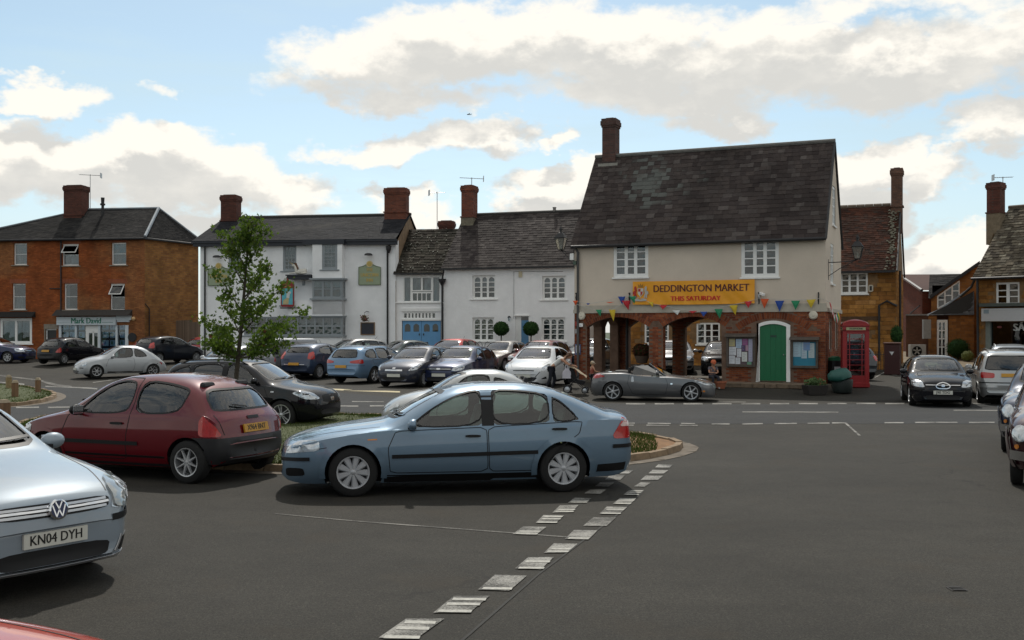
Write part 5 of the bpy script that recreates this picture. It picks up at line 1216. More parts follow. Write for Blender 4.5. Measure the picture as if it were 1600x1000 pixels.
# brick building with the estate agent's shop (far left)
def left_building():
 f=Fac((-70,66.6),(226,64.7));root=thing('brick_building','long three-storey orange brick building with hipped slate roof and a shop at street level, leftmost','building',f.A)
 g=Fac((226,64.7),(310,69.2),f.root)
 bm=brick_mat('orange_brick',(.35,.135,.044),(.23,.080,.028),(.16,.09,.05),f.ang,var=.34,blot=(.98,.62,.45))
 bg=brick_mat('orange_brick_end',(.31,.145,.042),(.20,.085,.028),(.19,.11,.06),g.ang,.34,.12,var=.34)
 zE=7.72;G0=-.2
 wins={}
 up=[(21,380,42,414),(97,381,123,415),(174,379,197,414)]
 mid=[(19,443,40,484),(100,443,121,484),(172,443,195,485)]
 bay=(0,497,50,537);dr=(71,514,88,575);shop=(90,492,203,580)
 H=[f.rect(*r)for r in up+mid];Hd=f.rect(*dr);Hb=f.rect(*bay);Hs=(f.s(92),f.s(200),0.,f.z(146,508))
 wall(f,0,f.L,G0,zE,H+[Hd,Hb,Hs],bm,root,rev=.2)
 wall(g,0,g.L,G0,zE,[],bg,root)
 b=MB();
 A,B,C=f.M@Vector((0,0,0)),f.M@Vector((f.L,0,0)),g.M@Vector((g.L,0,0));D=A+(C-B)
 for p,q in((C,D),(D,A)):b.add([p+Vector((0,0,G0)),q+Vector((0,0,G0)),q+Vector((0,0,zE)),p+Vector((0,0,zE))],[(0,1,2,3)])
 b.build('wall',bg,root)
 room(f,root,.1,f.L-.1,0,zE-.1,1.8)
 cur=BM['curtain']
 for i,r in enumerate(H):
  c=[(0,1,0,1,cur)]if i in(0,2)else([(0,1,.0,.5,cur)]if i==1 else([(0,1,0,.5,cur)]if i==3 else([(0.0,.25,0,1,cur)]if i==4 else None)))
  window(f,root,r,1,2,fw=.07,y=.12,curtain=c,open_top=i in(1,5),sill=.12,sillm=BM['stonebase'])
  b=MB();b.box((r[0]-.15,-.012,r[3]+.01),(r[1]+.15,.02,r[3]+.28),M=f.M);b.build('lintel',brick_mat('red_lintel_brick',(.32,.085,.04),(.24,.065,.03),(.2,.1,.06),f.ang,.075,.28),root)
 window(f,root,Hb,2,1,fw=.16,mw=.16,y=.02,curtain=[(.08,.62,.0,1,cur),(.66,.95,.45,.95,cur)],sill=.1)
 b=MB();b.prism([(-.45,Hb[3]+.05),(-.02,Hb[3]+.05),(-.02,Hb[3]+.40)],Hb[0]-.2,Hb[1]+.25,M=f.M@Matrix(((0,1,0,0),(1,0,0,0),(0,0,1,0),(0,0,0,1))));b.build('window_hood',BM['boarding'],root)
 b=MB();b.box((Hd[0],.12,Hd[2]),(Hd[1],.17,Hd[3]),M=f.M);b.build('door',mat('dark_door',(.02,.02,.022),.4),root)
 b=MB();b.box((Hd[0]-.1,-.02,Hd[3]),(Hd[1]+.1,.1,Hd[3]+.3),M=f.M);b.box((Hd[0]-.08,-.015,Hd[2]),(Hd[0],.1,Hd[3]),M=f.M,mi=0);b.build('door_surround',BM['stonebase'],root)
 b=MB();b.box((Hd[0],.09,Hd[2]),(Hd[0]+.07,.118,Hd[3]),M=f.M);b.box((Hd[0]+.07,.09,Hd[3]-.07),(Hd[1],.118,Hd[3]),M=f.M);b.build('door_frame',BM['white'],root)
 wm=mat('pale_blue_white_paint',(.62,.68,.72),.4,var=.05)
 s0,s1,z0,z1=Hs
 b=MB()
 for px0,px1 in((92.5,96),(117.5,120.5),(154,157),(181,184),(196,201)):
  b=MB();b.box((f.s(px0),-.05,0),(f.s(px1),.1,z1),M=f.M);b.build('shop_pilaster',wm,root)
 zf0,zf1=f.z(140,508),f.z(140,495)
 b=MB();b.box((f.s(90.5),-.18,zf0),(f.s(183),-.02,zf1),M=f.M);sign=b.build('fascia_board',wm,root,bevel=.015)
 fr=frame(f.M@Vector(((f.s(114)+f.s(160))/2,-.187,(zf0+zf1)/2)),f.d)
 text('Mark David',.50,mat('green_lettering',(.0,.17,.10),.5),sign,fr,sx=.86,bold=.008,depth=.006)
 b=MB();b.box((f.s(91),-.192,(zf0+zf1)/2-.12),(f.s(112),-.186,(zf0+zf1)/2-.10),M=f.M);b.build('fascia_rule',mat('grey_green_rule',(.32,.42,.42),.5),sign)
 b=MB();b.box((f.s(162),-.192,(zf0+zf1)/2-.12),(f.s(179),-.186,(zf0+zf1)/2-.06),M=f.M);b.build('fascia_rule',MATS['grey_green_rule'],sign)
 b=MB();b.box((f.s(183),-.14,f.z(195,500)),(f.s(206),.0,f.z(195,492)),M=f.M);b.box((f.s(184),-.10,f.z(195,503)),(f.s(203),.0,f.z(195,500)),M=f.M);b.build('cornice',wm,root)
 b=MB();zt=f.z(140,484)
 b.prism([(-.55,zf1+.06),(0,zf1+.06),(0,zt)],f.s(88),f.s(207),M=f.M@Matrix(((0,1,0,0),(1,0,0,0),(0,0,1,0),(0,0,0,1))));b.build('shop_hood',mat('dark_hood_slate',(.04,.036,.033),.8,var=.3),root)
 gl=glass_mat('shop_glass',(.7,.8,.85),.8)
 for px0,px1 in((96,117.5),(120.5,133),(157,181),(184,196)):
  b=MB();b.box((f.s(px0),.04,.3),(f.s(px1),.05,z1),M=f.M);b.build('shop_window',gl,root)
  b=MB();b.box((f.s(px0),-.01,0),(f.s(px1),.06,.42),M=f.M);b.build('stall_riser',wm,root)
 b=MB();rn=random.Random(4)
 for px0,px1,nc in((97,117,2),(121,132,1),(158,181,2),(185,195.5,1)):
  w=(f.s(px1)-f.s(px0))/nc
  for c in range(nc):
   for r_ in range(4):
    zz=.62+r_*.50;a=f.s(px0)+c*w+.05
    b.box((a,.10,zz),(a+w-.1,.115,zz+.34),M=f.M,mi=0)
    b.box((a+.05,.095,zz+.08),(a+(w-.1)*.55,.099,zz+.28),M=f.M,mi=1+rn.randrange(3))
 k=MB();
 o=b.build('property_card',[mat('card_pale_blue',(.50,.60,.68),.5),mat('photo_blue',(.10,.2,.35),.4),mat('photo_green',(.12,.2,.1),.4),mat('photo_tan',(.4,.3,.2),.4)],root);o['kind']='stuff'
 b=MB();z2=f.z(145,517);x0,x1=f.s(136),f.s(154)
 for a,c in((x0,x0+.09),((x0+x1)/2-.05,(x0+x1)/2+.05),(x1-.09,x1)):b.box((a,.05,.05),(c,.1,z2),M=f.M)
 b.box((x0+.09,.05,z2-.12),(x1-.09,.1,z2),M=f.M);b.box((x0,.055,z2),(x1,.09,z1),M=f.M);b.box((f.s(133),.055,.3),(x0,.09,z1),M=f.M)
 b.build('shop_door_frame',BM['white'],root)
 b=MB();b.box((x0+.09,.07,.1),(x1-.09,.08,z2-.12),M=f.M);b.build('shop_door_glass',gl,root)
 pipe(root,[f.M@Vector((f.s(96),-.06,2.9)),f.M@Vector((f.s(96),-.06,zE))],BM['iron'],.045)
 pipe(root,[f.M@Vector((f.s(78),-.05,f.z(78,451))),f.M@Vector((f.s(95),-.05,f.z(95,451)))],BM['iron'],.03)
 pipe(root,[g.M@Vector((.35,-.05,0)),g.M@Vector((.35,-.05,3.4)),g.M@Vector((.0,-.05,3.7))],BM['iron'],.03)
 zr=9.85
 e=.28;A2,B2=f.M@Vector((-e,-e,zE+.02)),f.M@Vector((f.L+e*.6,-e,zE+.02));C2=g.M@Vector((g.L+e,-e,zE+.02));D2=A2+(C2-B2)
 mid=(C-B)*.5
 R0=f.M@Vector((f.s(72)+.6,0,zr))+mid;R1=f.M@Vector((f.s(211)-.3,0,zr))+mid
 kx=(211-800)/F;R1=R1;
 sl=attr_mat('blue_grey_slate',[(.016,.016,.017),(.025,.024,.024),(.037,.035,.034)],.85,var=.28)
 tiled(root,A2,B2,R0,R1,24,.26,sl,'roof_slate',0,thick=.012,stuffname='front_slates',seed=11)
 tiled(root,B2,C2,R1,R1+Vector((.02,.02,0)),24,.26,sl,'roof_slate',0,thick=.012,stuffname='end_slates',seed=12)
 b=MB();b.add([A2,R0,D2],[(0,1,2)]);b.add([D2,R0,R1,C2],[(0,1,2,3)]);b.build('roof',sl,root)
 b=MB();b.tube([R0,R1],.07,6);b.tube([R1,B2+Vector((0,0,.06))],.10,6);b.tube([R1,C2+Vector((0,0,.06))],.06,6);b.tube([R0,A2+Vector((0,0,.06))],.05,6);b.build('ridge_flashing',BM['lead'],root)
 b=MB();b.tube([A2-Vector((0,0,.06)),B2-Vector((0,0,.06)),C2-Vector((0,0,.06))],.07,8);b.build('gutter',BM['iron'],root)
 rc=brick_mat('dark_red_brick',(.13,.045,.032),(.08,.032,.025),(.09,.055,.045),f.ang,var=.3)
 px=122.5;k=(px-800)/F;Yc=R0.y+f.root.y;c=Vector((k*Yc,Yc,0))-f.root
 chimney(root,Vector((c.x,c.y-.3,0)),1.22,.9,9.1,2+(HY-292)/F*Yc,f.ang,rc,base=.12)
 px=160.5;k=(px-800)/F;c=Vector((k*(Yc-.8),Yc-.8,0))-f.root
 b=MB();b.lathe([(.09,9.0),(.09,10.0),(.16,10.02),(.16,10.12),(.10,10.14),(.12,10.5)],10,M=Matrix.Translation(c));b.build('vent_cowl',BM['iron'],root,sm=40)
 yagi('rod aerial behind the chimney of the orange brick building',P(141,345,Yc),2.9,(1,.1,0),1.35,-.05)
 b=MB();b.ball(f.M@Vector((f.s(210),-.12,f.z(210,498))),.13);b.build('wall_lamp',mat('opal_lamp',(.65,.42,.2),.4),root,sm=60)
 b=MB();b.lathe([(0.28,0),(.28,.06),(.001,.06)],14,M=f.M@Matrix.Translation((f.s(207),0,f.z(207,527)))@Matrix.Rotation(R(90),4,'X'));b.build('wall_plaque',BM['iron'],root)
 a=P(275,545,66.5);c=P(314,545,64.5)
 t=thing('board_fence','weathered close-boarded fence between the orange brick building and the inn','fence',(a.x,a.y,0))
 d=(c-a);L=d.length;d.normalize();n=int(L/.14)
 MMf=Matrix.Rotation(math.atan2(d.y,d.x),4,'Z');b=MB();b.box((0,-.012,0),(.13,.012,1));bme=b.mesh('board');bme.materials.append(mat('weathered_board',(.17,.12,.085),.9,var=.3,scale=12,obj_rand=.3,stretch=(1,1,.1)))
 for i in range(n):place_unit('board',bme,MMf@Matrix.Translation((i*.14,0,0))@Matrix.Diagonal((1,1,2.7+(.12 if i>n*.62 else 0)*-1,1)),t)
 for i in(0,n//2,n):b=MB();b.box((i*.14-.05,.02,0),(i*.14+.05,.12,2.6),M=MMf);b.build('post',MATS['weathered_board'],t)
left_building()
# white inn, link building and cottage
def inn():
 f=Fac((313,59.4),(618,58.0));root=thing('white_inn','white rendered three-storey inn with slate roof, bay windows and green name boards','inn',f.A)
 zE=6.80;W_,gj=BM['render'],BM['greyjoin']
 D=7.0
 def r(*a):return f.rect(*a)
 bx0,bx1=f.s(493),f.s(538)
 up=[r(357,390,376,422),r(442,383,463,423)]
 mid=[r(440,440,452,477)]
 gnd=[r(381,495,468,524)]
 plain=[r(333,509,345,524)]
 H=up+mid+gnd
 holes=H+[(bx0,bx1,f.z(515,469),f.z(515,377)),(bx0-.05,bx1+.05,f.z(515,525),f.z(515,494))]
 wall(f,0,f.L,0,zE,H,W_,root,rev=.14)
 b=MB()
 quadface(f.M,[(0,0,0),(0,D,0),(0,D,zE),(0,D/2,8.7),(0,0,zE)],b)
 b.build('end_wall',W_,root)
 b=MB();quadface(f.M,[(f.L,0,0),(f.L,D,0),(f.L,D,zE),(f.L,D/2,8.74),(f.L,0,zE)],b)
 quadface(f.M,[(0,D,0),(f.L,D,0),(f.L,D,zE),(0,D,zE)],b)
 b.build('gable_wall',mat('tan_gable_stone',(.22,.15,.09),.95,var=.3,scale=3),root)
 b=MB();quadface(f.M,[(f.L+.004,-.01,zE-2.0),(f.L+.004,.75,zE-2.0),(f.L+.004,.75,zE+.28),(f.L+.004,-.01,zE)],b);b.build('gable_return',W_,root)
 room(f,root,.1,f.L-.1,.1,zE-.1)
 cur=BM['curtain']
 for q in up:window(f,root,q,3,6,fw=.12,mw=.04,bw=.03,y=.07,m=gj,mull=[],bars=[3],curtain=[(0,1,.5,1,cur)],sill=.14)
 window(f,root,mid[0],2,6,fw=.10,bw=.03,y=.07,m=gj,mull=[],bars=[3],sill=.12)
 pr=.55;zb0,zb1=f.z(515,437),f.z(515,377)
 w0=f.s(493);w1=f.s(539)
 fb=Fac.pts(f.A+f.n*-pr+f.d*w0,f.A+f.n*-pr+f.d*w1,f.root)
 hb=[fb.rect(503,379,527,421)]
 zlow=fb.z(515,525)-.15
 wall(fb,0,fb.L,zb0,zE,hb,W_,root,'bay_wall',rev=.10)
 hb2=fb.rect(494.5,440,539,466)
 window(fb,root,hb[0],3,6,fw=.14,bw=.03,y=.05,m=gj,mull=[],bars=[3],curtain=[(0,1,.6,1,cur)],sill=.12)
 for z0,z1 in((zb0,zE),(hb2[2]-.9,hb2[2])):
  b=MB()
  for s_ in(0,fb.L):quadface(fb.M,[(s_,0,z0),(s_,pr,z0),(s_,pr,z1),(s_,0,z1)],b)
  if z0!=zb0:quadface(fb.M,[(0,0,z0),(fb.L,0,z0),(fb.L,0,z1),(0,0,z1)],b)
  b.build('bay_return',W_,root)
 z0,z1=hb2[2],zb0-.03
 window(fb,root,(0,fb.L,z0,z1),3,2,fw=.10,mw=.12,bw=.04,y=.0,m=gj,curtain=[(0,1,.0,.6,mat('grey_net',(.32,.33,.34),.95)),(0,1,.6,1,cur)])
 fr_=Fac.pts(fb.B,fb.B+fb.n*pr,f.root)
 window(fr_,root,(0,fr_.L,z0,z1),1,2,fw=.10,bw=.04,y=-.03,m=gj)
 b=MB();b.box((-.12,-.12,z0-.09),(fb.L+.12,pr,z0),M=fb.M);b.box((-.15,-.15,z1),(fb.L+.15,pr,z1+.09),M=fb.M);b.build('bay_sill',gj,root)
 zg0,zg1=f.z(515,524),f.z(515,495)
 fg=Fac.pts(f.A+f.n*-pr+f.d*f.s(455),f.A+f.n*-pr+f.d*w1,f.root)
 wall(fg,0,fg.L,0,zg0,[],W_,root,'bay_wall')
 wall(fg,0,fg.L,zg1+.05,zg1+.9,[],W_,root,'bay_wall')
 window(fg,root,(0,fg.L,zg0,zg1),6,2,fw=.08,mw=.09,bw=.07,y=0,m=gj,bars=[1],curtain=[(0,.62,0,.62,mat('lace_grey',(.42,.43,.42),.95))])
 fr2=Fac.pts(fg.B,fg.B+fg.n*pr,f.root);window(fr2,root,(0,fr2.L,zg0,zg1),1,2,fw=.08,bw=.06,y=-.03,m=gj)
 b=MB();b.box((-.1,-.10,zg0-.09),(fg.L+.1,pr,zg0),M=fg.M);b.box((-.1,-.10,zg1),(fg.L+.1,pr,zg1+.06),M=fg.M)
 b.build('bay_sill',gj,root)
 b=MB()
 for s_ in(0,fg.L):
  quadface(fg.M,[(s_,0,0),(s_,pr,0),(s_,pr,zg0),(s_,0,zg0)],b);quadface(fg.M,[(s_,0,zg1+.06),(s_,pr,zg1+.06),(s_,pr,zg1+.9),(s_,0,zg1+.9)],b)
 quadface(fg.M,[(0,0,zg1+.9),(fg.L,0,zg1+.9),(fg.L,pr,zg1+.9),(0,pr,zg1+.9)],b);b.build('bay_return',W_,root)
 window(f,root,gnd[0],5,2,fw=.08,mw=.08,y=.04,m=gj,sill=.1)
 b=MB();fa=.34
 b.box((-.3,-.32,zE-.04),(f.s(478),.0,zE+.24),M=f.M);b.box((f.s(478),-.50-.1,zE-.02),(f.s(542),.0,zE+.26),M=f.M);b.box((f.s(542),-.32,zE-.04),(f.L+.12,0,zE+.24),M=f.M)
 b.box((-.36,-.40,zE+.14),(f.L+.15,-.32,zE+.27),M=f.M);b.build('fascia',BM['fascia'],root)
 sl=attr_mat('inn_slate',[(.013,.014,.017),(.019,.020,.024),(.029,.029,.032)],.85,var=.2)
 zr=8.72
 q=lambda s_,y_,z_:f.M@Vector((s_,y_,z_))
 tiled(root,q(-.32,-.42,zE+.25),q(f.L+.1,-.42,zE+.25),q(-.1,D/2,zr),q(f.L+.1,D/2,zr+.06),20,.28,sl,'roof_slate',stuffname='front_slates',thick=.012,seed=21)
 b=MB();quadface(Matrix(),[q(-.32,D+.4,zE+.2),q(f.L+.1,D+.4,zE+.2),q(f.L+.1,D/2,zr),q(-.32,D/2,zr)],b);b.build('roof',sl,root)
 b=MB();b.tube([q(-.1,D/2,zr+.05),q(f.L+.1,D/2,zr+.1)],.09,6);b.build('ridge_tile',mat('ridge_dark',(.05,.048,.046),.8),root)
 rb=brick_mat('chimney_red_brick',(.20,.060,.035),(.12,.040,.028),(.13,.08,.06),f.ang,var=.3)
 rd=brick_mat('dark_red_brick',(.13,.045,.032),(.08,.032,.025),(.09,.055,.045),f.ang,var=.3)
 for px,w_,d_,y_,top,zb,m_ in((361,.95,.8,D/2,306,7.9,rd),(620,1.28,.8,D/2-.2,295,8.3,rb)):
  Yc=(f.M@Vector((f.s(px),y_,0))+f.root).y;c=Vector(((px-800)/F*Yc,Yc,0))-f.root
  chimney(root,c,w_,d_,zb,2+(HY-top)/F*Yc,f.ang,m_,base=.28)
 pipe(root,[q(f.s(321),-.08,0),q(f.s(321),-.08,zE)],BM['iron'],.05)
 pipe(root,[q(f.s(606),-.08,.2),q(f.s(606),-.08,zE-.35),q(f.s(610),-.2,zE)],BM['iron'],.05)
 b=MB();b.lathe([(.06,zE-.5),(.14,zE-.3),(.16,zE-.1)],8,M=f.M@Matrix.Translation((f.s(608),-.14,0)));b.build('hopper',BM['iron'],root)
 gb=mat('sage_green_board',(.30,.36,.24),.6,var=.05);gold=mat('gold_lettering',(.50,.36,.10),.45,.3);cream=mat('cream_disc',(.70,.58,.32),.5)
 for px0,px1,py0,py1,txt in((561,595,416,445,True),(326,345,419,446,True)):
  w=f.s(595)-f.s(561);a=f.s(px0);zt,zb=f.z(px0+15,py0),f.z(px0+15,py1)
  t=thing('name_board','sage green name board with gilt lettering on the inn '+('beside the right drainpipe' if px0>500 else 'behind the tree, left end'),'sign',f.root+(f.M@Vector((a,-.02,zb))),f.ang,'name boards on the inn')
  b=MB();pl=[(0,0),(w,0),(w,zt-zb-.05),(w*.80,zt-zb),(w*.60,zt-zb+.12),(w*.40,zt-zb+.12),(w*.2,zt-zb),(0,zt-zb-.05)]
  b.prism(pl,-.05,0);b.build('board',gb,t)
  b=MB();edge=[(x_,-.055,z_)for x_,z_ in pl];b.tube(edge+[edge[0]],.022,5);b.build('rim_moulding',mat('dark_sage',(.14,.18,.11),.6),t)
  b=MB();b.lathe([(.18,0),(.18,.05),(.001,.06)],18,M=Matrix.Translation((w/2,-.03,zt-zb+.12))@Matrix.Rotation(R(90),4,'X'));d_=b.build('medallion',cream,t,sm=40)
  b=MB();b.lathe([(.12,.06),(.13,.075),(.001,.075)],14,M=Matrix.Translation((w/2,-.03,zt-zb+.12))@Matrix.Rotation(R(90),4,'X'));b.build('medallion_relief',gold,t)
  for k,(s_,sz,zz)in enumerate((('THE',.26,.80),('UNICORN',.27,.52),('INN',.26,.24))):
   text(s_,sz,gold,t,frame((w/2,-.056,(zt-zb)*zz),(1,0,0)),sx=.80,bold=.006,depth=.006)
  l=thing('spot_lamp','small dark downlighter above the '+('right' if px0>500 else 'left')+' name board of the inn','lamp',f.root+(f.M@Vector((a+w/2,0,zt+.62))),f.ang,'downlighters above the name boards')
  b=MB();b.tube([(0,0,0),(0,-.22,.05),(0,-.32,-.0)],.02,6);b.build('arm',BM['iron'],l)
  b=MB();b.lathe([(.24,-.04),(.20,.04),(.10,.08),(.001,.08)],12,M=Matrix.Translation((0,-.32,0)));b.build('shade',BM['iron'],l,sm=40)
 t=thing('menu_board','dark framed menu board low on the inn wall near the drainpipe','board',f.root+(f.M@Vector((f.s(565),-.01,f.z(575,522)))),f.ang)
 w,h=f.s(584.5)-f.s(565),f.z(575,505)-f.z(575,522)
 b=MB();b.box((0,-.03,0),(w,0,h));b.build('panel',mat('menu_dark',(.015,.016,.03),.3),t)
 b=MB();
 for q_ in(((-.05,-.05,-.05),(0,0,h+.05)),((w,-.05,-.05),(w+.05,0,h+.05)),((0,-.05,-.05),(w,0,0)),((0,-.05,h),(w,0,h+.05))):b.box(*q_)
 b.build('frame',mat('oak_frame',(.20,.12,.06),.7),t)
 t=thing('wall_plaque','small grey-green shaped plaque on the inn wall left of the tree trunk','plaque',f.root+(f.M@Vector((f.s(333),-.01,f.z(339,524)))),f.ang)
 w,h=f.s(345)-f.s(333),f.z(339,509)-f.z(339,524)
 b=MB();b.prism([(0,0),(w,0),(w,h*.85),(w*.7,h),(w*.3,h),(0,h*.85)],-.04,0);b.build('plaque_face',gb,t)
 b=MB();e_=[(0,-.045,0),(w,-.045,0),(w,-.045,h*.85),(w*.7,-.045,h),(w*.3,-.045,h),(0,-.045,h*.85),(0,-.045,0)];b.tube(e_,.02,5);b.build('plaque_edge',BM['iron'],t)
 t=thing('hanging_basket','hanging basket of dry reddish flowers on a bracket above the menu board','basket',f.root+(f.M@Vector((f.s(573),0,f.z(573,490)))),f.ang)
 b=MB();b.tube([(.1,0,.1),(.1,-.35,.12),(-.02,-.38,.05)],.018,5);b.tube([(-.02,-.38,.05),(-.02,-.38,-.15)],.008,4);b.build('bracket',BM['iron'],t)
 b=MB();b.ball((-.02,-.38,-.30),(.17,.17,.14),8,5);b.build('basket',mat('coir_basket',(.10,.07,.05),.95),t)
 b=MB();rn=random.Random(5)
 for i in range(120):
  a_=rn.uniform(0,6.28);rr_=rn.uniform(.02,.24);c_=Vector((-.02+rr_*math.cos(a_),-.38+rr_*math.sin(a_),-.22+rn.uniform(-.2,.12)))
  u_=Vector((rn.uniform(-1,1),rn.uniform(-1,1),rn.uniform(-1,1))).normalized()*.04;v_=u_.orthogonal().normalized()*.035
  b.add([c_-u_,c_+v_,c_+u_,c_-v_],[(0,1,2,3)],rn.randrange(2))
 o=b.build('flowers',[mat('dry_flower_red',(.22,.06,.06),.9),mat('dry_leaf',(.10,.10,.04),.9)],t);o['kind']='stuff'
 b=MB();b.box((f.s(473),-.1,f.z(475,446)),(f.s(476.5),0,f.z(475,439)),M=f.M);b.build('alarm_box',gj,root)
 t=thing('unicorn_statue','small white unicorn statue with brown mane lying on a dark shelf','statue',f.root+(f.M@Vector((f.s(476),-.5,f.z(476,429)))),f.ang)
 c=f.s(492)-f.s(460);
 sk=[((-.30,0,.06),.10),((.0,0,.16),.17),((.30,0,.16),.15),((-.32,0,.38),.10),((-.44,0,.50),.075),((-.56,0,.46),.05)]
 o=skin_figure('body',sk,[(0,1),(1,2),(0,3),(3,4),(4,5)],mat('white_figure',(.62,.60,.54),.6),t,root_i=1)
 for x_ in(-.3,.35):
  skin_figure('leg',[((x_,-.1,.08),.06),((x_-.22,-.15,.04),.04),((x_-.38,-.13,.03),.035)],[(0,1),(1,2)],MATS['white_figure'],t)
 b=MB();b.tube([(-.50,0,.55),(-.72,0,.66)],[.02,.004],6);b.build('horn',gold,t)
 b=MB()
 for i in range(7):b.ball((-.26-.02*i+.03,.0,.30+.045*i),(.075,.08,.06),7,5)
 b.build('mane',mat('brown_mane',(.13,.07,.04),.9),t)
 t=thing('statue_shelf','dark bracketed shelf on the inn wall carrying the unicorn statue','shelf',f.root+(f.M@Vector((f.s(453),0,f.z(472,437)))),f.ang)
 w,h=f.s(492)-f.s(453),f.z(472,430)-f.z(472,437)
 b=MB();b.box((0,-.75,h-.07),(w,0,h));b.build('board',BM['fascia'],t)
 b=MB();b.box((.06,-.68,0),(w-.02,-.02,h-.07));b.build('bracket_box',BM['fascia'],t)
 z0,z1=f.z(456,480),f.z(456,441)
 t=thing('pub_sign','painted pictorial pub sign in red frame hanging below the unicorn shelf','sign',f.root+(f.M@Vector((f.s(456.5),-.75,z0))),f.ang)
 w,h=(f.s(465)-f.s(448)),z1-z0
 rm=mat('sign_red',(.24,.01,.012),.45)
 b=MB();b.box((-w/2,-.05,h*.08),(w/2,.05,h*.86));b.build('panel',mat('sign_sky_blue',(.10,.42,.50),.5,var=.25,scale=3),t)
 b=MB()
 for q_ in(((-w/2-.05,-.07,h*.03),(-w/2,.07,h*.9)),((w/2,-.07,h*.03),(w/2+.05,.07,h*.9)),((-w/2,-.07,h*.0),(w/2,.07,h*.09)),((-w/2,-.07,h*.74),(w/2,.07,h*.9))):b.box(*q_)
 b.build('frame',rm,t)
 b=MB();b.prism([(-w*.5,h*.9),(w*.5,h*.9),(w*.34,h*1.0),(w*.12,h*1.02),(0,h*1.14),(-w*.12,h*1.02),(-w*.34,h*1.0)],-.05,.05);b.build('crest',rm,t)
 b=MB();b.prism([(-w*.4,h*.10),(w*.1,h*.10),(w*.16,h*.42),(w*.06,h*.56),(-.02,h*.36),(-w*.36,h*.26)],-.058,-.052);b.build('painted_hill',mat('sign_buff',(.50,.42,.22),.5),t)
 b=MB();b.prism([(-.05,h*.36),(.12,h*.34),(.14,h*.48),(.22,h*.56),(.16,h*.62),(.05,h*.58),(.0,h*.68),(-.03,h*.55)],-.066,-.06);b.build('painted_horse',mat('sign_white',(.6,.62,.6),.5),t)
 text('UNICORN',.12,gold,t,frame((0,-.075,h*.80),(1,0,0)),sx=.8,depth=.002,bold=.003)
 b=MB();b.tube([(-w/2-.1,-.02,-.06),(w/2+.3,-.02,-.06)],.03,6);b.tube([(0,0,h*1.1),(0,.7,h*1.16)],.03,6);b.build('hanging_bracket',BM['iron'],t)
def skin_figure(name,verts,edges,m,parent,root_i=0,sub=2,rot=None,loc=(0,0,0)):
 me=bpy.data.meshes.new(name);me.from_pydata([Vector(v[0])for v in verts],edges,[])
 o=bpy.data.objects.new(name,me);COL.objects.link(o)
 sk=o.modifiers.new('skin','SKIN');sk.use_smooth_shade=True
 if not me.skin_vertices:me.skin_vertices.new()if hasattr(me.skin_vertices,'new')else None
 for i,v in enumerate(verts):
  rr_=v[1]if isinstance(v[1],(tuple,list))else(v[1],v[1])
  me.skin_vertices[0].data[i].radius=rr_
  me.skin_vertices[0].data[i].use_root=(i==root_i)
 sb=o.modifiers.new('sub','SUBSURF');sb.levels=sub;sb.render_levels=sub
 dg=bpy.context.evaluated_depsgraph_get()
 new=bpy.data.meshes.new_from_object(o.evaluated_get(dg));bpy.data.objects.remove(o)
 new.materials.clear();new.materials.append(m);new.shade_smooth()
 r_=bpy.data.objects.new(name,new);link(r_,parent);r_.location=loc
 return r_
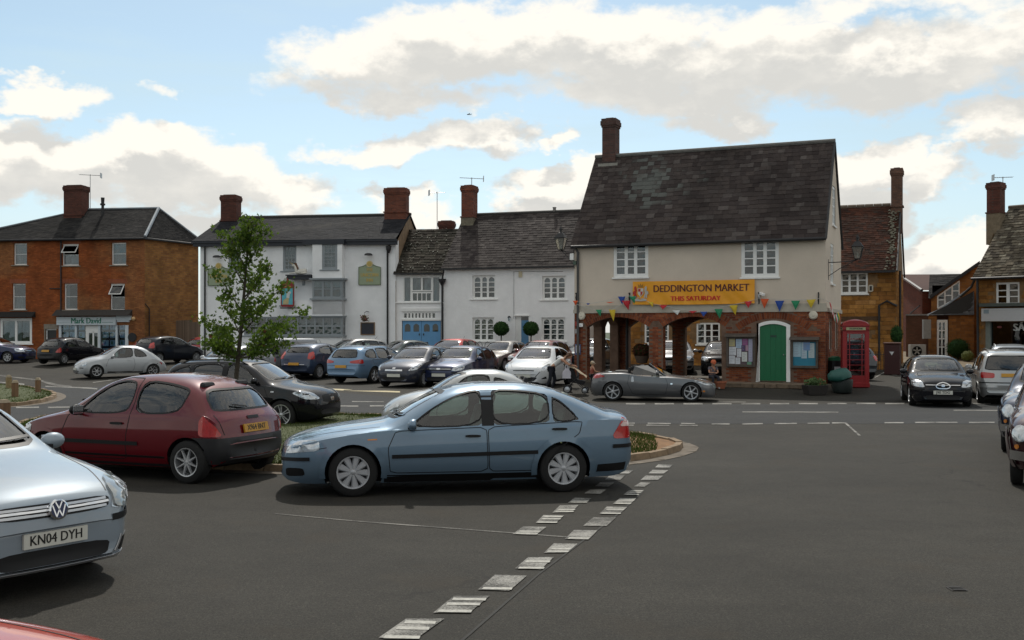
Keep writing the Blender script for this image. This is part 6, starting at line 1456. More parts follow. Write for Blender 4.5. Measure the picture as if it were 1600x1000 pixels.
def link_building():
 f=Fac((617.5,58.1),(692,57.75));root=thing('link_building','narrow white building with old stone-tiled roof and blue garage doors between inn and cottage','building',f.A)
 zE=f.z(650,427);W_=BM['render2'];D=6.4
 wr=f.rect(630,432,688,472);dr=f.rect(628,501,689,580);dr=(dr[0],dr[1],.25,dr[3]);tr=f.rect(630,488,681,498)
 wall(f,0,f.L,0,zE,[wr,dr,tr],W_,root,rev=.12)
 b=MB();quadface(f.M,[(0,D,0),(f.L,D,0),(f.L,D,zE),(0,D,zE)],b);b.build('wall',W_,root)
 room(f,root,.05,f.L-.05,.1,zE-.1)
 cur=BM['curtain']
 s0,s1,z0,z1=wr;w=s1-s0
 window(f,root,(s0,s0+w*.22,z0,z1),1,1,fw=.06,y=.03,curtain=[(0,1,0,1,cur)])
 window(f,root,(s1-w*.22,s1,z0,z1),1,1,fw=.06,y=.03,curtain=[(0,1,0,1,cur)])
 window(f,root,(s0+w*.22,s1-w*.22,z0+(z1-z0)*.42,z1),2,1,fw=.07,mw=.10,y=.03,curtain=[(0,.4,0,1,cur),(.6,1,0,1,cur)])
 window(f,root,(s0+w*.22,s1-w*.22,z0,z0+(z1-z0)*.40),4,1,fw=.08,mw=.05,y=.03,sill=.9)
 window(f,root,tr,9,1,fw=.05,mw=.10,y=.02)
 b=MB();b.box((f.s(627.5),-.06,tr[3]+.05),(f.s(689.5),.0,tr[3]+.22),M=f.M);b.box((f.s(627.5),-.05,dr[3]),(f.s(689.5),.0,dr[3]+.10),M=f.M);b.build('door_cornice',BM['white'],root)
 bl=mat('sky_blue_paint',(.13,.33,.58),.5,var=.06)
 mid=(dr[0]+dr[1])/2;zh0,zh1=f.z(650,518),f.z(650,506)
 for k,(a,c)in enumerate(((dr[0]+.03,mid-.008),(mid+.008,dr[1]-.03))):
  b=MB();b.box((a,.04,dr[2]),(c,.09,dr[3]-.02),M=f.M)
  for n_ in range(9):x_=a+(c-a)*(n_+.5)/9;b.box((x_-(c-a)/18+.006,.033,dr[2]+.05),(x_+(c-a)/18-.006,.041,dr[3]-.06),M=f.M)
  dd=b.build('garage_door',bl,root)
  for cx in((a+(c-a)*.27),(a+(c-a)*.73)):
   rr_=.155;b=MB();arc=[(cx-rr_,zh0)]+[(cx+rr_,zh0)]+[(cx+rr_*math.cos(t*math.pi/10),zh1-rr_+rr_*math.sin(t*math.pi/10))for t in range(11)]
   b.prism(arc,.022,.034,M=f.M);b.build('door_light',glass_mat('dark_light',(.02,.02,.02),.8,body=.9),dd)
  hx=mid+(.12 if k else-.12);b=MB();b.box((hx-.03,.0,f.z(650,524)),(hx+.03,.03,f.z(650,521)),M=f.M);b.build('door_handle',BM['iron'],dd)
 q=lambda s_,y_,z_:f.M@Vector((s_,y_,z_))
 sl=attr_mat('mossy_stone_tile',[(.020,.017,.014),(.034,.029,.024),(.062,.055,.045),(.025,.024,.018)],.95,var=.35,scale=14)
 zr=2+(HY-358)/F*61.0
 tiled(root,q(-.05,-.22,zE-.02),q(f.L+.1,-.22,zE-.02),q(.15,D/2,zr),q(f.L+1.2,D/2,zr),17,.30,sl,'stone_tile',stuffname='stone_tiles',thick=.035,ragged=.04,seed=31)
 b=MB();quadface(Matrix(),[q(0,D,zE),q(f.L+.9,D,zE),q(f.L+.9,D/2,zr),q(0,D/2,zr)],b);b.build('roof',sl,root)
 b=MB();rn=random.Random(9)
 for i in range(110):
  t_,u_=rn.random(),rn.random();p=q(u_*f.L,-.22,zE).lerp(q(u_*f.L+.5,D/2,zr),t_)+Vector((0,-.03,.05));s_=rn.uniform(.02,.06);b.ball(p,(s_,s_,s_*.5),5,3)
 o=b.build('lichen',mat('pale_lichen',(.38,.38,.33),.95),root);o['kind']='stuff'
 b=MB();b.box((-.02,-.30,zE-.08),(f.L+.02,-.20,zE+.0),M=f.M);b.build('gutter',BM['iron'],root)
 rd=brick_mat('dark_red_brick',(),(),())if 'dark_red_brick' in MATS else None
 Yc=61.6;c=Vector(((698-800)/F*Yc,Yc,0))-f.root
 chimney(root,c,.86,.6,7.4,2+(HY-346)/F*Yc,f.ang,MATS['dark_red_brick'],band=False)
 t=yagi('tall mast aerial between the inn and cottage roofs',P(683,360,61.2),2.15,(-1,-.3,0),.95,-.05,8,side=1)
def cottage():
 f=Fac((693,57.4),(900,55.0));root=thing('white_cottage','white rendered cottage with arched-light windows, blue front door and steep slate roof','cottage',f.A)
 W_=BM['render2'];zE=f.z(780,417);D=6.2;G0=0
 wu=[f.rect(738,430,774,467),f.rect(847,431,884,468)];wg=[f.rect(738,496,772,533),f.rect(846,496,883,533)]
 dr=f.rect(805,494,826,560);dr=(dr[0],dr[1],.30,dr[3])
 wall(f,0,f.L,G0,zE,wu+wg+[dr],W_,root,rev=.18)
 b=MB();quadface(f.M,[(0,0,0),(0,D,0),(0,D,zE),(0,D/2,zE+3.2),(0,0,zE)],b);quadface(f.M,[(f.L,0,0),(f.L,D,0),(f.L,D,zE),(f.L,D/2,zE+3.2),(f.L,0,zE)],b)
 quadface(f.M,[(0,D,0),(f.L,D,0),(f.L,D,zE),(0,D,zE)],b);b.build('end_wall',W_,root)
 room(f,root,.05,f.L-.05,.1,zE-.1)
 cr,cu=BM['cream'],mat('grey_net',(.32,.33,.34),.95)
 for i,r_ in enumerate(wu):window(f,root,r_,3,4,fw=.10,mw=.11,bw=.045,y=.12,arch=True,sill=.14,curtain=[(0,1,.55,1,BM['curtain'])])
 for i,r_ in enumerate(wg):window(f,root,r_,3,4,fw=.10,mw=.11,bw=.045,y=.12,arch=True,sill=.10,curtain=[(.02,.98,0,1,cr if i==0 else cu)])
 b=MB();b.box((dr[0]+.30,.13,dr[2]),(dr[1],.17,dr[3]-.22),M=f.M);d_=b.build('front_door',mat('door_blue',(.09,.24,.42),.45),root)
 b=MB()
 for a_,c_ in((.38,.60),(.68,.90)):
  x0,x1=dr[0]+.3+(dr[1]-dr[0]-.3)*(a_-.3),dr[0]+.3+(dr[1]-dr[0]-.3)*(c_-.05);b.box((dr[0]+.36,.12,dr[2]+a_*1.9),(dr[1]-.08,.131,dr[2]+c_*1.9),M=f.M)
 b.build('door_panel',MATS['door_blue'],d_)
 b=MB();b.box((dr[0]+.3,.135,dr[3]-.22),(dr[1],.155,dr[3]),M=f.M);b.build('fanlight',glass_mat('dark_light',(.02,.02,.02),.8,body=.9),root)
 b=MB();b.box((dr[0]-.05,.10,dr[2]),(dr[0]+.30,.17,dr[3]),M=f.M);b.box((dr[0]-.06,-.05,dr[3]),(dr[1]+.06,.05,dr[3]+.07),M=f.M);b.build('door_surround',BM['white'],root)
 q=lambda s_,y_,z_:f.M@Vector((s_,y_,z_))
 sl=attr_mat('purple_grey_slate',[(.032,.026,.026),(.048,.040,.038),(.078,.067,.063)],.75,var=.25)
 zr=f.z(780,417);zr=2+(HY-333.5)/F*59.2
 tiled(root,q(-.05,-.24,zE-.04),q(f.L+.35,-.24,zE-.04),q(.0,D/2,zr),q(f.L+.5,D/2,zr),23,.27,sl,'roof_slate',stuffname='front_slates',thick=.018,seed=41)
 b=MB();quadface(Matrix(),[q(0,D+.2,zE),q(f.L,D+.2,zE),q(f.L,D/2,zr),q(0,D/2,zr)],b);b.build('roof',sl,root)
 b=MB();b.tube([q(0,D/2,zr+.04),q(f.L+.5,D/2,zr+.04)],.08,6);b.build('ridge_tile',MATS['ridge_dark'],root)
 b=MB();b.box((-.05,-.32,zE-.12),(f.L+.1,-.20,zE-.03),M=f.M);b.build('gutter',BM['iron'],root)
 Yc=(q(.4,D/2,0)+f.root).y;c=Vector(((733.5-800)/F*(Yc-.3),Yc-.3,0))-f.root
 chimney(root,c,.70,.75,7.5,2+(HY-292)/F*Yc,f.ang,brick_mat('chimney_red_brick',(),(),()),base=.34,base_m=mat('lichen_render',(.17,.15,.11),.95,var=.3))
 yagi('rod aerial on top of the cottage chimney',P(737,292,Yc-.1),.45,(1,.12,0),1.35,-.04)
 b=MB();p=q((f.L)*.72,D/2,zr+.04);b.lathe([(.09,0),(.09,.2),(.11,.2),(.11,.24)],8,M=Matrix.Translation(p));b.build('vent',BM['stonegrey'],root)
 pipe(root,[q(-.02,-.14,.2),q(-.02,-.14,zE-.85),],BM['iron'],.05)
 b=MB();b.lathe([(.07,zE-.95),(.20,zE-.72),(.22,zE-.60)],8,M=f.M@Matrix.Translation((-.02,-.14,0)));b.build('hopper',BM['iron'],root)
 pipe(root,[q(-.02,-.14,zE-.6),q(.1,-.22,zE-.25),q(.12,-.26,zE-.1)],BM['iron'],.04)
 b=MB();b.box((f.s(811),-.08,f.z(812,433)),(f.s(816),0,f.z(812,424)),M=f.M);b.build('alarm_box',mat('buff_box',(.55,.48,.33),.6),root)
 b=MB();b.tube([q(f.s(803),-.02,f.z(803,498)),q(f.s(803),-.02,f.z(803,424)),q(f.s(880),-.02,f.z(880,424))],.012,4);b.build('cable',BM['stonegrey'],root)
 l=thing('wall_lantern','small black lantern on the cottage wall left of its front door','lantern',f.root+q(f.s(797),0,f.z(797,502)),f.ang)
 b=MB();b.lathe([(.03,.28),(.10,.22),(.10,.20),(.085,.19)],6,M=Matrix.Translation((0,-.16,0)));b.tube([(0,0,.1),(0,-.1,.27),(0,-.16,.27)],.015,5);b.build('lantern_cap',BM['iron'],l)
 b=MB();b.lathe([(.085,.19),(.05,0),(.001,0)],6,M=Matrix.Translation((0,-.16,0)));b.build('lantern_glass',BM['glass'],l)
 Y0=54.2;a=Vector(((720-800)/F*(Y0+1.2),Y0+1.2,gz(0,Y0)));c=Vector(((896-800)/F*(Y0-.8),Y0-.8,gz(0,Y0)))
 t=thing('iron_railings','low black iron railings with hooped tops in front of the white cottage','railings',a)
 d=c-a;d.z=0;L=d.length;d.normalize();n=int(L/.15)
 b=MB();b.tube([(0,0,0),(0,0,1.0)],.014,5);bar=b.mesh('bar');bar.materials.append(BM['iron'])
 for i in range(n+1):place_unit('bar',bar,Matrix.Translation(d*i*.15),t)
 hp=MB();hp.tube([d*0+Vector((0,0,1.0)),d*.03+Vector((0,0,1.12)),d*.15+Vector((0,0,1.18)),d*.27+Vector((0,0,1.12)),d*.30+Vector((0,0,1.0))],.014,5);hm=hp.mesh('hoop');hm.materials.append(BM['iron'])
 for i in range(0,n-1,3):place_unit('hoop',hm,Matrix.Translation(d*i*.15),t)
 b=MB();b.tube([Vector((0,0,.9)),d*L+Vector((0,0,.9))],.018,5);b.tube([Vector((0,0,.12)),d*L+Vector((0,0,.12))],.018,5);b.build('rail',BM['iron'],t)
 for px,lab,sd_ in((783,'clipped ball topiary on a thin stem left of the cottage door',1),(829.5,'clipped ball topiary on a thin stem right of the cottage door',2)):
  Yb=f.Y(px)-1.0;base=P(px,518,Yb);base.z=gz(0,Yb)
  t=thing('ball_topiary',lab,'topiary',base,0,'ball topiaries by the cottage door')
  zc=2+(HY-513.5)/F*Yb-base.z;rr_=12.5/F*Yb
  b=MB();b.tube([(0,0,0),(.01,0,zc)],.035,6);b.build('stem',mat('bark_brown',(.06,.045,.03),.9),t)
  leaf_ball(t,Vector((0,0,zc)),rr_,2600,sd_)
 Yb=54.5;base=P(708,518,Yb);base.z=gz(0,Yb)
 t=thing('shrub','low pale shrub showing above the red car in front of the cottage','shrub',base)
 leaf_ball(t,Vector((0,0,.7)),.75,1500,5,mat('pale_leaf',(.14,.17,.045),.8,obj_rand=0),'foliage',squash=.75)
def leaf_ball(parent,c,r,n,seed,m=None,name='foliage',squash=.9,ls=.035):
 rn=random.Random(seed);b=MB();m=m or attr_mat('dark_box_leaf',[(.012,.035,.010),(.022,.058,.014),(.035,.085,.02)],.7,bump=0)
 b.ball(c,(r*.86,r*.86,r*.86*squash),14,9,rnd=None)if False else b.ball(c,(r*.86,r*.86,r*.86*squash),14,9)
 for i in range(n):
  d=Vector((rn.gauss(0,1),rn.gauss(0,1),rn.gauss(0,1))).normalized();q=r*rn.uniform(.84,1.02)*(1+.05*mnoise.noise(d*3))
  p=c+Vector((d.x*q,d.y*q,d.z*q*squash));u=Vector((rn.uniform(-1,1),rn.uniform(-1,1),rn.uniform(-1,1))).normalized()*ls;v=u.cross(d+Vector((.01,0,0))).normalized()*ls*.6
  b.add([p-u,p+v,p+u,p-v],[(0,1,2,3)],rnd=rn.uniform(.01,1))
 o=b.build(name,m,parent);o['kind']='stuff'
 return o
inn();link_building();cottage()
# market hall on brick arches
def market_hall():
 W=5.2
 f=Fac((897.5,41.77),(1290,38.0));root=thing('market_hall','cream rendered market hall raised on red brick arches with a tall slate roof','building',f.A)
 g=Fac.pts(f.B,f.B+f.n*W,f.root)
 bk=f.off(W);lf=Fac.pts(f.A+f.n*W,f.A,f.root)
 L=f.L;zS=2.72;zE=5.66;zR=9.26
 cr=mat('cream_render',(.64,.555,.46),.92,var=.07,scale=.8,bump=.3,bscale=22)
 ww=[f.rect(958.5,377,1013,433),f.rect(1158,374,1217,433)]
 wall(f,0,L,zS+.12,zE,ww,cr,root,rev=.12)
 gw=[(g.s(1295.5),g.s(1301.5),g.z(1298,441),g.z(1298,379))]
 gw=[(1.55,2.55,3.80,5.30)]
 wall(g,0,W,zS+.12,zE,gw,cr,root,rev=.12)
 ga=(2.15,3.1,6.05,7.55)
 b=MB()
 def gy(s):return zE+(zR-zE)*(1-abs(s-W/2)/(W/2))
 pts=lambda s0,z0,s1,z1,s2,z2,s3,z3:quadface(g.M,[(s0,0,z0),(s1,0,z1),(s2,0,z2),(s3,0,z3)],b)
 pts(0,zE,ga[0],zE,ga[0],gy(ga[0]),0,zE);pts(ga[1],zE,W,zE,W,zE,ga[1],gy(ga[1]));pts(ga[0],zE,ga[1],zE,ga[1],ga[2],ga[0],ga[2])
 quadface(g.M,[(ga[0],0,ga[3]),(ga[1],0,ga[3]),(ga[1],0,gy(ga[1])),(W/2,0,zR),(ga[0],0,gy(ga[0]))],b)
 b.build('gable_wall',cr,root)
 b=MB();quadface(lf.M,[(0,0,zS),(W,0,zS),(W,0,zE),(W/2,0,zR),(0,0,zE)],b);quadface(bk.M,[(0,0,zS),(L,0,zS),(L,0,zE),(0,0,zE)],b);b.build('rear_wall',cr,root)
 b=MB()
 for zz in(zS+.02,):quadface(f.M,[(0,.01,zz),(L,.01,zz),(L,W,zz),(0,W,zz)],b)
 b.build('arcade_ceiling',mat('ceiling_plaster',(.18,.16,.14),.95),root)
 room(f,root,.1,L-.1,zS+.2,zE-.05,2.0);room(g,root,.1,W-.1,zS+.2,7.6,.5)if False else None
 window(f,root,ww[0],3,4,fw=.13,mw=.13,bw=.04,y=.02,curtain=[(.05,.4,.05,.5,BM['curtain'])],sill=.05)
 window(f,root,ww[1],3,4,fw=.13,mw=.13,bw=.04,y=.02,sill=.05)
 window(g,root,gw[0],2,4,fw=.10,mw=.08,bw=.04,y=.02,sill=.05);window(g,root,ga,2,4,fw=.10,mw=.08,bw=.04,y=.02,sill=.05)
 b=MB();b.box((.05,.13,3.0),(W-.05,.14,7.7),M=g.M);
 b=MB();quadface(g.M,[(.3,.35,3.2),(W-.3,.35,3.2),(W-1.6,.35,7.6),(1.6,.35,7.6)],b);b.build('room',BM['room'],root)
 b=MB();b.box((-.03,-.05,zS),(L+.05,.06,zS+.14),M=f.M);b.box((-.01,-.025,zS+.14),(L+.025,.05,zS+.30),M=f.M);b.build('string_course',mat('cream_ledge',(.46,.42,.35),.9,var=.08),root)
 b=MB();b.box((.0,-.05,zS),(W,.06,zS+.14),M=g.M);b.build('string_course',MATS['cream_ledge'],root)
 q=lambda s,y,z:f.M@Vector((s,y,z))
 ov=.22;zo=zE-ov*(zR-zE)/(W/2)
 patch_c=f.root+q(f.s(1000),W*.31,8.0)
 sl=attr_mat('hall_slate',[(.030,.023,.022),(.042,.033,.031),(.060,.048,.044),(.038,.030,.029),(.085,.073,.068)],.7,var=.22,patch=(tuple(patch_c),1.5,(.24,.27,.25)))
 gr_=lambda r:1.25-.5*r/20
 tiled(root,q(-.10,-ov,zo),q(L+.06,-ov,zo),q(.0,W/2,zR),q(L+.04,W/2,zR),22,.31,sl,'roof_slate',singles=300,thick=.016,jitter=.3,ragged=.02,seed=51,wfac=gr_,stuffname='upper_slates')
 b=MB();quadface(Matrix(),[q(-.1,W+ov,zo),q(L+.06,W+ov,zo),q(L+.04,W/2,zR),q(0,W/2,zR)],b);b.build('roof',sl,root)
 b=MB();b.tube([q(0,W/2,zR+.03),q(L+.06,W/2,zR+.03)],.09,8);b.build('ridge_tile',mat('grey_ridge',(.15,.145,.135),.85,var=.2),root)
 b=MB()
 for sgn in(0,1):
  y0,y1=(-ov,W/2)if sgn==0 else(W+ov,W/2);b.tube([q(L+.03,y0,zo-.02),q(L+.03,y1,zR-.02)],.05,5)
 b.build('verge_board',BM['iron'],root)
 b=MB();b.tube([q(-.05,-ov-.05,zo-.03),q(L+.05,-ov-.05,zo-.03)],.06,8);b.build('gutter',BM['iron'],root,sm=40)
 Yc=(q(.35,W/2,0)+f.root).y;c=Vector(((954.5-800)/F*Yc,Yc,0))-f.root
 chimney(root,c,.56,.62,8.6,2+(HY-187)/F*Yc,f.ang,brick_mat('hall_chimney_brick',(.12,.06,.05),(.07,.045,.042),(.09,.07,.06),f.ang,var=.3),band=False)
 b=MB();b.box((-.42,-.45,8.75),(.42,-.36,8.95),M=Matrix.Translation(c)@Matrix.Rotation(f.ang,4,'Z'));b.build('chimney_flashing',mat('pale_mortar',(.30,.29,.26),.9),root)
 rd=attr_mat('hall_brick',[(.13,.038,.022),(.20,.058,.028),(.27,.085,.038),(.16,.052,.034),(.31,.115,.052)],.9,var=.30,scale=7,bump=.3)
 mo=mat('lime_mortar',(.16,.10,.07),.95,var=.3,scale=4)
 sx=f.s
 a1=(sx(917),sx(1014));a2=(sx(1036),sx(1133));zsp=f.z(965,511);ztop=f.z(965,495.5)
 dr=(sx(1182),sx(1234));zd=f.z(1208,505)
 blind=(sx(1155),sx(1262));zbs,zbt=f.z(1208,516),f.z(1208,497)
 def archz(a,s,z0,z1):
  c=(a[0]+a[1])/2;h=(a[1]-a[0])/2;u=(s-c)/h
  if abs(u)>1:return-9
  rise=z1-z0;Rr=(h*h+rise*rise)/(2*rise)
  return z1-Rr+math.sqrt(max(0,Rr*Rr-(u*h)**2))
 def arcade(fc,arches,name,thick=.36,solid=(),zlo=0.,s0=0.,s1=None,flip=False):
  s1=fc.L if s1 is None else s1
  b=MB();n=16
  cuts=[s0]
  for a in arches:cuts+=list(a)
  cuts.append(s1)
  for i in range(0,len(cuts),2):
   for yy in(0,thick):quadface(fc.M,[(cuts[i],yy,zlo),(cuts[i+1],yy,zlo),(cuts[i+1],yy,zS),(cuts[i],yy,zS)],b)
  for a in arches:
   zs_,zt_=zsp,ztop
   xs=[a[0]+(a[1]-a[0])*k/n for k in range(n+1)]
   zz=[archz(a,x,zs_,zt_)for x in xs]
   for k in range(n):
    for yy in(0,thick):quadface(fc.M,[(xs[k],yy,zz[k]),(xs[k+1],yy,zz[k+1]),(xs[k+1],yy,zS),(xs[k],yy,zS)],b)
    quadface(fc.M,[(xs[k],0,zz[k]),(xs[k],thick,zz[k]),(xs[k+1],thick,zz[k+1]),(xs[k+1],0,zz[k+1])],b)
   for x in a:quadface(fc.M,[(x,0,zlo),(x,thick,zlo),(x,thick,zs_),(x,0,zs_)],b)
  for x in(s0,s1):quadface(fc.M,[(x,0,zlo),(x,thick,zlo),(x,thick,zS),(x,0,zS)],b)
  return b.build(name,mo,root)
 arcade(f,[a1,a2],'arcade_wall',s1=sx(1146))
 sj=sx(1146)
 hole=(dr[0]+.0,dr[1]-.0,0.,zd-.15)
 wall(f,sj,L,0,zS,[(dr[0],dr[1],0,zd)],mo,root,'brick_wall',rev=.15)
 wall(g,0,W,0,zS,[(1.2,1.75,1.35,2.35),(3.2,3.75,1.35,2.35)],mo,root,'brick_wall',rev=.15)
 bkc=MB();quadface(f.M,[(sj,.36,0),(sj,W,0),(sj,W,zS),(sj,.36,zS)],bkc);quadface(f.M,[(sj,.01,0),(sj,.36,0),(sj,.36,zS),(sj,.01,zS)],bkc);quadface(f.M,[(sj,W,0),(L,W,0),(L,W,zS),(sj,W,zS)],bkc)
 bkc.build('brick_wall',MB and mo,root)
 ring=.34
 def ins_front(s,z):
  for a in(a1,a2):
   A_=(a[0]-ring*.8,a[1]+ring*.8)
   if a[0]<s<a[1]and z<zsp:return True
   zt=archz((a[0]-.0,a[1]+.0),s,zsp,ztop)
   if a[0]<=s<=a[1]and z<zt:return True
   if A_[0]<s<A_[1]:
    if abs(s-(a[0]+a[1])/2)<=(A_[1]-A_[0])/2 and zsp-.0<z<archz(A_,s,zsp+.08,ztop+ring):return True
  if dr[0]-.14<s<dr[1]+.14 and z<zd+.05:return True
  o=(blind[0]-.0,blind[1]+.0)
  zi,zo_=archz(o,s,zbs,zbt-.02),archz((o[0]-ring*.8,o[1]+ring*.8),s,zbs+.05,zbt+ring*.75)
  if zo_>0 and max(zi,zbs)<z<zo_:return True
  return False
 bricks(f,root,0.005,L-.005,.02,zS-.01,ins_front,rd,.235,.076,.008,'front_bricks',seed=61)
 B=MB();rn=random.Random(8)
 for a,zs_,zt_,rg in((a1,zsp,ztop,ring),(a2,zsp,ztop,ring),(blind,zbs,zbt-.02,ring*.75)):
  c=(a[0]+a[1])/2;h=(a[1]-a[0])/2;rise=zt_-zs_;Rr=(h*h+rise*rise)/(2*rise);cz=zt_-Rr;th=math.asin(h/Rr);n=int(Rr*2*th/.085)
  for k in range(n):
   t0=-th+2*th*k/n+.004;t1=-th+2*th*(k+1)/n-.004
   for r0,r1 in((Rr+.004,Rr+rg*.48),(Rr+rg*.52,Rr+rg))if rg>.3 else((Rr+.004,Rr+rg),):
    p=.008*rn.uniform(.6,1.5)
    quad=[(c+r0*math.sin(t0),cz+r0*math.cos(t0)),(c+r0*math.sin(t1),cz+r0*math.cos(t1)),(c+r1*math.sin(t1),cz+r1*math.cos(t1)),(c+r1*math.sin(t0),cz+r1*math.cos(t0))]
    B.add([f.M@Vector((x,0,z))for x,z in quad]+[f.M@Vector((x,-p,z))for x,z in quad],[(7,6,5,4),(0,1,5,4),(1,2,6,5),(2,3,7,6),(3,0,4,7)],rnd=rn.uniform(.01,.6))
 o=B.build('arch_bricks',rd,root);o['kind']='stuff'
 bricks(g,root,0.01,W-.01,.02,zS-.01,lambda s,z:(1.1<s<1.85 or 3.1<s<3.85)and 1.3<z<2.45,rd,.235,.076,.008,'end_bricks',seed=62)
 for s0_ in(1.2,3.2):window(g,root,(s0_,s0_+.55,1.35,2.35),1,2,fw=.06,y=.05)
 la=[(.55,2.35),(2.85,4.65)]
 arcade(Fac.pts(f.A+f.n*W,f.A,f.root),la,'end_arcade',s0=.36,s1=W-.37)
 bs=bk.s
 rear=[(.75,2.7),(3.25,5.2)]
 bk2=Fac.pts(bk.A-bk.n*.36,bk.B-bk.n*.36,f.root)
 arcade(bk2,rear,'rear_arcade',s1=sj)
 def ins_rear(s,z):
  for a in rear:
   if a[0]<s<a[1]and z<max(zsp,archz(a,s,zsp,ztop)):return True
  return False
 bricks(bk2,root,.01,sj,.02,zS-.01,ins_rear,rd,.235,.076,.008,'rear_bricks',seed=63)
 for x in(a1[1],a2[1]):
  pf=Fac.pts(f.A+f.d*x,f.A+f.d*x+f.n*.36,f.root)
  pf=Fac.pts(f.A+f.d*x+f.n*.36,f.A+f.d*x,f.root);bricks(pf,root,.01,.35,.02,zsp,None,rd,.235,.076,.008,'pier_bricks',seed=64)
 for x in(a1[0],a2[0]):
  pf=Fac.pts(f.A+f.d*x,f.A+f.d*x+f.n*.36,f.root);bricks(pf,root,.01,.35,.02,zsp,None,rd,.235,.076,.008,'pier_bricks',seed=65)
 pipe(root,[q(sx(954),2.2,0),q(sx(954),2.2,zS)],BM['iron'],.06)
 b=MB();b.box((-.25,-.10,-.05),(L+.2,W+.2,.10),M=f.M);b.build('arcade_floor',mat('worn_flags',(.10,.085,.065),.9,var=.3,scale=4),root)
 sm=mat('step_stone',(.15,.11,.075),.92,var=.35,scale=5,bump=.4)
 n=7;s0,s1=sx(1133),sx(1262)
 for k in range(n):
  b=MB();b.box((s0+(s1-s0)*k/n+.006,-1.55,0),(s0+(s1-s0)*(k+1)/n-.006,-.11,.15+.006*math.sin(k*2.7)),M=f.M);b.build('step_stone',sm,root,bevel=.012)
 gn=mat('green_door_paint',(.0,.125,.045),.42,var=.05)
 fw=.12
 def arcpoly(a,c,z0,zs_,zt_,n=12):
  xs=[c+(a-c)*k/n for k in range(n+1)]
  return[(a,z0),(c,z0)]+[(x,archz((a,c),x,zs_,zt_))for x in xs]
 zt=f.z(1208,501);zs2=f.z(1208,508)
 o_=arcpoly(dr[0]-.02,dr[1]+.02,.16,zs2,zt);i_=arcpoly(dr[0]+fw,dr[1]-fw,.16,zs2-.06,zt-fw)
 B=MB();n=len(o_)
 for k in range(1,n):
  a_,c_=k,(k+1)%n
  quad=[o_[a_],o_[c_],i_[c_],i_[a_]]
  B.add([f.M@Vector((x,-.03,z))for x,z in quad]+[f.M@Vector((x,.06,z))for x,z in quad],[(0,1,2,3),(0,4,5,1),(2,6,7,3),(7,6,5,4)])
 B.build('door_frame',BM['white'],root,weld=.0001)
 B=MB();B.prism(arcpoly(dr[0]+fw,dr[1]-fw,.17,zs2-.06,zt-fw),.03,.08,M=f.M);door=B.build('door',gn,root)
 for k in range(5):
  x0=dr[0]+fw+(dr[1]-dr[0]-2*fw)*k/5;x1=dr[0]+fw+(dr[1]-dr[0]-2*fw)*(k+1)/5
  zt_=min(archz((dr[0]+fw,dr[1]-fw),x0+.02,zs2-.06,zt-fw),archz((dr[0]+fw,dr[1]-fw),x1-.02,zs2-.06,zt-fw))-.01
  B=MB();B.box((x0+.004,.02,.19),(x1-.004,.031,zt_),M=f.M);B.build('plank',gn,door)
 B=MB();B.box((f.s(1204),.008,f.z(1208,527)),(f.s(1213),.022,f.z(1208,523.5)),M=f.M);B.build('letter_plate',mat('dark_green_metal',(.01,.05,.03),.4),door)
 B=MB();B.ball(f.M@Vector((dr[1]-fw-.1,-.005,1.15)),.025,8,6);B.build('door_knob',BM['alu'],door)
 B=MB();B.box((dr[0]+fw,.02,.165),(dr[1]-fw,.06,.19),M=f.M);B.build('threshold',sm,root)
 pipe(root,[q(.18,-.09,0.1),q(.18,-.09,zE-.55),q(.05,-.14,zE-.3),q(-.02,-.22,zo)],mat('grey_iron',(.06,.06,.06),.5),.05)
 for(px,py,r_,lab)in((909,493.5,.16,'left'),(1271,492.5,.155,'right')):
  t=thing('alarm_sounder','round cream alarm sounder on the brickwork at the %s end of the market hall'%lab,'alarm',f.root+q(sx(px),-.02,f.z(px,py)),f.ang,'round alarm sounders on the market hall')
  B=MB();B.lathe([(r_,0),(r_,.05),(r_*.75,.09),(.001,.10)],20,M=Matrix.Rotation(R(90),4,'X'));B.build('disc',mat('cream_plastic',(.62,.58,.48),.5),t,sm=40)
  B=MB();B.lathe([(r_*.25,.095),(r_*.2,.12),(.001,.12)],12,M=Matrix.Rotation(R(90),4,'X'));B.build('boss',MATS['cream_plastic'],t,sm=40)
 t=thing('white_box','small white socket box on the brick pier under the left alarm sounder','box',f.root+q(sx(908.5),-.02,f.z(908,508)),f.ang)
 B=MB();B.box((-.08,-.06,-.07),(.08,0,.07));B.build('housing',BM['white'],t,bevel=.01);B=MB();B.box((-.04,-.07,-.03),(.04,-.06,.03));B.build('cover',BM['curtain'],t)
 t=thing('small_notice','small white notice in blue frame on the left brick pier','notice',f.root+q(sx(903.5),-.02,f.z(903,546)),f.ang)
 w,h=.22,.42;B=MB();B.box((-w/2,-.03,-h/2),(w/2,0,h/2));B.build('frame',mat('slate_blue_frame',(.08,.12,.25),.5),t)
 B=MB();B.box((-w/2+.03,-.04,-h/2+.08),(w/2-.03,-.03,h/2-.06));B.build('paper',mat('paper_white',(.6,.62,.66),.7),t)
 for(px,py,c_,lab)in((901.5,506,(.3,.03,.02),'small red box on the left brick pier'),(901.5,517.5,(.3,.3,.3),'small grey box on the left brick pier below a red one')):
  t=thing('wall_box',lab,'box',f.root+q(sx(px),-.02,f.z(px,py)),f.ang);B=MB();B.box((-.06,-.05,-.09),(.06,0,.09));B.build('housing',mat('box_%d'%px+str(py),c_,.5),t,bevel=.01);B=MB();B.tube([(0,-.02,.09),(0,-.02,.3)],.012,5);B.build('conduit',BM['iron'],t)
